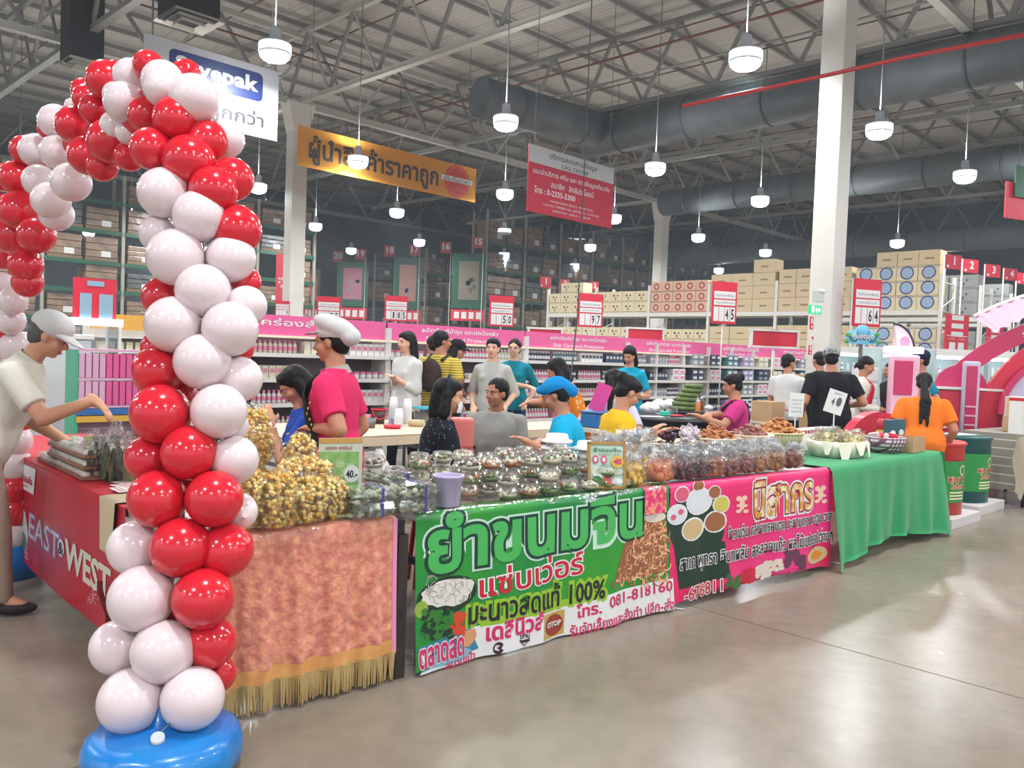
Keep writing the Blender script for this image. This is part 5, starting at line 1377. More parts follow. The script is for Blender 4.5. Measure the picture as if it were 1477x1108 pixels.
lay(tp_, 'phone_lettering', PRED, lambda b: wr(b, Sp, ip, '-676811', (982, 858), (1034, 842), 17, 4.5, .01))
def fruits(b):
    for (x, y, r, mi) in ((1050, 838, 11, 0), (1073, 829, 11, 1), (1096, 822, 13, 2), (1114, 814, 9, 2), (1140, 805, 14, 3)):
        for k in range(16): el(b, Sp, ip, x + random.uniform(-r, r) * .75, y + random.uniform(-r, r) * .75, r * .4, r * .35, 2 + .04 * k, mi, 7, .5)
    el(b, Sp, ip, 1173, 800, 16, 12, 2, 4); el(b, Sp, ip, 1173, 800, 9, 6, 3, 5)
lay(tp_, 'fruit_photos', [mat('print_jelly_green', (60, 100, 44), .4), PRED, mat('print_cream', (222, 206, 190), .4), mat('print_plum', (96, 44, 70), .4), MATS['dish_t'], mat('print_orange', (226, 140, 50), .4)], fruits)
for (px, py, d) in ((966, 878, 0), (1196, 812, 0)):          # loose tie ends on the floor
    p = onz(px, py, .006); o = MB().path([p + Vector((-.06, .03, .004)), p + Vector((-.02, -.01, 0)), p + Vector((.03, .015, 0)), p + Vector((.09, -.01, 0))], .006, 5).build('tie_string', M_wht)
    tag(o, 'white tie string lying on the floor at the %s corner of the pink banner' % ('left' if px < 1000 else 'right'), 'string')
# ---- plain green cloth
GCL = mat('cloth_green', (30, 142, 82), .7, spec=.2, bump=(260, .15, .002), sheen=.2)
t4 = thing('tablecloth', 'plain bright green cloth hanging in soft folds over the right-hand table', 'tablecloth', (F4.x, F4.y, 0), A4)
def G4(u, v):
    x = -.03 + (L4 + .10) * u; over = .88; q = v * (over + .78)
    if q < over: return Vector((x, over - q, ZT + .006))
    z = ZT - (q - over); k = 1 - z / ZT
    hem = .03 + .07 * math.sin(PI * min(1, max(0, u))) ** 1.5
    if u > .95: hem *= .2
    if u < .04: hem = .0
    z = max(z, hem + .01)
    sag = .035 * k * math.sin(PI * 2 * (u * 1.0 + .25)) + .018 * k * math.sin(PI * 9 * u + 2 * k + 4 * u * u) + .010 * k * math.sin(PI * 17 * u + 1)
    return Vector((x + .10 * k * max(0, u - .9) * 10, -.012 - .05 * k - sag, z))
MB().grid(G4, 90, 40).build('cloth', GCL, t4)
MB().grid(lambda u, v: Vector((L4 + .07 + .10 * v + .02 * math.sin(9 * u), -.03 + .80 * u - .05 * v, ZT - .73 * v + .004)), 20, 12).build('cloth_side', GCL, t4)

# ---------------------------------------------------------------- bags
def chunk_mesh(r, seed=0):
    bm = bmesh.new(); bmesh.ops.create_icosphere(bm, subdivisions=1, radius=r); rnd = random.Random(seed)
    vs = []
    for v in bm.verts: v.co *= rnd.uniform(.75, 1.15)
    bm.verts.index_update()
    out = ([v.co.copy() for v in bm.verts], [[v.index for v in f.verts] for f in bm.faces]); bm.free(); return out
CH = {}
def add_chunk(b, c, r, mi=0, sq=(1, 1, 1)):
    k = random.randrange(5)
    if k not in CH: CH[k] = chunk_mesh(1.0, k)
    vs, fs = CH[k]; M = Matrix.Rotation(random.uniform(0, 6.28), 3, Vector((random.uniform(-1, 1), random.uniform(-1, 1), random.uniform(-1, 1) + .01)))
    c = Vector(c); b.add([c + M @ Vector((v.x * r * sq[0], v.y * r * sq[1], v.z * r * sq[2])) for v in vs], fs, mi, True)
def pillow(w_, d_, h_, u, v, k=1.0, seed=0, puff=0.0):
    """bag outline: u around, v up"""
    a = 2 * PI * u; ct = 1 - max(0, v - .62) / .38 * .62
    rx = w_ / 2 * (.80 + .24 * math.sin(PI * min(1, v * 1.1))) * ct * k; ry = d_ / 2 * (.75 + .3 * math.sin(PI * v)) * ct * k
    if v < .12: rx *= (.86 + v * 1.16); ry *= .6 + v * 3.3
    ca, sa = math.cos(a), math.sin(a); e = .75
    n = .012 * math.sin(7 * a + 9 * v + seed) + .010 * math.sin(13 * a - 17 * v + 2 * seed)
    return Vector(((rx + n) * math.copysign(abs(ca) ** e, ca), (ry + n * .7) * math.copysign(abs(sa) ** e, sa), h_ * v))
FILM = film('bag_film', base=.03, rough=.06, bump=(24, .8), haze=.02)
FILM2 = film('bag_film_crumpled', base=.07, rough=.06, bump=(34, 1.8), haze=.09)
SHELL = film('clamshell', base=.05, rough=.06, haze=.035)
def snack_bag(name, label, p, rz, w_, d_, h_, fill, mats, r, fillh=.8, n=150, tilt=(0, 0), group=None, sq=(1, 1, 1), filmm=None, cat='bag', crumple=0.0, seed=0):
    t = thing(name, label, cat, p, rz, group); t.rotation_euler = (tilt[0], tilt[1], rz)
    b = MB(); k = 0
    while k < n:
        u, v = random.random(), random.random() * fillh; kk = random.choice([.97, .97, .9, .75])
        q = pillow(w_, d_, h_, u, v, 1, seed) ; q = Vector((q.x * (1 - (r / (w_ / 2))) * kk, q.y * (1 - (r / (d_ / 2)) * .8) * kk, max(r, q.z)))
        add_chunk(b, q, r * random.uniform(.8, 1.15), random.randrange(len(mats)), sq); k += 1
    c = b.build(fill, mats, t); c['kind'] = 'stuff'
    f = MB()
    def FN(u, v):
        q = pillow(w_ + .008, d_ + .008, h_, u, v, 1, seed)
        if v > fillh:
            a = (v - fillh) / (1 - fillh + 1e-6); m = .014 * a + crumple * a
            q += Vector((m * math.sin(41 * u + 7 * v * 5 + seed), m * math.sin(29 * u + 23 * v), m * .6 * math.sin(37 * u + 3)))
        return q
    f.grid(lambda u, v: FN(u % 1.0, v), 40, 22)
    fb = f.build('clear_film', [FILM, filmm or FILM], t)
    for i_, pg in enumerate(fb.data.polygons): pg.material_index = 1 if i_ // 40 > 22 * fillh else 0
    return t
POP = [mat('corn_puff', (250, 210, 116), .7, sub=.1), mat('corn_puff_dark', (240, 182, 78), .7), mat('corn_puff_pale', (255, 228, 150), .7)]
# corn snack bags on the first table
def tp(px, py, z=ZT + .012): return onz(px, py, z)
bags = [  # (px, py of base), w, d, h, tilt, label
    ((368, 765), .15, .11, .24, (.05, -.05), 'left front bag of yellow corn puffs standing behind the red balloons', 0),
    ((408, 764), .155, .12, .235, (.04, .03), 'large upright bag of corn puffs in the front row, left of the white glare bag', 0),
    ((454, 757), .155, .12, .20, (.03, 0), 'upright bag of corn puffs with a bright white glare, front row', 0),
    ((492, 749), .145, .11, .19, (.02, -.22), 'leaning bag of corn puffs at the right end of the front row', 0),
]
for i, ((px, py), w_, d_, h_, tl, lb, z) in enumerate(bags):
    p = tp(px, py) + N * .07; snack_bag('corn_snack_bag', lb, p, ANG_T + .1 * i, w_, d_, h_, 'corn_puffs', POP, .0115, .93, 330, tl, 'bags of corn puffs', seed=i)
p = tp(385, 740) + N * .17; p.z = ZT + .20; snack_bag('corn_snack_bag', 'tall top bag of corn puffs rising highest beside the white balloons', p, ANG_T, .15, .12, .28, 'corn_puffs', POP, .0115, .9, 330, (.0, .02), 'bags of corn puffs', seed=7)
p2 = p.copy(); p2.z = ZT + .012; snack_bag('corn_snack_bag', 'bag of corn puffs underneath the tallest bag', p2, ANG_T, .17, .13, .20, 'corn_puffs', POP, .0115, .95, 260, (0, 0), 'bags of corn puffs', seed=8)
p = atd(436, 652, 3.80) ; p.z = ZT + .18; snack_bag('corn_snack_bag', 'small bag of corn puffs in the back row, right of the tallest bag', p + N * .02, ANG_T, .13, .10, .17, 'corn_puffs', POP, .0115, .95, 200, (0, 0), 'bags of corn puffs', seed=9)
p2 = Vector((p.x, p.y, ZT + .012)) + N * .03; snack_bag('corn_snack_bag', 'bag of corn puffs hidden low in the back row', p2, ANG_T, .16, .10, .19, 'corn_puffs', POP, .0115, .95, 160, (0, 0), 'bags of corn puffs', seed=10)
p = atd(402, 690, 3.52); snack_bag('corn_snack_bag', 'bag of corn puffs lying flat across the upright front bags', p, ANG_T, .13, .11, .25, 'corn_puffs', POP, .0115, .95, 300, (0, R_(84)), 'bags of corn puffs', seed=11)
# green price card
p = onz(490, 706, ZT + .01) + N * .12; p = atd(490, 700, 4.0); p.z = ZT + .012
ct = thing('price_card', 'green and white price card in a clear stand marked 40, behind the corn snack bags', 'sign', p, ANG_T - .28)
hC = .30; wC = .21
MB().box((0, 0, hC / 2), (wC, .008, hC)).build('card_back', mat('card_pale', (206, 214, 190), .5), ct)
Sc = lambda x, y, hh: Vector((x * wC, -.005 - hh, y * hC))
lay(ct, 'card_print', mat('card_green', (122, 176, 92), .5, noise=(20, (160, 198, 120))), lambda b: patch(b, Sc, -.5, .0, .42, .78, 1, 0, 1))
lay(ct, 'card_header', mat('card_gold', (206, 160, 84), .5), lambda b: patch(b, Sc, -.5, .92, .5, 1.0, 1, 0, 1))
lay(ct, 'card_figures', mat('card_mint', (176, 208, 150), .5), lambda b: [disc(b, Sc, random.uniform(-.35, .3), random.uniform(.12, .7), .11, .06, 1.5, 0, 10, jit=.3) for k in range(8)])
lay(ct, 'price_bubble', M_wht, lambda b: disc(b, Sc, .26, .42, .18, .14, 2))
lay(ct, 'price_lettering', M_pblk, lambda b: letters(b, Sc, '40.-', .26, .42, wd=.26, ht=.11, h=3, bold=.03))
lay(ct, 'card_lettering', MATS['lips'], lambda b: letters(b, Sc, 'อร่อย สดใหม่', -.05, .85, wd=.6, ht=.06, h=2, bold=.02))
# ---- clear clamshell boxes
VEG = [mat('veg_green', (112, 138, 74), .6, noise=(40, (160, 176, 120))), mat('veg_pale', (196, 202, 170), .6), mat('veg_dark', (66, 92, 52), .6)]
NDL = [mat('noodle_fill', (204, 190, 160), .5), mat('herb_fill', (112, 136, 74), .6), mat('sauce_fill', (176, 116, 70), .4), mat('sprout_fill', (214, 208, 190), .5), mat('dark_fill', (92, 64, 52), .5)]
RIB = mat('ribbon_purple', (74, 60, 150), .4)
def clambox(px, py, z, lb, rz=0, w_=.205, d_=.15, h_=.062):
    p = onz(px, py, z); t = thing('clamshell_box', lb, 'box', p, ANG_T + rz, 'clear boxes of greens')
    b = MB()
    for (z0, z1, s0, s1) in ((0, h_ * .5, .90, 1.0), (h_ * .53, h_, 1.0, .90)):
        ring_ = lambda s_, z_: [Vector((sx * w_ / 2 * s_, d_ / 2 + sy * d_ / 2 * s_, z_)) for sx, sy in ((-1, -1), (1, -1), (1, 1), (-1, 1))]
        b.add(ring_(s0, z0) + ring_(s1, z1), [(0, 1, 5, 4), (1, 2, 6, 5), (2, 3, 7, 6), (3, 0, 4, 7)] + ([(3, 2, 1, 0)] if z0 == 0 else [(4, 5, 6, 7)]))
    b.box((0, d_ / 2, h_ * .515), (w_ * 1.06, d_ * 1.06, .003))
    b.build('clear_shell', SHELL, t)
    c = MB()
    for k in range(46): add_chunk(c, (random.uniform(-.42, .42) * w_, d_ / 2 + random.uniform(-.4, .4) * d_, random.uniform(.012, h_ - .016)), .016, random.choice([0, 1, 1, 2]), (1.4, 1, .5))
    o = c.build('leafy_filling', VEG, t); o['kind'] = 'stuff'
    MB().box((w_ * .18, d_ / 2, h_ + .0015), (.012, d_ * .92, .001)).box((w_ * .18, -.002, h_ * .5), (.012, .002, h_)).build('purple_ribbon', RIB, t)
z0 = ZT + .012
for (px, py, lv, lb) in ((541, 747, 0, 'bottom clear box of greens nearest the corn bags, purple ribbon'), (604, 740, 0, 'bottom clear box of greens left of the lilac bucket'),
                       (532, 728, 0, 'second row bottom clear box behind the corn bag end'), (590, 722, 0, 'second row bottom clear box behind the lilac bucket')):
    clambox(px, py, z0, lb)
clambox(541, 747, z0 + .063, 'upper clear box of greens on the nearest corner pile', .03) if False else None
for (px, py, z, lb) in ((541, 747, z0, 'upper clear box of greens with purple ribbon by the corn bags'), (604, 740, z0, 'upper clear box of greens with purple ribbon, left of the lilac bucket')):
    q = onz(px, py, z); q.z += .064; s_ = Vector(q); 
    t = clambox(px, py, z, lb, .03); o = [x for x in COL.objects if x.get('label') == lb][0]; o.location = s_
q = onz(582, 728, z0); q = q + N * .10; q.z = z0 + .064
clambox(590, 722, z0, 'top clear box of greens with a purple ribbon at the back of the pile', -.03); o = [x for x in COL.objects if x.get('label', '').startswith('top clear box of greens')][0]; o.location = Vector((o.location.x - .04, o.location.y, z0 + .064))
# white plastic carrier bag
p = atd(552, 690, 4.55); p.z = ZT + .012
b = MB(); b.grid(lambda u, v: Vector(((.075 * (1 - .85 * v ** 1.3) + .008 * math.sin(9 * v + 12 * PI * u)) * math.cos(2 * PI * u) - .03 * v, (.05 * (1 - .8 * v)) * math.sin(2 * PI * u), .19 * v)), 24, 12); 
pbag = thing('plastic_bag', 'white translucent plastic bag pulled to a peak behind the clear boxes', 'bag', p, ANG_T)
b.build('bag_body', film('bag_milky', base=.12, rough=.2, haze=.55, bump=(20, .8)), pbag)
# lilac bucket
p = onz(655, 733, z0) + N * .055
bk = thing('bucket', 'small lilac scalloped plastic bucket at the front of the bowl table', 'bucket', (p.x, p.y, z0), ANG_T)
BKM = mat('bucket_lilac', (176, 166, 196), .4)
MB().lathe([(0, 0), (.052, 0), (.056, .01), (.068, .135), (.075, .14), (.076, .15), (.068, .152), (.064, .145), (.052, .02), (0, .018)], n=32, wob=lambda a, z: 1 + (.03 * math.cos(8 * a) if z > .13 else 0)).build('bucket_body', BKM, bk)
# ---- round bowls in stacks
def bowl_mesh():
    b = MB().lathe([(0, 0), (.042, 0), (.060, .030), (.066, .036), (.066, .038)], n=18).lathe([(.067, .037), (.067, .041), (.058, .045), (.05, .062), (.046, .064), (0, .064)], n=18)
    return b.mesh('bowl_shell', SHELL)
BWM = bowl_mesh()
FILLS = []
for k in range(6):
    c = MB(); pal_ = [(0, 1, 3), (0, 3, 3), (1, 1, 0), (2, 3, 0), (3, 4, 0), (1, 3, 2)][k]
    c.lathe([(0, .004), (.04, .004), (.053, .022), (0, .024)], n=12, mi=pal_[0])
    for q in range(20):
        a = random.uniform(0, 6.28); r_ = .046 * math.sqrt(random.random()); add_chunk(c, (r_ * math.cos(a), r_ * math.sin(a), random.uniform(.02, .040)), .013, random.choice(pal_), (1.3, 1, .7))
    FILLS.append(c.mesh('noodle_salad', NDL))
nb = 0
rows = [(0, .60, 1.50, .075, 2), (1, .46, 1.52, .215, 3), (2, .10, 1.30, .36, 3), (3, .06, 1.36, .50, 3)]
for (ri, s0, s1, yy, hmax) in rows:
    x = s0; ci = 0
    while x < s1:
        hn = hmax - (random.random() < .35)
        base_ = F2 + T * x + N * yy
        for lvl in range(hn):
            o = thing('salad_bowl', '', 'bowl', (base_.x + random.uniform(-.004, .004), base_.y + random.uniform(-.004, .004), z0 + lvl * .0665), random.uniform(0, 6))
            obj('bowl_shell', BWM, o); f_ = obj('noodle_salad', FILLS[random.randrange(6)], o); nb += 1
            o['label'] = 'lidded bowl of noodle salad, %s of the %s stack from the left, %s row' % (('bottom' if lvl == 0 else 'top' if lvl == hn - 1 else 'middle'), ORD[ci], ('front', 'second', 'third', 'back')[ri])
            o['group'] = '%s bowls, %s row' % (('bottom' if lvl == 0 else 'top' if lvl == hn - 1 else 'middle'), ('front', 'second', 'third', 'back')[ri])
        x += .137 + random.uniform(0, .012); ci += 1
print('bowls', nb)
# stacks of white foam lids
WL = mat('foam_white', (232, 232, 230), .4)
for (px, py, d, zb, n_, lb) in ((803, 650, 5.25, .775, 3, 'left tall stack of white foam lids behind the bowls'), (848, 650, 5.3, .775, 2, 'right low stack of white foam lids behind the picture frame')):
    p = atd(px, py, d)
    for k in range(n_):
        t = thing('foam_plate', lb.replace('stack of white foam lids', 'stack of white foam plates, %s plate' % ('lowest', 'second', 'topmost')[k]), 'plate', (p.x, p.y, z0 + (.10 if n_ == 3 else .10) + k * .045), 0)
        MB().lathe([(.098, 0), (.1, .012), (.075, .016), (.066, .05), (.06, .052), (0, .052)], n=22).build('lid_shell', WL, t)
    t = thing('foam_bowl', 'round white foam bowl pile under the %s lids behind the bowls' % ('left' if n_ == 3 else 'right'), 'bowl', (p.x, p.y, z0), 0)
    MB().lathe([(0, 0), (.06, 0), (.085, .095), (.098, .099), (0, .099)], n=22).build('bowl_body', WL, t)
# framed menu
p = onz(875, 705, z0); fm_ = thing('menu_frame', 'gold framed Thai menu picture marked 40, standing at the end of the bowl table', 'picture', p, ANG_T - .55)
fw, fh = .222, .262; GOLD = mat('frame_gold', (176, 134, 70), .35, .4)
tiltM = Matrix.Rotation(-.16, 3, 'X')
Sm_ = lambda x, y, hh: tiltM @ Vector((x * fw, -.006 - hh, y * fh))
b = MB()
for (x, z, sx, sz) in ((0, .008, fw, .016), (0, fh - .008, fw, .016), (-fw / 2 + .008, fh / 2, .016, fh), (fw / 2 - .008, fh / 2, .016, fh)):
    c_ = tiltM @ Vector((x, 0, z)); b.box(c_, (sx, .018, sz), rot=tiltM)
b.box(tiltM @ Vector((0, .05, .1)), (.02, .09, .008), rot=Matrix.Rotation(.9, 3, 'X')); b.build('frame', GOLD, fm_)
MB().box(tiltM @ Vector((0, .002, fh / 2)), (fw - .02, .006, fh - .02), rot=tiltM).build('menu_sheet', mat('menu_mint', (176, 204, 180), .3, noise=(12, (206, 222, 208))), fm_)
lay(fm_, 'menu_lettering', mat('menu_green', (40, 110, 76), .4), lambda b: [letters(b, Sm_, 'ยำขนมจีน', 0, .83, wd=.7, ht=.09, h=2, bold=.02), letters(b, Sm_, 'แซ่บเว่อร์ 2 อย่าง', 0.05, .73, wd=.55, ht=.05, h=2)])
lay(fm_, 'menu_price', [mat('menu_pink', (206, 80, 120), .4), M_wht, mat('menu_gold', (222, 180, 70), .4), PMAG], lambda b: [disc(b, Sm_, -.30, .62, .08, .09, 1.5, 0), disc(b, Sm_, -.08, .62, .08, .09, 1.5, 0), disc(b, Sm_, -.30, .62, .04, .05, 2, 1), disc(b, Sm_, -.08, .62, .04, .05, 2, 1), disc(b, Sm_, .27, .58, .19, .15, 1.5, 2, 12, star=-.15, teeth=1), letters(b, Sm_, '40', .27, .58, wd=.2, ht=.12, h=3, bold=.03, mi=3)])
lay(fm_, 'menu_dishes', [M_wht, MATS['print_chili'], MATS['veg_pale'], MATS['print_leaf']], lambda b: [disc(b, Sm_, -.18, .34, .2, .13, 1.5, 0), disc(b, Sm_, -.18, .37, .15, .07, 2, 2), disc(b, Sm_, -.25, .18, .14, .1, 2.4, 3, 9, jit=.3), disc(b, Sm_, .0, .17, .13, .09, 2.6, 1, 9, jit=.3), disc(b, Sm_, .26, .36, .17, .07, 2, 2, 9), disc(b, Sm_, .26, .16, .16, .07, 2, 0, 9)])
# ---- dried fruit bags on the pink table
DF = {'mango': [mat('mango', (246, 204, 84), .5), mat('mango2', (236, 182, 66), .5)], 'peach': [mat('peach', (222, 138, 92), .5), mat('peach2', (206, 110, 72), .5)], 'prune': [mat('prune', (96, 58, 60), .4), mat('prune2', (122, 76, 72), .4)],
      'tamarind': [mat('tamarind', (166, 104, 76), .5), mat('tamarind2', (190, 130, 94), .5)], 'plum': [mat('plum', (150, 98, 96), .5), mat('plum2', (172, 118, 108), .5)], 'fig': [mat('fig', (168, 118, 76), .5), mat('fig2', (186, 136, 92), .5)], 'cocoa': [mat('cocoa', (140, 82, 60), .6), mat('cocoa2', (120, 66, 48), .6)]}
seq = [(925, 'mango', .034, 'yellow candied mango, right of the picture frame'), (968, 'peach', .045, 'orange candied peaches'), (1002, 'prune', .016, 'dark prunes'), (1022, 'prune', .016, 'black dried plums'),
       (1044, 'tamarind', .019, 'brown sweet tamarind'), (1066, 'plum', .018, 'mauve dried plums'), (1088, 'plum', .016, 'dusky dried jujubes'), (1108, 'fig', .018, 'light brown dried figs'), (1132, 'fig', .02, 'tan dried bananas'), (1158, 'cocoa', .04, 'reddish brown tamarind balls, last in the row')]
for i, (px, k_, r_, lb) in enumerate(seq):
    xx = inv_frame(F3, ANG_T)(px, 680)[0]; p = F3 + T * xx + N * .09
    w_ = .19 if i < 2 else .165
    snack_bag('dried_fruit_bag', 'clear front-row bag of ' + lb, (p.x, p.y, z0), ANG_T + random.uniform(-.15, .15), w_, .12, .175, 'dried_fruit', DF[k_], r_, .62, 44 if r_ > .03 else 150, (.02, 0), None, filmm=FILM2, crumple=.02, seed=i * 1.7)
for i in range(9):
    k_ = ['mango', 'peach', 'prune', 'tamarind', 'plum', 'plum', 'fig', 'fig', 'cocoa'][i]
    p = F3 + T * (.10 + .165 * i) + N * .26
    snack_bag('dried_fruit_bag', 'clear second-row bag of dried fruit, %s from the picture frame' % ('first second third fourth fifth sixth seventh eighth ninth'.split()[i]), (p.x, p.y, z0), ANG_T + random.uniform(-.2, .2), .165, .11, .185, 'dried_fruit', DF[k_], .018, .6, 90, (0, 0), None, filmm=FILM2, crumple=.028, seed=i * 2.3 + 1)
# ---- baskets of loose snacks
WICK = mat('wicker_cream', (226, 204, 168), .6)
def basket(px, py, d, rx, ry, label, fillmats, nm_, n_, cone, piece='sausage', zb=z0 + .075, lbl_p='', filled=True, h_=.10):
    p = atd(px, py, d); r_b = thing('riser_block', 'white riser block under the ' + label.split(',')[0].replace('heaped with', 'of').replace('heaped high with', 'of'), 'block', (p.x, p.y, z0), ANG_T); MB().box((0, 0, .036), (rx * 1.5, ry * 1.5, .072), bev=.004).build('block', W2, r_b); t = thing('basket', label, 'basket', (p.x, p.y, zb), ANG_T)
    MB().lathe([(0, .004), (rx * .80, .004), (rx * .95, h_ * .8), (rx, h_), (rx * 1.02, h_), (rx * 1.02, h_ + .012), (rx * .93, h_ + .012), (rx * .78, .012), (0, .012)], n=30, sy=ry / rx).build('basket_body', WICK, t)
    w2 = MB()
    for k in range(44):
        a = 2 * PI * k / 44; c, s_ = math.cos(a), math.sin(a)
        w2.tube((rx * .82 * c, ry * .82 * s_, .004), (rx * .985 * c, ry * .985 * s_, h_), .0035, n=4)
    o = w2.build('basket_ribs', WICK, t); o['kind'] = 'stuff'
    pm_ = []
    for k in range(5):
        b = MB()
        if piece == 'sausage': b.path([Vector((-.032, 0, 0)), Vector((-.015, .006 * (k - 2) / 2, .004)), Vector((.015, .006 * (k - 2) / 2, .004)), Vector((.032, 0, 0))], [.007, .0135, .0135, .007], 7, k % len(fillmats))
        else: add_chunk(b, (0, 0, 0), .02, k % len(fillmats), (1.2, .9, .7))
        pm_.append(b.mesh(nm_, fillmats))
    for k in range(n_):
        a = random.uniform(0, 6.28); r_ = math.sqrt(random.random()) * .88
        zz = h_ * .75 + cone * (1 - r_) + random.uniform(-.006, .006)
        q = Vector((rx * r_ * math.cos(a), ry * r_ * math.sin(a), 0)); q = Matrix.Rotation(ANG_T, 3, 'Z') @ q
        o = obj(nm_, pm_[k % 5], None, (p.x + q.x, p.y + q.y, zb + zz)); o.rotation_euler = (random.uniform(-.5, .5), random.uniform(-.5, .5), random.uniform(0, 6.28))
        tag(o, lbl_p, 'snack', lbl_p + ' pile')
    f = MB().lathe([(rx * .9, h_ * .55), (rx * .5, h_ * .72 + cone * .5), (0, h_ * .72 + cone * .92)], n=20, sy=ry / rx).build('snack_heap', fillmats, t); f['kind'] = 'stuff'
    return t
BR = [mat('fried_brown', (166, 98, 56), .45), mat('fried_brown2', (186, 116, 70), .45)]
MV = [mat('mauve_fruit', (128, 72, 66), .4), mat('mauve_fruit2', (150, 92, 82), .4)]
CR_ = [mat('crisp_brown', (176, 110, 52), .45), mat('crisp_brown2', (196, 132, 66), .45)]
DK = [mat('dark_berry', (74, 40, 46), .3), mat('dark_berry2', (104, 58, 58), .3)]
basket(960, 640, 5.62, .235, .20, 'cream basket of dark berries with a bunch of purple fruit, before the yellow shirt', DK, 'dried_berry', 90, .02, 'chunk', lbl_p='small dark dried berry in the first round basket')
basket(1030, 636, 6.05, .20, .18, 'cream basket heaped with brown sausage-shaped snacks', BR, 'fried_snack', 95, .12, 'sausage', lbl_p='brown sausage-shaped fried snack in the second basket')
basket(1080, 632, 6.42, .20, .18, 'cream basket heaped with mauve-brown dried fruit', MV, 'dried_fruit_piece', 95, .11, 'chunk', lbl_p='mauve-brown dried fruit piece in the third basket')
basket(1122, 622, 6.75, .22, .20, 'cream basket heaped high with golden brown crisps, last of the four', CR_, 'crisp', 110, .15, 'sausage', lbl_p='golden brown curled crisp in the last basket')
# purple fruit bunch and white bag in the first basket
p = atd(965, 625, 5.6); t = thing('grape_bunch', 'bunch of dark purple fruit on the first basket by the woman in yellow', 'fruit', (p.x, p.y, z0 + .175), 0)
b = MB()
for k in range(34): b.ball((random.gauss(0, .03), random.gauss(0, .026), .02 + abs(random.gauss(.02, .02))), .014, 8, 6)
b.build('berries', mat('purple_fruit', (70, 30, 52), .25), t)['kind'] = 'stuff'
MB().path([(0, 0, .06), (.01, .01, .09), (.03, .0, .11)], .003, 5).build('stem', mat('stem_pink', (176, 60, 90), .5), t)
snack_bag('plastic_bag', 'white filled plastic bag lying in the first basket beside the purple fruit', atd(985, 632, 5.65) , ANG_T, .12, .10, .16, 'white_filling', [mat('fill_white', (236, 222, 228), .6)], .02, .9, 60, (0, R_(75)), None)
# yellow fruit bags at the back left of the pink table
for i, (px, py, d) in enumerate(((872, 640, 5.15), (900, 640, 5.35), (925, 636, 5.5))):
    p = atd(px, py, d)
    snack_bag('candied_mango_bag', 'puffed clear bag of pale yellow candied fruit, %s behind the picture frame' % ('left one', 'middle one', 'right one')[i], (p.x, p.y, z0), ANG_T + i, .19, .15, .26, 'candied_fruit', DF['mango'], .026, .38, 40, (0, 0), None, filmm=FILM2, crumple=.03, seed=i)
# ---- green cloth table: white cloth basket of chips, sachets, plaid cloth, signs
WCL = mat('cream_cloth', (246, 234, 216), .8, sheen=.3)
p = atd(1207, 655, 6.85); t = thing('cloth_basket', 'low basket wrapped in cream cloth full of pale chip bags, on the green cloth', 'basket', (p.x, p.y, z0 + .0), A4)
b = MB()
b.lathe([(0, 0), (.26, 0), (.29, .07), (.30, .12), (.27, .125), (.25, .05), (0, .045)], n=40, sy=.75, wob=lambda a, z: 1 + .03 * math.sin(9 * a)); b.build('basket_body', WCL, t)
b = MB()
for (a0, w_, ln) in ((-2.35, .5, .17), (-1.3, .45, .12), (-.6, .35, .10), (-2.9, .4, .10), (-1.8, .5, .10)):
    b.grid(lambda u, v: Vector(((.30 + .012 * v) * math.cos(a0 + (u - .5) * w_ * (1 - .75 * v)), (.232 + .012 * v) * math.sin(a0 + (u - .5) * w_ * (1 - .75 * v)), .125 - ln * v if True else 0)), 10, 8)
b.build('cloth_corner', WCL, t)
CHP = [mat('chip_pale', (244, 226, 172), .6), mat('chip_yellow', (240, 214, 140), .6)]
for i in range(7):
    a = i * 2.4; r_ = .12 if i else 0
    q = Vector((p.x, p.y, z0 + .06)) + T4 * (r_ * 1.25 * math.cos(a)) + N4 * (r_ * .8 * math.sin(a))
    snack_bag('chip_bag', 'clear bag of pale yellow crisps heaped in the cream cloth basket', q, a, .16, .12, .17, 'crisps', CHP if i % 2 else [CHP[0]], .018, .75, 60, (random.uniform(-.4, .4), random.uniform(-.5, .5)), 'crisp bags in the cream cloth basket', sq=(1.3, 1, .35), filmm=FILM, seed=i)
SW = [mat('sachet_white', (214, 208, 204), .35), mat('sachet_stripe', (150, 60, 66), .35)]
for i in range(12):
    q = Vector((p.x, p.y, 0)) + T4 * (-.10 + .062 * i) + N4 * (.34 + .0 * i); q.z = z0
    t = thing('sachet_pack', 'white sachet pack with dark red edge leaning in the row behind the crisp bags', 'packet', q, A4, 'leaning sachet packs'); t.rotation_euler = (-.5, 0, A4 - .9)
    MB().box((0, 0, .10), (.15, .012, .20), bev=.005).build('pack_body', SW[0], t); MB().box((0, -.0075, .17), (.14, .002, .03)).build('pack_stripe', SW[1], t)
PLD = mat('plaid_cloth', (150, 120, 130), .8); link_pattern(PLD, 'plaid', 9, (206, 196, 200), (112, 72, 92), 'XZ', .6, .2)
p = atd(1275, 645, 7.25); t = thing('plaid_basket', 'small basket lined with purple and white plaid cloth beside the cream one', 'basket', (p.x, p.y, z0), A4)
MB().lathe([(0, 0), (.12, 0), (.16, .07), (.175, .13), (.16, .135), (.14, .05), (0, .045)], n=28, wob=lambda a, z: 1 + .04 * math.sin(7 * a)).build('basket_body', PLD, t)
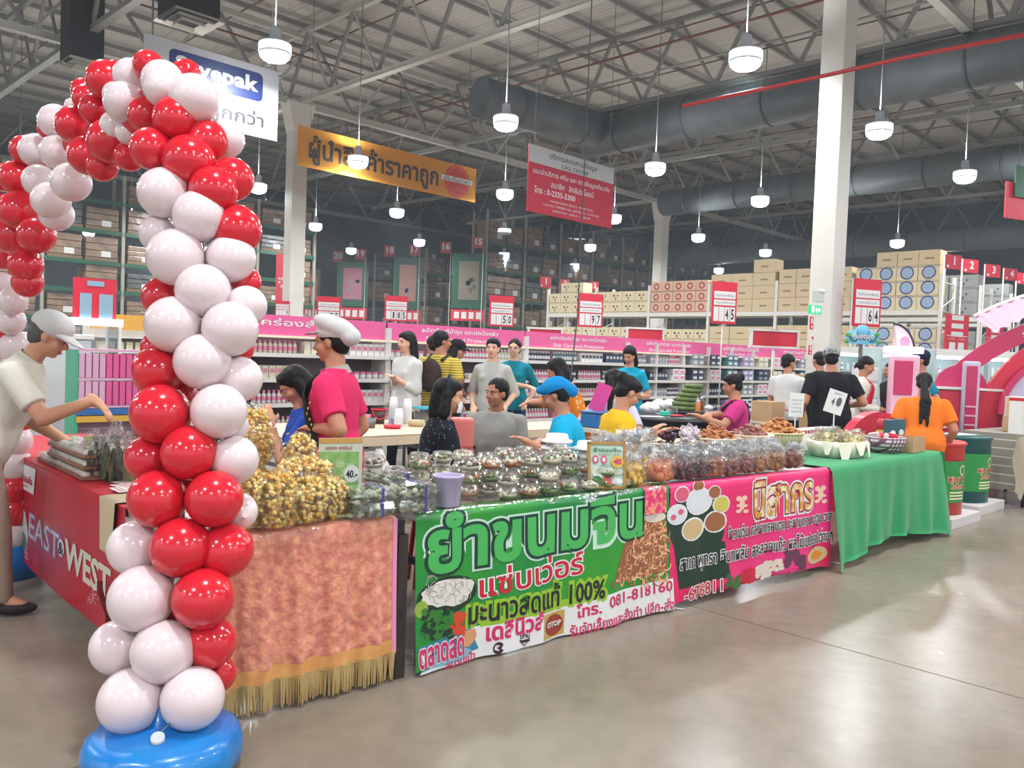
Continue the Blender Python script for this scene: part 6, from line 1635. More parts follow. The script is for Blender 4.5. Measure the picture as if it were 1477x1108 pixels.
for i in range(6):
    q = Vector((p.x + .07 * math.cos(i), p.y + .07 * math.sin(i), z0 + .05)); t = thing('sweet_packet', 'small glossy red and white sweet packet in the plaid basket', 'packet', q, i, 'sweet packets in the plaid basket'); t.rotation_euler = (random.uniform(-.6, .6), random.uniform(-.6, .6), i * 1.1)
    MB().box((0, 0, .06), (.09, .03, .12), bev=.01).build('packet_body', M_red if i % 2 else SW[0], t)
p = atd(1308, 652, 7.4); o = thing('cardboard_box', 'open tan cardboard box beside the plaid basket on the green cloth', 'box', (p.x, p.y, z0), A4)
b = MB()
for (x, y, sx, sy) in ((0, -.10, .28, .006), (0, .10, .28, .006), (-.14, 0, .006, .2), (.14, 0, .006, .2)): b.box((x, y, .065), (sx, sy, .13))
b.box((0, 0, .004), (.28, .2, .008)); b.build('box_body', M_card, o)
TB = mat('box_teal_dark', (52, 92, 104), .5)
for i, (px, d) in enumerate(((1284, 7.6), (1296, 7.75))):
    q = atd(px, 620, d); t = thing('boxed_product', 'dark teal carton with white round emblem, %s, behind the plaid basket' % ('left one' if i == 0 else 'right one'), 'box', (q.x, q.y, z0 - .02), A4 - .5)
    z_ = .02 if True else 0; t.location.z = z0
    MB().box((0, 0, .13), (.085, .07, .26), bev=.003).build('carton', TB, t); b = MB(); disc(b, lambda x, y, h: Vector((x, -.037 - h, y)), 0, .14, .028, None, 1); b.build('emblem', M_wht, t)
def stand_sign(px, py, d, w_, h_, label, tb_, rz, ztab=z0, tilt=.25):
    c = atd(px, py, d); t = thing('sign_stand', label, 'sign', (c.x, c.y, ztab), rz)
    MB().lathe([(0, 0), (.05, 0), (.045, .012), (.008, .014), (0, .014)], n=16).tube((0, 0, .01), (0, 0, c.z - ztab), .006, n=6).build('stand', M_wht, t)
    M = Matrix.Rotation(tilt, 3, 'Y'); zc = c.z - ztab
    MB().box((0, -.012, zc), (w_, .006, h_), rot=M).build('card', M_wht, t)
    S = lambda x, y, hh: Vector((0, -.016 - hh, zc)) + M @ Vector((x * w_, 0, y * h_)); b = MB(); tb_(b, S); b.build('card_print', mat('print_mid_grey', (96, 90, 104), .5), t)
stand_sign(1148, 584, 7.3, .13, .21, 'white card sign with small grey text on a thin stand, left of the 40 sign', lambda b, S: [letters(b, S, 'ขนมไทย 3 ถุง', 0, .2 - .16 * k, wd=.7, ht=.09, h=1) for k in range(4)], A4 - .7, tilt=.03)
stand_sign(1204, 580, 7.1, .16, .20, 'tilted white card sign marked 40 on a thin white stand', lambda b, S: [letters(b, S, '4', -.14, 0, wd=.16, ht=.3, h=1, bold=.02), disc(b, S, .18, .05, .14, .2, 1), letters(b, S, 'ถุงละ', 0, .36, wd=.4, ht=.08, h=1)], A4 - .7, tilt=.28)
# ================================================================ BALLOON ARCH
RB = mat('balloon_red', (216, 30, 48), .18, spec=.55, sub=.12, coat=.3)
MATS['balloon_red'].node_tree.nodes['Principled BSDF'].inputs['Subsurface Radius'].default_value = (.03, .004, .004)
PB = mat('balloon_pearl', (232, 212, 214), .22, spec=.5, sub=.25, coat=.35, sheen=.1)
MATS['balloon_pearl'].node_tree.nodes['Principled BSDF'].inputs['Subsurface Radius'].default_value = (.05, .03, .03)
prof = [(0, 1.0)] + [(math.cos(t), math.sin(t) * (1.0 if t > 0 else 1.12)) for t in [PI / 2 - PI * k / 14 for k in range(1, 13)]]
prof += [(.12, -1.115), (.05, -1.16), (.055, -1.22), (0, -1.22)]
prof = prof[::-1]
def bl(m): return MB().lathe([(r, z) for r, z in prof], n=28).mesh('balloon', m)
BLM = {'R': bl(RB), 'W': bl(PB)}
C1 = lambda x, y, r: (x / 3.26, 60 + y / 3.26, r / 3.26)
C5 = lambda x, y, r: (40 + x / 3.82, 270 + y / 3.82, r / 3.82)
C2 = lambda x, y, r: (x / 3.26, 400 + y / 3.26, r / 3.26)
C3 = lambda x, y, r: (x / 3.01, 740 + y / 3.01, r / 3.01)
B = []
def add(cv, lst):
    for (x, y, r, c, l) in lst: B.append((*cv(x, y, r), c, l))
# c: colour, l: layer (0 front, 1 middle, 2 back)
add(C1, [(700, 115, 70, 'R', 2), (500, 180, 92, 'R', 1), (545, 140, 50, 'R', 2), (620, 165, 84, 'W', 1), (765, 185, 95, 'W', 1), (765, 225, 84, 'W', 0), (875, 155, 70, 'R', 2), (912, 270, 115, 'W', 0),
         (590, 285, 96, 'W', 0), (545, 250, 60, 'W', 1), (395, 232, 58, 'R', 2), (405, 265, 62, 'R', 1), (450, 320, 75, 'R', 1), (262, 375, 78, 'W', 1), (352, 392, 88, 'R', 0), (415, 535, 92, 'R', 0), (480, 585, 72, 'R', 1),
         (520, 470, 105, 'R', 1), (560, 500, 80, 'R', 2), (545, 400, 72, 'W', 1), (600, 430, 55, 'W', 1), (690, 345, 86, 'R', 1), (825, 362, 102, 'R', 0), (650, 370, 75, 'R', 2), (712, 505, 98, 'R', 0), (888, 560, 120, 'R', 0),
         (968, 470, 102, 'R', 1), (1055, 455, 92, 'W', 2), (1090, 648, 102, 'R', 1), (1005, 700, 112, 'R', 0), (770, 712, 118, 'W', 0), (938, 822, 122, 'W', 0), (1110, 885, 118, 'R', 1), (745, 905, 88, 'W', 1), (825, 1015, 132, 'W', 0),
         (1085, 1020, 115, 'W', 1), (225, 410, 45, 'R', 2), (118, 512, 68, 'R', 2), (172, 512, 78, 'W', 1), (272, 522, 80, 'W', 1), (80, 640, 78, 'R', 1), (18, 640, 66, 'R', 2), (185, 655, 76, 'W', 0), (335, 662, 90, 'W', 0),
         (238, 748, 86, 'W', 0), (265, 812, 78, 'W', 2), (92, 795, 92, 'R', 0), (10, 790, 75, 'R', 1), (170, 912, 84, 'R', 1), (62, 912, 88, 'R', 0), (120, 1052, 78, 'R', 0), (15, 1000, 72, 'R', 1), (350, 310, 45, 'W', 2), (370, 480, 70, 'R', 2), (610, 540, 70, 'R', 2)])
add(C5, [(965, 572, 148, 'W', 0), (742, 610, 112, 'R', 2), (770, 560, 90, 'R', 2), (1205, 655, 112, 'W', 1), (805, 758, 156, 'W', 0), (1115, 782, 152, 'W', 0), (1200, 520, 85, 'R', 2), (715, 885, 90, 'R', 2), (1160, 890, 85, 'R', 2),
         (965, 962, 155, 'W', 0), (722, 1015, 142, 'R', 1)])
add(C2, [(60, 112, 65, 'W', 0), (130, 25, 70, 'R', 1), (15, 30, 55, 'W', 0), (50, 205, 66, 'W', 1), (12, 262, 52, 'R', 0), (1125, 480, 108, 'W', 1), (755, 642, 140, 'R', 0), (860, 560, 70, 'R', 2), (1030, 630, 130, 'W', 0), (1100, 700, 70, 'W', 2),
         (700, 852, 110, 'R', 1), (890, 826, 130, 'R', 0), (1100, 858, 115, 'W', 1), (740, 1042, 136, 'R', 0), (1008, 1042, 134, 'R', 0), (1120, 1100, 90, 'W', 2), (880, 940, 70, 'R', 2)])
add(C3, [(592, 152, 121, 'W', 1), (785, 150, 131, 'R', 0), (978, 162, 122, 'R', 1), (615, 372, 142, 'W', 0), (882, 372, 134, 'R', 0), (512, 585, 118, 'W', 1), (710, 602, 138, 'W', 0), (908, 562, 116, 'R', 1), (570, 816, 142, 'W', 0), (836, 806, 136, 'W', 0), (945, 700, 80, 'R', 2), (740, 470, 90, 'R', 2)])
# the arch stands in a vertical plane along the store grid; depth of a point on that plane
A0 = Vector((-1.19, 2.86, 0)); AD = Vector((-.60, .80, 0)).normalized(); AN = Vector((.80, .60, 0))
def plane_pt(px, py):
    if px > 205 or py > 420:
        # near leg: stays at its foot
        pass
    r = ray(px, py); k = (A0 - Vector((0, 0, EYE))).dot(AN) / r.dot(AN); return Vector((0, 0, EYE)) + r * k
def arch_depth(px, py):
    if py > 420 and px > 150: return 2.88 + .0005 * (1040 - py)
    if px > 215: return 3.19 + .0006 * (420 - py)
    # over the top and down the far leg
    u = (215 - px) / 215
    return 3.40 + .75 * u ** .8 + 1.05 * u * u
arch = thing('balloon_arch', 'balloon arch of red and pearl white balloons standing in a blue water base, left foreground', 'balloon arch', (A0.x, A0.y, 0))
def bal(px, py, r, c, l, grow=1.0):
    d = arch_depth(px, py) + (-.07, .0, .08)[l]
    P = atd(px, py, d); R = r * d / FPX * grow
    core = atd(px, py, arch_depth(px, py) + .06)
    # pole centre line direction: point the neck away from the camera and towards the path
    dirv = (P - Vector((0, 0, EYE))).normalized() * (1 if l < 2 else -1); dirv += Vector((random.uniform(-.5, .5), 0, random.uniform(-.5, .5)))
    q = (-dirv).to_track_quat('Z', 'Y')
    o = bpy.data.objects.new('balloon', BLM[c]); COL.objects.link(o); o.parent = arch
    o.location = P - A0; o.rotation_euler = q.to_euler(); o.scale = (R, R, R * random.uniform(.98, 1.04))
for b_ in B: bal(*b_)
# far leg behind the man in the cap, down to the floor
for k in range(9):
    for s_ in (-1, 1):
        P = atd(8 + 14 * s_, 500 + 34 * k, 5.1); P.z = max(P.z, .12)
        o = bpy.data.objects.new('balloon', BLM['R' if (k // 2) % 2 else 'W']); COL.objects.link(o); o.parent = arch; o.location = P - A0; o.scale = (.1, .1, .1)
# pole through the balloons
pts = [(236, 1046), (234, 900), (262, 760), (262, 640), (282, 520), (292, 400), (290, 300), (262, 215), (225, 140), (170, 125), (120, 165), (85, 215), (45, 260), (20, 330), (12, 420)]
pp = [atd(x, y, arch_depth(x, y) + .05) - A0 for x, y in pts]
pp.append(atd(10, 700, 5.15) - A0); e_ = pp[-1].copy(); e_.z = 0.02; pp.append(e_)
MB().path(pp, .012, 8).build('pole', mat('pole_red', (200, 70, 80), .4), arch)
# blue water base
BB = mat('base_blue', (10, 110, 190), .3, spec=.5, coat=.3, noise=(5, (24, 128, 200)))
bc = atd(236, 1075, 2.84); bc = Vector((bc.x, bc.y, 0)) - A0
zt_ = .17
b = MB(); b.lathe([(0, 0), (.235, 0), (.255, .03), (.262, .06), (.262, zt_ - .07), (.25, zt_ - .03), (.22, zt_ - .01), (.10, zt_ + .005), (.055, zt_ + .01), (.05, zt_ + .07), (.042, zt_ + .075), (0, zt_ + .075)], bc, 40, wob=lambda a, z: 1 - (.05 * max(0, math.cos(4 * a)) ** 6 if z < zt_ - .02 else 0))
b.build('water_base', BB, arch)
MB().tube(bc + Vector((.03, -.12, zt_ - .01)), bc + Vector((.035, -.135, zt_ + .02)), .022, n=14).build('base_plug', mat('plug_pale', (196, 200, 206), .4), arch)
MB().path([bc + Vector((.03, -.12, zt_ + .02)), bc + Vector((.06, -.10, zt_ + .05)), bc + Vector((.07, -.04, zt_ + .03))], .003, 5).build('plug_cord', M_steel, arch)
b2 = Vector((e_.x, e_.y, 0)); MB().lathe([(0, 0), (.2, 0), (.22, .2), (.05, .24), (0, .24)], b2, 30).build('water_base', BB, arch)
# ================================================================ LEFT COUNTER
EW0 = onz(4, 783, .12); EW1 = onz(142, 905, .12); EW0.z = EW1.z = 0
DW = (EW1 - EW0).normalized(); ANG_W = math.atan2(DW.y, DW.x); NW = Vector((-DW.y, DW.x, 0))
EWs = EW0 - DW * .7; LW = (EW1 - EWs).length + .36
lt = table(EWs + NW * .02, LW - .02, .75, ANG_W, 'white folding table with a red banner front at far left', topm=W2)
REDC = mat('red_cover', (196, 26, 44), .5)
o = thing('table_cover', 'red cloth cover on the left folding table under the snack trays', 'tablecloth', (EWs.x, EWs.y, 0), ANG_W)
MB().box((LW / 2, .385, ZT), (LW, .78, .01)).build('cloth', REDC, o)
RBN = mat('banner_red', (198, 22, 46), .35, spec=.45, noise=(1.5, (178, 34, 64), 2, (.4, .7)))
tb_, Sw = drape(EWs, ANG_W, LW, RBN, 'vinyl_banner', 'red vinyl banner lettered EAST WEST with a cook picture, on the left table front', 'banner', over=.02, z0=.12, amp=.004, waves=2, flare=.01)
iw = inv_frame(EWs, ANG_W)
SIL = mat('print_silver', (206, 204, 214), .4); VIO = mat('print_violet', (150, 110, 170), .4)
lay(tb_, 'lettering_east', SIL, lambda b: wr(b, Sw, iw, 'EAST', (44, 756), (88, 790), 36, 2, .0))
lay(tb_, 'lettering_west', mat('print_ivory', (222, 214, 196), .4), lambda b: wr(b, Sw, iw, 'WEST', (97, 797), (160, 845), 42, 2, .035))
lay(tb_, 'lettering_shadow', VIO, lambda b: wr(b, Sw, iw, 'EAST', (45, 757), (89, 791), 36, 1, .04))
lay(tb_, 'ampersand_disc', SIL, lambda b: el(b, Sw, iw, 91, 790, 4.5, 13, 2)); lay(tb_, 'ampersand', M_pblk, lambda b: wr(b, Sw, iw, '&', (88, 789), (94, 793), 16, 3, .02))
lay(tb_, 'cook_figure', [mat('cook_white', (186, 196, 192), .5), mat('cook_green', (70, 110, 96), .5), mat('cook_blue', (80, 96, 150), .5), mat('cook_gold', (190, 160, 90), .5)],
    lambda b: [el(b, Sw, iw, 31, 762, 11, 34, 1.2, 0, 14, .2), el(b, Sw, iw, 34, 780, 7, 14, 1.8, 1, 10, .3), el(b, Sw, iw, 14, 770, 8, 30, 1.0, 2, 12, .2), el(b, Sw, iw, 32, 724, 3, 9, 1.8, 3), el(b, Sw, iw, 21, 736, 4, 12, 1.9, 2, 8, .3)])
lay(tb_, 'small_print', mat('print_rose', (222, 130, 140), .5), lambda b: [el(b, Sw, iw, 40, 790 + 7 * k, 4, 3, 1.5, 0, 6, .5) for k in range(3)] + [el(b, Sw, iw, 128 + random.uniform(0, 16), 852 + random.uniform(0, 20), 1.5, 1.5, 1.5, 0, 5) for k in range(30)])
lay(tb_, 'white_card', M_wht, lambda b: quad(b, Sw, iw, [(24, 664), (53, 677), (50, 714), (21, 697)], 3, 0, 1))
lay(tb_, 'card_logo', PMAG, lambda b: [wr(b, Sw, iw, 'แม่สมใจ', (31, 686), (48, 695), 11, 4, .03), wr(b, Sw, iw, 'ของฝาก', (32, 697), (42, 702), 4, 4)]); lay(tb_, 'card_figure', M_dark, lambda b: el(b, Sw, iw, 27, 684, 2.5, 12, 4))
# paper flap at the banner end
o = thing('paper_flap', 'curled paper edge at the right end of the red banner beside the white balloons', 'paper', (EW1.x + DW.x * .14, EW1.y + DW.y * .14, 0), ANG_W)
MB().grid(lambda u, v: Vector((.10 * u, -.01 - .05 * u * u + .02 * math.sin(5 * v), .10 + .28 * v + .03 * u)), 8, 8).build('sheet', mat('paper_cream', (170, 156, 140), .6), o)
# lace cloth, leaflets
LAC = mat('lace_beige', (206, 186, 152), .8)
pL = iw(152, 702)[0]; o = thing('lace_cloth', 'beige scalloped lace doily hanging over the red banner edge', 'cloth', (EWs.x, EWs.y, 0), ANG_W)
b = MB()
def LC(u, v):
    x = pL - .03 + .25 * u * (1 - .30 * v) + .02 * v; sc = .014 * abs(math.sin(PI * 7 * u)) * v
    q = v * .34
    return Vector((x, .10 - q if q < .10 else -.018, ZT + .012 if q < .10 else ZT + .012 - (q - .10) - sc))
b.grid(LC, 28, 20); b.build('lace', LAC, o)
for k in range(3):
    p = onz(180 + 4 * k, 706 - 5 * k, ZT + .02 + .002 * k); o = thing('leaflet', 'white printed leaflet on the red table beside the balloons, %s' % ('lowest', 'middle', 'topmost')[k], 'paper', p, ANG_W + .2 * k)
    MB().box((0, 0, 0), (.15, .10, .002)).build('sheet', M_wht, o); b = MB(); [b.box((0, -.03 + .02 * j, .0014), (.12, .006, .0006)) for j in range(4)]; b.build('print', PRED, o)
# snack trays
TRB = mat('tray_brown', (150, 104, 78), .5); EGW = mat('bun_white', (222, 212, 198), .5)
def tray(p, lb, rz=0, grp='snack trays'):
    t = thing('snack_tray', lb, 'tray', p, ANG_W + rz, grp)
    MB().box((0, 0, .010), (.26, .17, .02), bev=.006).build('tray_base', TRB, t)
    b = MB()
    for i in range(5):
        for j in range(3): b.ball((-.1 + .05 * i, -.055 + .055 * j, .028), (.024, .026, .022), 9, 6)
    o = b.build('white_buns', EGW, t); o['kind'] = 'stuff'
    MB().box((0, 0, .033), (.265, .175, .042), bev=.012).build('tray_lid', SHELL, t)
kk = 0
for c_ in range(4):
    for r_ in range(2):
        for lv in range(3 if c_ > 0 else 1 + (r_ == 1)):
            base_ = EWs + DW * (iw(52, 660)[0] + .0 + .275 * c_ * .82) + NW * (.12 + .19 * r_)
            tray(Vector((base_.x, base_.y, ZT + .008 + lv * .057)), 'clear tray of small white buns, %s, %s row, %s from the man in the cap' % (('lowest', 'middle', 'top')[lv], ('front', 'back')[r_], ('nearest', 'second', 'third', 'fourth')[c_]), random.uniform(-.04, .04), None if True else '')
            kk += 1
# upright bags of leaf-wrapped greens
LG = [mat('leaf_deep', (52, 76, 40), .6, noise=(14, (92, 108, 60))), mat('leaf_brown', (104, 92, 58), .6), mat('leaf_light', (128, 138, 84), .6)]
for i, (px, py) in enumerate(((118, 690), (142, 694), (166, 697), (188, 690), (205, 680), (152, 672), (186, 668))):
    p = onz(px, py, ZT + .01) + NW * .05 + DW * .0
    t = thing('greens_bag', 'clear bag of upright dark green leaf parcels, %s' % ('left end front', 'second from left, front', 'middle front', 'fourth, front', 'right end by the balloons', 'back left', 'back right')[i] + ', red table', 'bag', (p.x, p.y, ZT + .01), ANG_W + random.uniform(-.3, .3))
    t.rotation_euler = (random.uniform(-.05, .05), .22 + random.uniform(-.06, .06), ANG_W + random.uniform(-.2, .2))
    b = MB()
    for k in range(7):
        x = random.uniform(-.055, .055); y = random.uniform(-.03, .03); h_ = random.uniform(.13, .20)
        b.path([(x, y, 0), (x + .004, y, h_ * .5), (x + random.uniform(-.02, .02), y, h_)], [.016, .020, .006], 6, random.choice([0, 0, 1, 2]))
    o = b.build('leaf_parcels', LG, t); o['kind'] = 'stuff'
    MB().grid(lambda u, v: pillow(.16, .085, .27, u % 1.0, v, 1, i) + (Vector((.012 * math.sin(40 * u + 9 * v), .012 * math.sin(31 * u), 0)) if v > .7 else Vector()), 36, 18).build('clear_film', FILM, t)
# something small in the man's hand
p = atd(137, 588, 4.5); t = thing('snack_packet', 'small yellow, green and purple packet under the man\'s reaching arm', 'packet', p, .4)
b = MB(); b.box((0, 0, 0), (.10, .03, .06), bev=.01); b.build('packet_body', mat('packet_lime', (190, 206, 60), .5, noise=(20, (120, 100, 170))), t)
p.z = ZT + .01; t.location = (p.x, p.y + .02, ZT + .19); 
bx = MB().box((0, 0, 0.09), (.13, .10, .18), bev=.01).build('clear_tub', SHELL, None, (p.x, p.y + .02, ZT + .01)); tag(bx, 'clear plastic tub holding up the yellow packet on the red table', 'tub')
# ---- display things behind the man
p = atd(58, 560, 7.4); t = thing('white_cabinet', 'tall plain white cabinet behind the man in the cap', 'cabinet', (p.x, p.y, 0), ANG_A + .15)
MB().box((0, .3, .74), (.9, .6, 1.48), bev=.02).build('cabinet_body', mat('freezer_white', (206, 212, 210), .35), t); MB().box((0, .3, 1.505), (.94, .64, .05), bev=.01).build('lid', M_white, t)
MB().box((0, -.012, .12), (.8, .02, .1)).build('vent_panel', M_steel, t)
PKC = [mat('crate_pink', (226, 96, 156), .4), mat('crate_pale', (222, 176, 204), .4)]; GFR = mat('frame_mint', (76, 178, 140), .4)
p = atd(166, 570, 7.0); t = thing('display_rack', 'pink pocket display rack with mint green frame behind the red balloons', 'rack', (p.x, p.y, 0), ANG_A)
for z in (.93, 1.16, 1.40): MB().box((0, .10, z), (.62, .22, .02)).build('shelf', PKC[1], t)
for x in (-.31, .31): MB().box((x, .1, .7), (.025, .24, 1.4)).build('side_frame', GFR, t)
MB().box((0, .2, .5), (.6, .02, 1.0)).build('back_panel', PKC[1], t)
n_ = 0
for z in (.942, 1.172):
    for k in range(11):
        q = p + GA * (-.27 + .054 * k) + GB * .03; o = MB().box((0, 0, .10), (.045, .09, .20), bev=.004).build('pink_packet', PKC[0 if k > 3 else 1], None, (q.x, q.y, z), ANG_A)
        tag(o, '%s slim packet standing on the %s shelf of the pink display rack' % ('hot pink' if k > 3 else 'pale pink', 'upper' if z > 1.1 else 'lower'), 'packet', '%s packets, %s shelf of the pink rack' % ('hot' if k > 3 else 'pale', 'upper' if z > 1.1 else 'lower'))
MB().box((0, -.02, .89), (.62, .02, .05)).build('rainbow_blue', mat('strip_blue2', (50, 110, 180), .5), t); MB().box((0, -.02, .83), (.62, .02, .05)).build('rainbow_yellow', mat('strip_yellow', (226, 180, 70), .5), t)
# glass showcase with red photo header, yellow header shelf
p = atd(137, 470, 8.3); t = thing('glass_showcase', 'tall glass showcase with a red photo header and lit white strip', 'showcase', (p.x, p.y, 0), ANG_A)
b = MB()
for x in (-.24, .24):
    for y in (0, .35): b.box((x, y, .82), (.025, .025, 1.64))
b.build('frame', M_white, t); MB().box((0, .17, .82), (.47, .34, 1.6)).build('glass', film('glass_pane', base=.08, rough=.03), t)
for z in (.5, .9, 1.25): MB().box((0, .17, z), (.46, .33, .012)).build('shelf', M_white, t)
MB().box((0, 0, 1.66), (.52, .06, .07)).build('light_strip', mat('light_strip', (255, 255, 255), .3, emit=((235, 250, 255), 2.2)), t)
MB().box((0, .02, 1.88), (.40, .03, .42)).build('header_board', M_red, t)
lay(t, 'header_photos', [mat('photo_blue', (140, 170, 190), .5)], lambda b: [b.box((-.09, 0, 1.82), (.11, .006, .24)), b.box((.10, 0, 1.82), (.13, .006, .24)), b.box((0, 0, 2.04), (.16, .006, .05), mi=0)])
p = atd(182, 480, 9.5); t = thing('shelf_unit', 'shelf unit with a plain yellow header behind the balloon column', 'shelf', (p.x, p.y, 0), ANG_A)
MB().box((.1, .2, 1.0), (1.0, .03, 1.5)).build('back_panel', GWHT, t)
for z in (.6, .95, 1.15, 1.35, 1.52): MB().box((.1, .05, z), (1.0, .3, .02)).build('shelf', M_white, t)
MB().box((.1, -.05, 1.69), (1.0, .02, .17)).build('header_panel', mat('header_yellow', (226, 166, 70), .5), t)
for z in (1.16, 1.36):
    for k in range(8):
        q = p + GA * (-.28 + .1 * k) - GB * .02; o = MB().box((0, 0, .055), (.075, .08, .11), bev=.004).build('small_carton', PM['cream' if k < 5 else 'rose'], None, (q.x, q.y, z), ANG_A)
        tag(o, 'small %s carton on the yellow headed shelf' % ('cream' if k < 5 else 'red'), 'box', '%s cartons on the yellow headed shelf' % ('cream' if k < 5 else 'red'))
# ================================================================ BACK TABLES
P = Vector((-2.3, 6.75, 0)) + Vector((.5, .25, 0)); 
bt = onz(500, 630, ZT) ; BA = ANG_A - .06; BD = Vector((math.cos(BA), math.sin(BA), 0)); BN = Vector((-BD.y, BD.x, 0))
b0 = bt - BD * .5
table(b0 + BD * 2.02, 1.6, .72, BA, 'second cream back table, behind the grey polo and cyan shirt', topm=mat('cream_cover', (222, 200, 170), .6), legm=M_steel)
table(b0, 2.0, 1.3, BA, 'back table with a cream cover holding the white cup stacks', topm=mat('cream_cover', (222, 200, 170), .6), legm=M_steel)
o = thing('table_cover', 'cream plastic cover with a short overhang on the long back table', 'tablecloth', (b0.x, b0.y, 0), BA)
MB().grid(lambda u, v: Vector((3.6 * u, -.012 - .006 * math.sin(30 * u), ZT - .012 - .08 * v)), 60, 3).box((1.0, .65, ZT - .005), (2.0, 1.32, .008)).build('cloth', MATS['cream_cover'], o)
def bpt(px, py, off=0.0): q = onz(px, py, ZT); return Vector((q.x, q.y, ZT)) + BN * off
CUP = mat('cup_milky', (224, 224, 226), .35)
def cupstack(px, py, n_, lb):
    p = bpt(px, py)
    t = thing('cup_stack', lb, 'cups', p, 0)
    for k in range(n_): MB().lathe([(.046, .012 * k), (.048, .012 * k + .004), (.034, .012 * k + .12), (0, .012 * k + .12)], n=16).build('cup', CUP, t)
cupstack(567, 610, 13, 'tall upside-down stack of white plastic cups, left one on the back table')
cupstack(587, 611, 12, 'tall upside-down stack of white plastic cups, right one on the back table')
cupstack(575, 614, 5, 'short stack of white plastic cups before the two tall ones')
p = bpt(546, 611); t = thing('bucket', 'dark bucket with a red rim and handle on the back table', 'bucket', p, .4)
MB().lathe([(0, 0), (.055, 0), (.07, .14), (.064, .14), (.05, .01), (0, .01)], n=20).build('bucket_body', mat('bucket_dark', (70, 44, 44), .4), t); MB().lathe([(.07, .135), (.078, .138), (.078, .152), (.068, .152)], n=20).build('rim', M_red, t)
MB().path([(.075 * math.cos(a), -.03 - .05 * math.sin(a), .14 - .09 * math.sin(a)) for a in [PI * k / 10 for k in range(11)]], .006, 6).build('handle', M_red, t)
for i, (px, py, m_, lb, w_, h_) in enumerate(((532, 617, M_steel, 'small steel pot on the back table', .07, .09), (600, 615, mat('bowl_tan', (196, 176, 140), .5), 'shallow tan bowl of white pieces on the back table', .09, .06), (566, 618, M_red, 'flat red plastic dish on the back table', .09, .03), (526, 611, PM['pink'], 'small pink patterned tin beside the red bucket', .06, .09))):
    t = thing('kitchen_pot' if i == 0 else 'small_bowl', lb, 'bowl', bpt(px, py), 0)
    MB().lathe([(0, 0), (w_ * .8, 0), (w_, h_), (w_ * .93, h_), (w_ * .75, .01), (0, .01)], n=20).build('bowl_body', m_, t)
t = thing('purple_lid_box', 'small purple and white tub beside the cup stacks', 'tub', bpt(573, 612), .3); MB().box((0, 0, .03), (.12, .08, .06), bev=.01).build('tub_body', mat('tub_violet', (140, 110, 190), .4), t)
t = thing('water_box', 'clear box with a turquoise rim behind the black haired seated woman', 'box', bpt(618, 609), BA); MB().box((0, 0, .07), (.26, .18, .14), bev=.01).build('box_body', SHELL, t); MB().box((0, 0, .15), (.28, .2, .025), bev=.006).build('box_lid', mat('lid_turquoise', (60, 170, 190), .4), t)
# pink and red bag pieces beside the seated woman
p = atd(662, 615, 6.0); t = thing('pink_stool', 'salmon pink plastic stool between the black top and the grey polo', 'stool', (p.x + .02, p.y + .05, 0), .2)
MB().box((0, 0, .91), (.16, .14, .22), bev=.02).build('seat_back', mat('stool_salmon', (226, 120, 110), .5), t)
for sx in (-1, 1): 
    for sy in (-1, 1): MB().box((sx * .065, sy * .05, .4), (.025, .025, .80)).build('leg', MATS['stool_salmon'], t)
# round black table with things
c_ = atd(978, 600, 9.35); RZT = .86; c_.z = 0
t = thing('round_table', 'round black-skirted table before the magenta shirt', 'table', c_, 0)
MB().lathe([(0, RZT - .03), (.62, RZT - .03), (.63, RZT), (0, RZT)], n=40).build('tabletop', mat('table_black', (46, 40, 44), .4), t)
MB().lathe([(.61, RZT - .03), (.60, .2), (.58, .02)], n=60, wob=lambda a, z: 1 + .025 * math.sin(16 * a) * (1 - z / RZT)).build('table_skirt', BLK, t)
def on_rt(px, py): q = onz(px, py, RZT + .002); return q
PBG = film('bag_white', base=.1, rough=.3, haze=.75, bump=(16, .8))
for i, (px, py, s_) in enumerate(((937, 596, .11), (950, 592, .12), (965, 590, .11), (978, 592, .10), (990, 594, .09), (1022, 592, .06))):
    p = on_rt(px, py); t = thing('plastic_bag', 'crumpled white plastic bag on the round table, %s from the left' % ('first', 'second', 'third', 'fourth', 'fifth', 'last')[i], 'bag', p, i)
    MB().grid(lambda u, v: Vector(((s_ * math.sin(PI * min(.97, v * .8 + .14)) + .014 * math.sin(20 * PI * u + 8 * v + i)) * math.cos(2 * PI * u), (s_ * .8 * math.sin(PI * min(.97, v * .8 + .14)) + .012 * math.sin(14 * PI * u + 11 * v)) * math.sin(2 * PI * u), s_ * 1.2 * v)), 30, 12).build('bag_body', PBG, t)
for i, (px, py, c) in enumerate(((1005, 598, (222, 130, 60)), (1010, 592, (120, 70, 50)))):
    p = on_rt(px, py); t = thing('sauce_bottle', ('orange squeeze bottle with a pale cap on the round table', 'brown squeeze bottle behind the orange one')[i], 'bottle', p, 0)
    MB().lathe([(0, 0), (.038, 0), (.04, .02), (.04, .12), (.03, .15), (0, .15)], n=16).build('bottle_body', mat('sauce_%d' % i, c, .3), t); MB().lathe([(.032, .15), (.03, .17), (.01, .185), (.006, .215), (0, .215)], n=14).build('cap', mat('cap_pale', (190, 196, 214), .4), t)
t = thing('small_box', 'small turquoise box at the front of the round table', 'box', on_rt(959, 599), .3); MB().box((0, 0, .022), (.10, .07, .045), bev=.004).build('box_body', mat('box_turq', (60, 210, 180), .5), t)
t = thing('glass_jar', 'clear glass jar on the round table left of the orange bottle', 'jar', on_rt(972, 599), .3); MB().lathe([(0, 0), (.04, 0), (.042, .08), (.036, .10), (0, .10)], n=16).build('jar_body', SHELL, t)
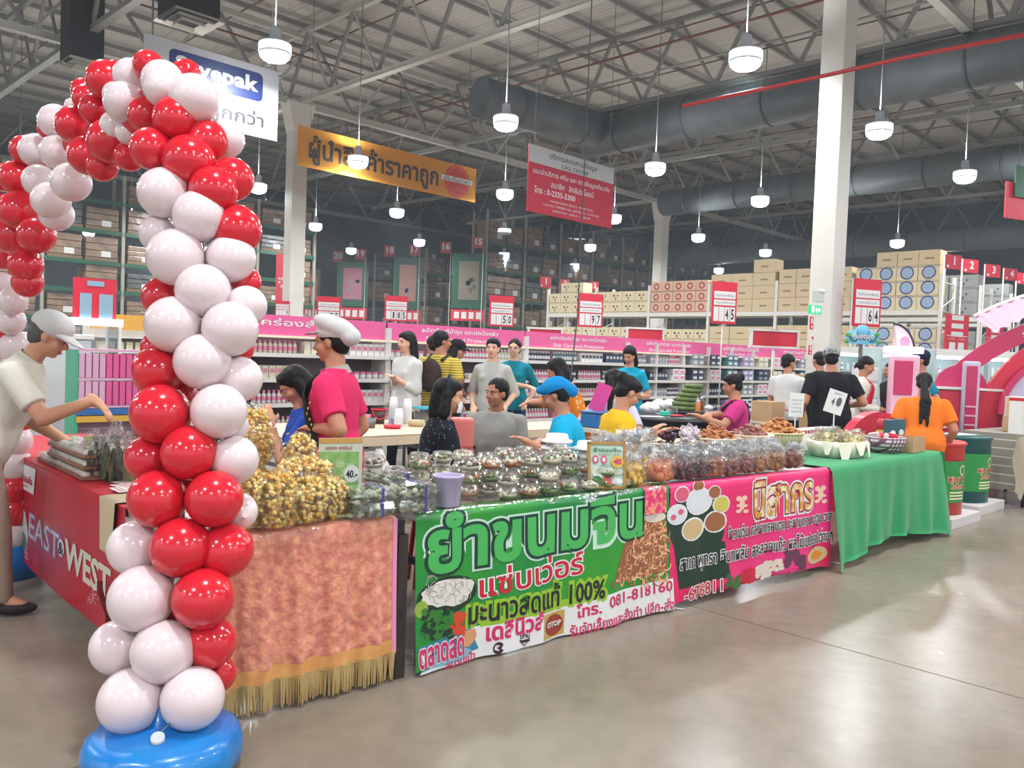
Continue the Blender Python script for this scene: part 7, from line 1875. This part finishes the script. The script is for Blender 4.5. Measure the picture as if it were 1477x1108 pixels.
t = thing('red_cloth', 'crumpled red cloth lying on the round table edge', 'cloth', on_rt(976, 601), .3); MB().ball((0, 0, .01), (.10, .04, .014), 14, 6).build('cloth', M_red, t)
t = thing('white_paper', 'white paper sheet on the left of the round table', 'paper', on_rt(940, 601), .3); MB().box((0, 0, .002), (.26, .14, .003)).build('sheet', M_wht, t)
# stack of green coiled leaves
p = atd(992, 590, 9.9); t = thing('side_table', 'small dark stand behind the round table under the green leaf coils', 'table', (p.x, p.y, 0), 0)
MB().lathe([(0, .86), (.2, .86), (.2, .90), (0, .90)], n=20).build('tabletop', M_dark, t)
for k in range(3): MB().tube((.13 * math.cos(k * 2.1), .13 * math.sin(k * 2.1), .86), (.17 * math.cos(k * 2.1), .17 * math.sin(k * 2.1), 0), .014, n=6).build('leg', M_dark, t)
for k in range(6):
    o = thing('leaf_coil', 'green bamboo-leaf coil, %s in the leaning stack behind the orange bottle' % ('lowest', 'second', 'third', 'fourth', 'fifth', 'topmost')[k], 'leaf roll', (p.x - .05 + .022 * k, p.y, .90 + .053 * k + .028), .0)
    R0 = .15 - .012 * k; b = MB(); b.path([(R0 * math.cos(a), R0 * math.sin(a), .0) for a in [2 * PI * j / 20 for j in range(21)]], .027, 8); b.lathe([(0, -.02), (R0, -.02), (R0, .018), (0, .018)], n=16)
    b.build('coil', mat('coil_green', (104, 124, 62), .6, noise=(12, (80, 98, 50))), o)
# blue tub and pink paper by the yellow shirt
p = atd(866, 600, 6.9); t = thing('side_table', 'low table holding the blue tub left of the yellow shirt', 'table', (p.x, p.y, 0), BA)
MB().box((0, 0, .90), (.42, .3, .03)).build('tabletop', W2, t)
for sx in (-1, 1):
    for sy in (-1, 1): MB().tube((sx * .18, sy * .12, 0), (sx * .18, sy * .12, .89), .013, n=6).build('leg', M_steel, t)
t = thing('tub', 'blue plastic tub left of the woman in yellow', 'tub', (p.x, p.y, .917), BA); MB().box((0, 0, .06), (.28, .2, .12), bev=.02).build('tub_body', mat('tub_blue', (36, 110, 170), .4), t); MB().box((0, 0, .125), (.30, .22, .012), bev=.004).build('rim', MATS['tub_blue'], t)
t = thing('pink_folder', 'pink sheet leaning at an angle behind the blue tub', 'paper', (p.x, p.y + .0, .93 + .12), BA - .6); MB().box((0, .02, .11), (.13, .006, .24), rot=Matrix.Rotation(.35, 3, 'Y')).build('sheet', mat('folder_pink', (226, 70, 150), .5), t)
# cardboard carton and stool behind the magenta shirt, cartons by the pillar
for i, (px, py, d, s_, lb) in enumerate(((1108, 590, 10.6, (.34, .28, .25), 'tan carton on a stool right of the magenta shirt'), (1170, 560, 13.0, (.5, .4, .9), 'tall brown carton standing beside the big pillar'), (1165, 522, 13.0, (.44, .4, .42), 'upper brown carton on the tall one beside the big pillar'))):
    p = atd(px, py, d)
    if i == 0:
        st = thing('stool', 'pale stool under the tan carton right of the magenta shirt', 'stool', (p.x, p.y, 0), ANG_A)
        zb = p.z - .15
        MB().box((0, 0, zb - .015), (.36, .32, .03)).build('seat', WICK, st)
        for sx in (-1, 1):
            for sy in (-1, 1): MB().box((sx * .15, sy * .12, zb / 2 - .015), (.035, .035, zb - .03)).build('leg', WICK, st)
    zb = (p.z - .15) if i == 0 else (0 if i == 1 else .92)
    t = thing('cardboard_carton', lb, 'box', (p.x, p.y, zb), ANG_A + .1 * i)
    MB().box((0, 0, s_[2] / 2), s_, bev=.006).build('carton_body', M_card, t); MB().box((0, 0, s_[2] + .001), (.05, s_[1], .002)).build('tape', mat('tape', (176, 140, 96), .3), t)
# ================================================================ RIGHT SIDE
def drum(px, py, d, tm, label, txt, rz):
    c = atd(px, py, d); r_ = .29; t = thing('drum', label, 'barrel', (c.x, c.y, .10), rz)
    MB().lathe([(0, 0), (r_, 0), (r_, .66), (r_ + .008, .67), (r_ - .01, .685), (0, .685)], n=48).build('drum_body', tm, t)
    MB().lathe([(r_ + .004, .12), (r_ + .004, .52)], n=48).build('green_wrap', mat('wrap_green', (36, 140, 62), .4), t)
    MB().lathe([(r_ + .012, .665), (r_ + .02, .68), (r_ + .005, .70), (0, .70)], n=48).build('drum_lid', tm, t)
    S = lambda x, y, hh: Vector(((r_ + .006 + hh) * math.sin(x / r_), -(r_ + .006 + hh) * math.cos(x / r_), y))
    lay(t, 'lettering_glow', mat('print_yellow_pale', (240, 226, 180), .4), lambda b: [letters(b, S, txt, 0, .345, wd=.24, ht=.045, h=1, bold=.08), letters(b, S, 'ไมโลวา', 0, .28, wd=.18, ht=.05, h=1, bold=.08), ring(b, S, .06, .43, .05, .012, 1, 0, 20)] + [patch(b, S, -.1, .15 + .03 * k, .1, .165 + .03 * k, 1, 0, 4) for k in range(3)])
    lay(t, 'lettering', PRED, lambda b: [letters(b, S, txt, 0, .345, wd=.24, ht=.045, h=2, bold=.02), letters(b, S, 'ไมโลวา', 0, .28, wd=.18, ht=.05, h=2, bold=.02)])
    return t
drum(1342, 690, 8.25, mat('drum_red', (206, 50, 40), .35), 'red and green printed drum standing right of the green cloth', 'MILAV KC', R_(28))
drum(1383, 685, 9.05, mat('drum_teal', (10, 86, 84), .35), 'teal and green printed drum beside the red one', 'MILAV KC', R_(32))
for (px, d, lb) in ((1345, 8.25, 'left'), (1385, 9.05, 'right')):
    c = atd(px, 700, d); t = thing('platform', '%s low white platform under the printed drum' % lb, 'platform', (c.x, c.y, 0), A4)
    MB().box((0, 0, .048), (.80, .66, .096), bev=.004).build('platform_body', mat('platform_white', (214, 206, 206), .5), t)
t = thing('flyer', 'yellow and red flyer lying on the red drum', 'paper', atd(1345, 646, 8.15), .3); t.location.z = .803; MB().box((0, 0, .002), (.34, .18, .003)).build('sheet', mat('flyer_yellow', (240, 190, 60), .5), t); MB().box((.02, 0, .0045), (.14, .09, .001)).build('print', PRED, t)
c = atd(1383, 640, 9.0); t = thing('flyer', 'white clear-sleeved sheet lying on the teal drum', 'paper', (c.x, c.y, .803), .5); MB().box((0, 0, .002), (.36, .2, .003)).build('sheet', M_wht, t)
# canvas-covered trolley at the right edge
p = atd(1446, 700, 9.6); t = thing('covered_trolley', 'trolley table draped in beige plaid canvas at the right edge', 'trolley', (p.x, p.y, 0), ANG_A - .1)
PLD2 = mat('canvas_plaid', (150, 142, 128), .8); link_pattern(PLD2, 'plaid', 3.2, (146, 138, 124), (206, 196, 184), 'XZ', .93, .04)
b = MB(); b.grid(lambda u, v: Vector((-.30 + 1.3 * u, -.35 - .03 * math.sin(9 * u) * v, .80 - .62 * v)), 30, 8); b.grid(lambda u, v: Vector((-.30 - .02 * math.sin(8 * u) * v, .35 - .7 * u, .80 - .62 * v)), 12, 8); b.build('canvas', PLD2, t)
MB().box((.35, 0, .79), (1.3, .7, .03)).build('tabletop', PLD2, t)
for sx in (-.25, .95):
    for sy in (-.3, .3): MB().tube((sx, sy, 0), (sx, sy, .78), .018, n=8).build('leg', M_black, t)
MB().box((.35, -.30, .12), (1.2, .03, .03)).build('rail', M_black, t)
t2 = thing('canvas_sheet', 'loose beige canvas sheet hanging from the trolley corner beside the teal drum', 'cloth', (p.x, p.y, 0), ANG_A - .1)
MB().grid(lambda u, v: Vector((-.34 - .12 * v - .28 * u * (1 - v * .5), -.37 + .05 * u + .02 * math.sin(7 * v + 5 * u), .80 - .70 * v * (1 - .15 * u))), 12, 14).build('sheet', mat('canvas_beige', (176, 164, 144), .7), t2)
# goods on the trolley
TZ = .806
def on_tr(px, py, z=TZ): return onz(px, py, z)
M_wood = mat('pack_wood', (206, 168, 132), .6)
q0 = Vector((p.x, p.y, TZ)); R3 = Matrix.Rotation(ANG_A - .1, 3, 'Z')
def tr(x, y, z=0): return q0 + R3 @ Vector((x, y, z))
for i, (x, y, w_, h_, m_, lb) in enumerate(((-.17, -.18, .17, .42, M_white, 'tall white carton with red top on the trolley'), (.02, -.24, .17, .30, M_white, 'shorter white carton with red top on the trolley'), (.18, -.02, .30, .18, M_card, 'brown carton at the back of the trolley'), (.55, .1, .3, .40, PM['cream'], 'cream carton behind the packs at the right edge'))):
    t = thing('goods_carton', lb, 'box', tr(x, y), ANG_A - .1); MB().box((0, 0, h_ / 2), (w_, .14, h_), bev=.006).build('carton_body', m_, t)
    if i < 2: MB().box((0, 0, h_ - .03), (w_ + .004, .144, .035)).build('red_band', PRED, t)
for k in range(5):
    t = thing('wooden_pack', 'pale wooden packet in the row on top of the trolley, %s from the left' % ('first', 'second', 'third', 'fourth', 'last')[k], 'packet', tr(.10 + .075 * k, -.02, .18), ANG_A - .1); MB().box((0, 0, .11), (.066, .1, .22), bev=.004).build('pack_body', M_wood, t); MB().box((0, -.052, .12), (.066, .004, .06)).build('pack_label', PRED if k % 2 else M_wht, t)
t = thing('tag_sign', 'white hanging tag with a dark code block on the trolley front', 'sign', tr(.16, -.40, -.06), ANG_A - .1); MB().box((0, 0, -.12), (.10, .004, .34)).build('tag_sheet', M_wht, t); MB().box((0, -.003, .0), (.05, .002, .05)).box((0, -.003, -.08), (.06, .002, .02)).build('tag_print', M_pblk, t)
t = thing('tray', 'light blue shallow tray on a stand left of the trolley', 'tray', tr(-.62, .65, .02), ANG_A); MB().box((0, 0, .02), (.42, .26, .04), bev=.01).build('tray_body', mat('tray_blue', (130, 200, 222), .4), t)
s_ = tr(-.50, .85); t = thing('counter', 'dark low counter behind the drums with a pale top', 'counter', (s_.x, s_.y, 0), ANG_A); MB().box((-.10, 0, .40), (.9, .5, .80)).build('counter_body', mat('counter_dark', (84, 66, 62), .6), t); MB().box((-.10, 0, .812), (.96, .56, .024)).build('counter_top', M_white, t)
for i in range(3):
    t = thing('plastic_bag', 'knotted white plastic bag on the dark counter, %s' % ('left one', 'middle one', 'right one')[i], 'bag', tr(-.95 + .12 * i, .62, .02), i)
    MB().lathe([(0, 0), (.08, .0), (.10, .05), (.06, .10), (.02, .12), (.035, .15), (0, .15)], n=18, wob=lambda a, z: 1 + .12 * math.sin(5 * a + 30 * z)).build('bag_body', PBG, t)
# ---- red kiosks
KR = mat('kiosk_red', (206, 30, 62), .35, coat=.3); KM = mat('kiosk_magenta', (196, 36, 92), .35, coat=.3); KP = mat('kiosk_pink', (232, 176, 196), .4); KL = mat('kiosk_lilac', (196, 186, 208), .4)
def arc_band(r0, r1, a0, a1, th, n=28):
    pts = [(r1 * math.cos(R_(a0 + (a1 - a0) * k / n)), r1 * math.sin(R_(a0 + (a1 - a0) * k / n))) for k in range(n + 1)]
    pts += [(r0 * math.cos(R_(a1 - (a1 - a0) * k / n)), r0 * math.sin(R_(a1 - (a1 - a0) * k / n))) for k in range(n + 1)]
    return pts
XZ = Matrix.Rotation(PI / 2, 4, 'X')
def arc_obj(name, m, parent, c, r0, r1, a0, a1, y0, y1, n=28):
    b = MB(); pts = arc_band(r0, r1, a0, a1, 0, n); k = n + 1
    vs = [Vector((c[0] + x, y0, c[1] + z)) for x, z in pts] + [Vector((c[0] + x, y1, c[1] + z)) for x, z in pts]; m_ = len(pts); fs = []
    for i in range(n): fs += [(i, i + 1, m_ - 2 - i, m_ - 1 - i), (m_ + i + 1, m_ + i, 2 * m_ - 1 - i, 2 * m_ - 2 - i)]
    for i in range(m_): fs.append((i, m_ + i, m_ + (i + 1) % m_, (i + 1) % m_))
    b.add(vs, fs); return b.build(name, m, parent)
pk = atd(1500, 600, 11.0); t = thing('arch_kiosk', 'large magenta arch kiosk with a pink ribbed awning at the right edge', 'kiosk', (pk.x, pk.y, 0), R_(-18))
CA = (.83, -.19)
arc_obj('main_arch', KM, t, CA, 2.34, 2.57, 5, 175, -.04, .03, 48)
arc_obj('inner_arch', KR, t, (.62, .68), 1.24, 1.46, 0, 180, -.36, -.22, 36)
for sx in (-1, 1): MB().box((.62 + sx * 1.35, -.29, .34), (.22, .14, .68)).build('arch_leg', KR, t)
b = MB()
for k_, (ra, rb, ya, yb) in enumerate(((2.92, 2.64, .5, -.12),)):
    b.grid(lambda u, v: Vector((CA[0] + (ra + (rb - ra) * v + .014 * math.sin(150 * u)) * math.cos(R_(50 + 73 * u)), ya + (yb - ya) * v, CA[1] + (ra + (rb - ra) * v + .014 * math.sin(150 * u)) * math.sin(R_(50 + 73 * u)))), 200, 4)
b.build('awning', KP, t); arc_obj('awning_trim', M_white, t, CA, 2.90, 2.94, 50, 123, .44, .52, 30)
MB().box((-.85, -.1, .62), (.9, .5, 1.24), bev=.02).build('counter', KR, t)
MB().box((-.85, -.1, 1.255), (.96, .56, .03)).build('counter_top', M_white, t)
arc_obj('round_panel', KL, t, (.20, .95), .0, .74, 0, 180, -.50, -.44); MB().box((.20, -.47, .475), (1.48, .06, .95)).build('panel_base', KL, t); arc_obj('round_panel_rim', KM, t, (.20, .95), .74, .80, 0, 180, -.52, -.42)
arc_obj('half_disc', KM, t, (-.98, 1.25), .0, .32, 0, 180, -.10, -.04)
MB().box((-.92, -.42, .81), (.20, .12, 1.62), bev=.03).build('pillar', KL, t); MB().box((-.92, -.485, .86), (.13, .02, 1.40), bev=.03).build('pillar_panel', KM, t)
for k_ in range(5): MB().box((-.92, -.50, .55 + .12 * k_), (.12, .02, .02)).build('pillar_slot', KP, t)
lay(t, 'panel_lettering', M_wht, lambda b: [letters(b, lambda x, y, h: Vector((CA[0] + (2.45 + y) * math.cos(R_(108) - x / 2.45), -.065 - h, CA[1] + (2.45 + y) * math.sin(R_(108) - x / 2.45))), 'สวยครบ จบที่เดียว', 0, 0, wd=.75, ht=.13, h=1, bold=.02)])
# pink kiosk panel with a magenta window and black-edged flag
pk = atd(1300, 600, 10.2); t = thing('kiosk_panel', 'pink kiosk panel with a rounded magenta window behind the orange shirt', 'kiosk', (pk.x, pk.y, 0), R_(10))
MB().box((0, 0, .83), (.38, .10, 1.66), bev=.03).build('panel_body', KP, t); MB().box((-.04, -.055, 1.38), (.25, .02, .42), bev=.05).build('magenta_window', KM, t)
MB().box((-.03, -.02, 1.72), (.48, .12, .08), bev=.02).build('light_box', mat('light_box', (255, 255, 255), .3, emit=((240, 250, 255), 3.0)), t)
fl2 = thing('feather_flag', 'pink feather flag with a curved black pole rising over the pink kiosk panel', 'flag', (pk.x + .12, pk.y + .16, 0), R_(10))
q = [(-.22 + .30 * math.sin(PI / 2 * k / 12), 1.68 + .36 * math.cos(PI / 2 * k / 12)) for k in range(13)]
MB().path([(.08, 0, .02), (.08, 0, 1.2)] + [(x, 0, z) for x, z in q[::-1]], .016, 8).build('pole', M_black, fl2)
b = MB(); vs = [(x, .005, z) for x, z in q] + [(-.24, .005, 1.55), (-.24, .005, .9), (.07, .005, .9)]; b.add(vs, [tuple(range(len(vs)))]); b.add([(x, -.005, z) for x, _, z in vs], [tuple(range(len(vs)))[::-1]]); b.build('flag_sheet', mat('flag_pink', (232, 196, 206), .5), fl2)
b = MB(); disc(b, lambda x, y, h: Vector((x, -.006 - h, y)), -.06, 1.82, .07, None, 1); b.build('flag_dot', PM['pink'], fl2)
MB().box((.08, 0, .01), (.3, .3, .02)).build('flag_base', M_black, fl2)
# red half-round display with red tins
pk = atd(1262, 640, 8.6); t = thing('red_display', 'red half-round counter display with product prints behind the sachets', 'display', (pk.x, pk.y, 0), R_(20))
arc_obj('display_panel', KR, t, (0, .60), .0, .44, 0, 180, -.06, .06); MB().box((0, 0, .30), (.88, .3, .60)).build('display_base', KR, t)
lay(t, 'display_print', mat('print_gold', (220, 170, 90), .4), lambda b: [disc(b, lambda x, y, h: Vector((x, -.064 - h, y)), x, y, .05, .03, 1) for x, y in ((.0, .86), (-.12, .70), (.10, .74))])
for i in range(6):
    q = atd(1270 + 9 * (i % 3), 610, 8.1 + .12 * (i // 3)); t = thing('red_tin', 'red gift tin with gold label, %s in the red display stack' % ('first', 'second', 'third', 'fourth', 'fifth', 'last')[i], 'tin', (q.x, q.y, .762), R_(20))
    MB().lathe([(0, 0), (.035, 0), (.035, .20), (.02, .23), (0, .23)], n=14).build('tin_body', mat('tin_red', (176, 26, 44), .3), t); MB().lathe([(.0362, .07), (.0362, .13)], n=14).build('tin_label', MATS['print_gold'], t)
q = atd(1279, 640, 8.2); t = thing('low_table', 'low table under the red gift tins', 'table', (q.x, q.y, 0), R_(20)); MB().box((0, 0, .745), (.5, .4, .03)).build('tabletop', M_dark, t)
for sx in (-1, 1):
    for sy in (-1, 1): MB().tube((sx * .2, sy * .15, 0), (sx * .2, sy * .15, .73), .015, n=6).build('leg', M_dark, t)
# glass fridges with bright light behind the kiosks
FRL = mat('fridge_light', (255, 255, 255), .3, emit=((225, 245, 255), 5.0)); FRI = mat('fridge_inner', (196, 214, 214), .4)
for i, (px, d) in enumerate(((1216, 15.8), (1290, 15.2), (1366, 15.0), (1442, 15.4))):
    c = atd(px, 540, d); t = thing('display_fridge', 'brightly lit glass display fridge, %s in the row beyond the kiosks' % ('first', 'second', 'third', 'last')[i], 'fridge', (c.x, c.y, 0), ANG_B - PI + .95)
    MB().box((0, .3, .92), (.95, .06, 1.84)).box((-.47, 0, .92), (.04, .6, 1.84)).box((.47, 0, .92), (.04, .6, 1.84)).box((0, 0, .1), (.95, .6, .2)).build('cabinet', FRI, t)
    MB().box((0, -.02, 1.80), (.95, .6, .12)).build('canopy', M_white, t); MB().box((0, -.2, 1.71), (.84, .12, .05)).build('light_tube', FRL, t)
    for z in (.5, .8, 1.1, 1.4): MB().box((0, .05, z), (.88, .44, .02)).build('shelf', M_white, t)
    MB().box((0, -.30, 1.0), (.90, .012, 1.5)).build('glass_door', film('glass_pane', base=.08, rough=.03), t)
    for z in (.51, .81, 1.11, 1.41):
        for k in range(7):
            if random.random() < .2: continue
            o = obj('drink_bottle', prod('bottle', random.choice(['white', 'teal', 'pink']), 'white'), None, t.location + Matrix.Rotation(t.rotation_euler.z, 3, 'Z') @ Vector((-.36 + .12 * k, .05, z)), 0)
            tag(o, 'small bottle inside the lit glass fridges on the right', 'bottle', 'bottles in the lit fridges')
# white and pink promo goods under the blue sign by the pillar
c = atd(1243, 500, 13.4); t = thing('promo_board', 'cloud-shaped blue and green promotional board right of the big pillar', 'sign', (c.x, c.y, 0), R_(15))
b = MB(); [b.lathe([(0, -.02), (r_, -.02), (r_, .02), (0, .02)], (x, 0, z), 16, rot=Matrix.Rotation(PI / 2, 3, 'X')) for x, z, r_ in ((-.17, 1.98, .10), (.0, 2.04, .13), (.17, 1.98, .10))]; b.box((0, 0, 1.92), (.6, .04, .12)); b.build('cloud_panel', mat('cloud_blue', (110, 186, 216), .5), t)
b = MB(); [b.ball((x, -.02, z), (.05, .012, .035), 8, 6) for x, z in ((-.28, 2.0), (.30, 1.9), (-.30, 1.9), (.26, 2.02))]; b.build('leaf_trim', mat('leafy_trim', (90, 160, 80), .6), t)
lay(t, 'board_lettering', M_wht, lambda b: letters(b, lambda x, y, h: Vector((x, -.024 - h, y)), 'คุ้มสุดสุด', 0, 1.98, wd=.4, ht=.12, h=1, bold=.02)); MB().box((0, .03, .93), (.05, .03, 1.86)).build('post', M_steel, t)
for i, (px, w_, h_, c_) in enumerate(((1222, .30, 1.35, 'pink'), (1247, .34, 1.5, 'white'), (1228, .3, .8, 'teal'))):
    c = atd(px, 550, 12.6 + .5 * i); t = thing('diaper_stack', 'stack of %s baby care packs right of the pillar' % c_, 'stack', (c.x, c.y, 0), R_(20 + 10 * i))
    for k in range(int(h_ / .25)): MB().box((0, 0, .125 + .25 * k), (w_, .25, .235), bev=.03).build('pack', PM[c_], t)
# small dark things between the signs
for i, (px, py, d) in enumerate(((1158, 606, 8.0), (1262, 640, 7.3))):
    pass
# ================================================================ closing checks
for o in COL.objects:
    l = o.get('label')
    if l and len(__import__('re').findall(r"[A-Za-z0-9]+", l)) > 16:
        print('LONG', len(l.split()), l)
# haze volume added over the hall to lift its dark tones
hz = bpy.data.materials.new('added_haze'); hz.use_nodes = True; nt = hz.node_tree
for n in list(nt.nodes): nt.nodes.remove(n)
vo = nt.nodes.new('ShaderNodeVolumeScatter'); vo.inputs['Density'].default_value = .0020; vo.inputs['Color'].default_value = (.86, .93, 1, 1)
ou = nt.nodes.new('ShaderNodeOutputMaterial'); nt.links.new(vo.outputs[0], ou.inputs['Volume'])
hb_ = MB().box((6, 24, 5.5), (100, 106, 14.5)).build('haze', hz); tag(hb_, 'added faint bluish haze volume that lightens dark tones through the whole hall', 'haze', None, 'stuff')
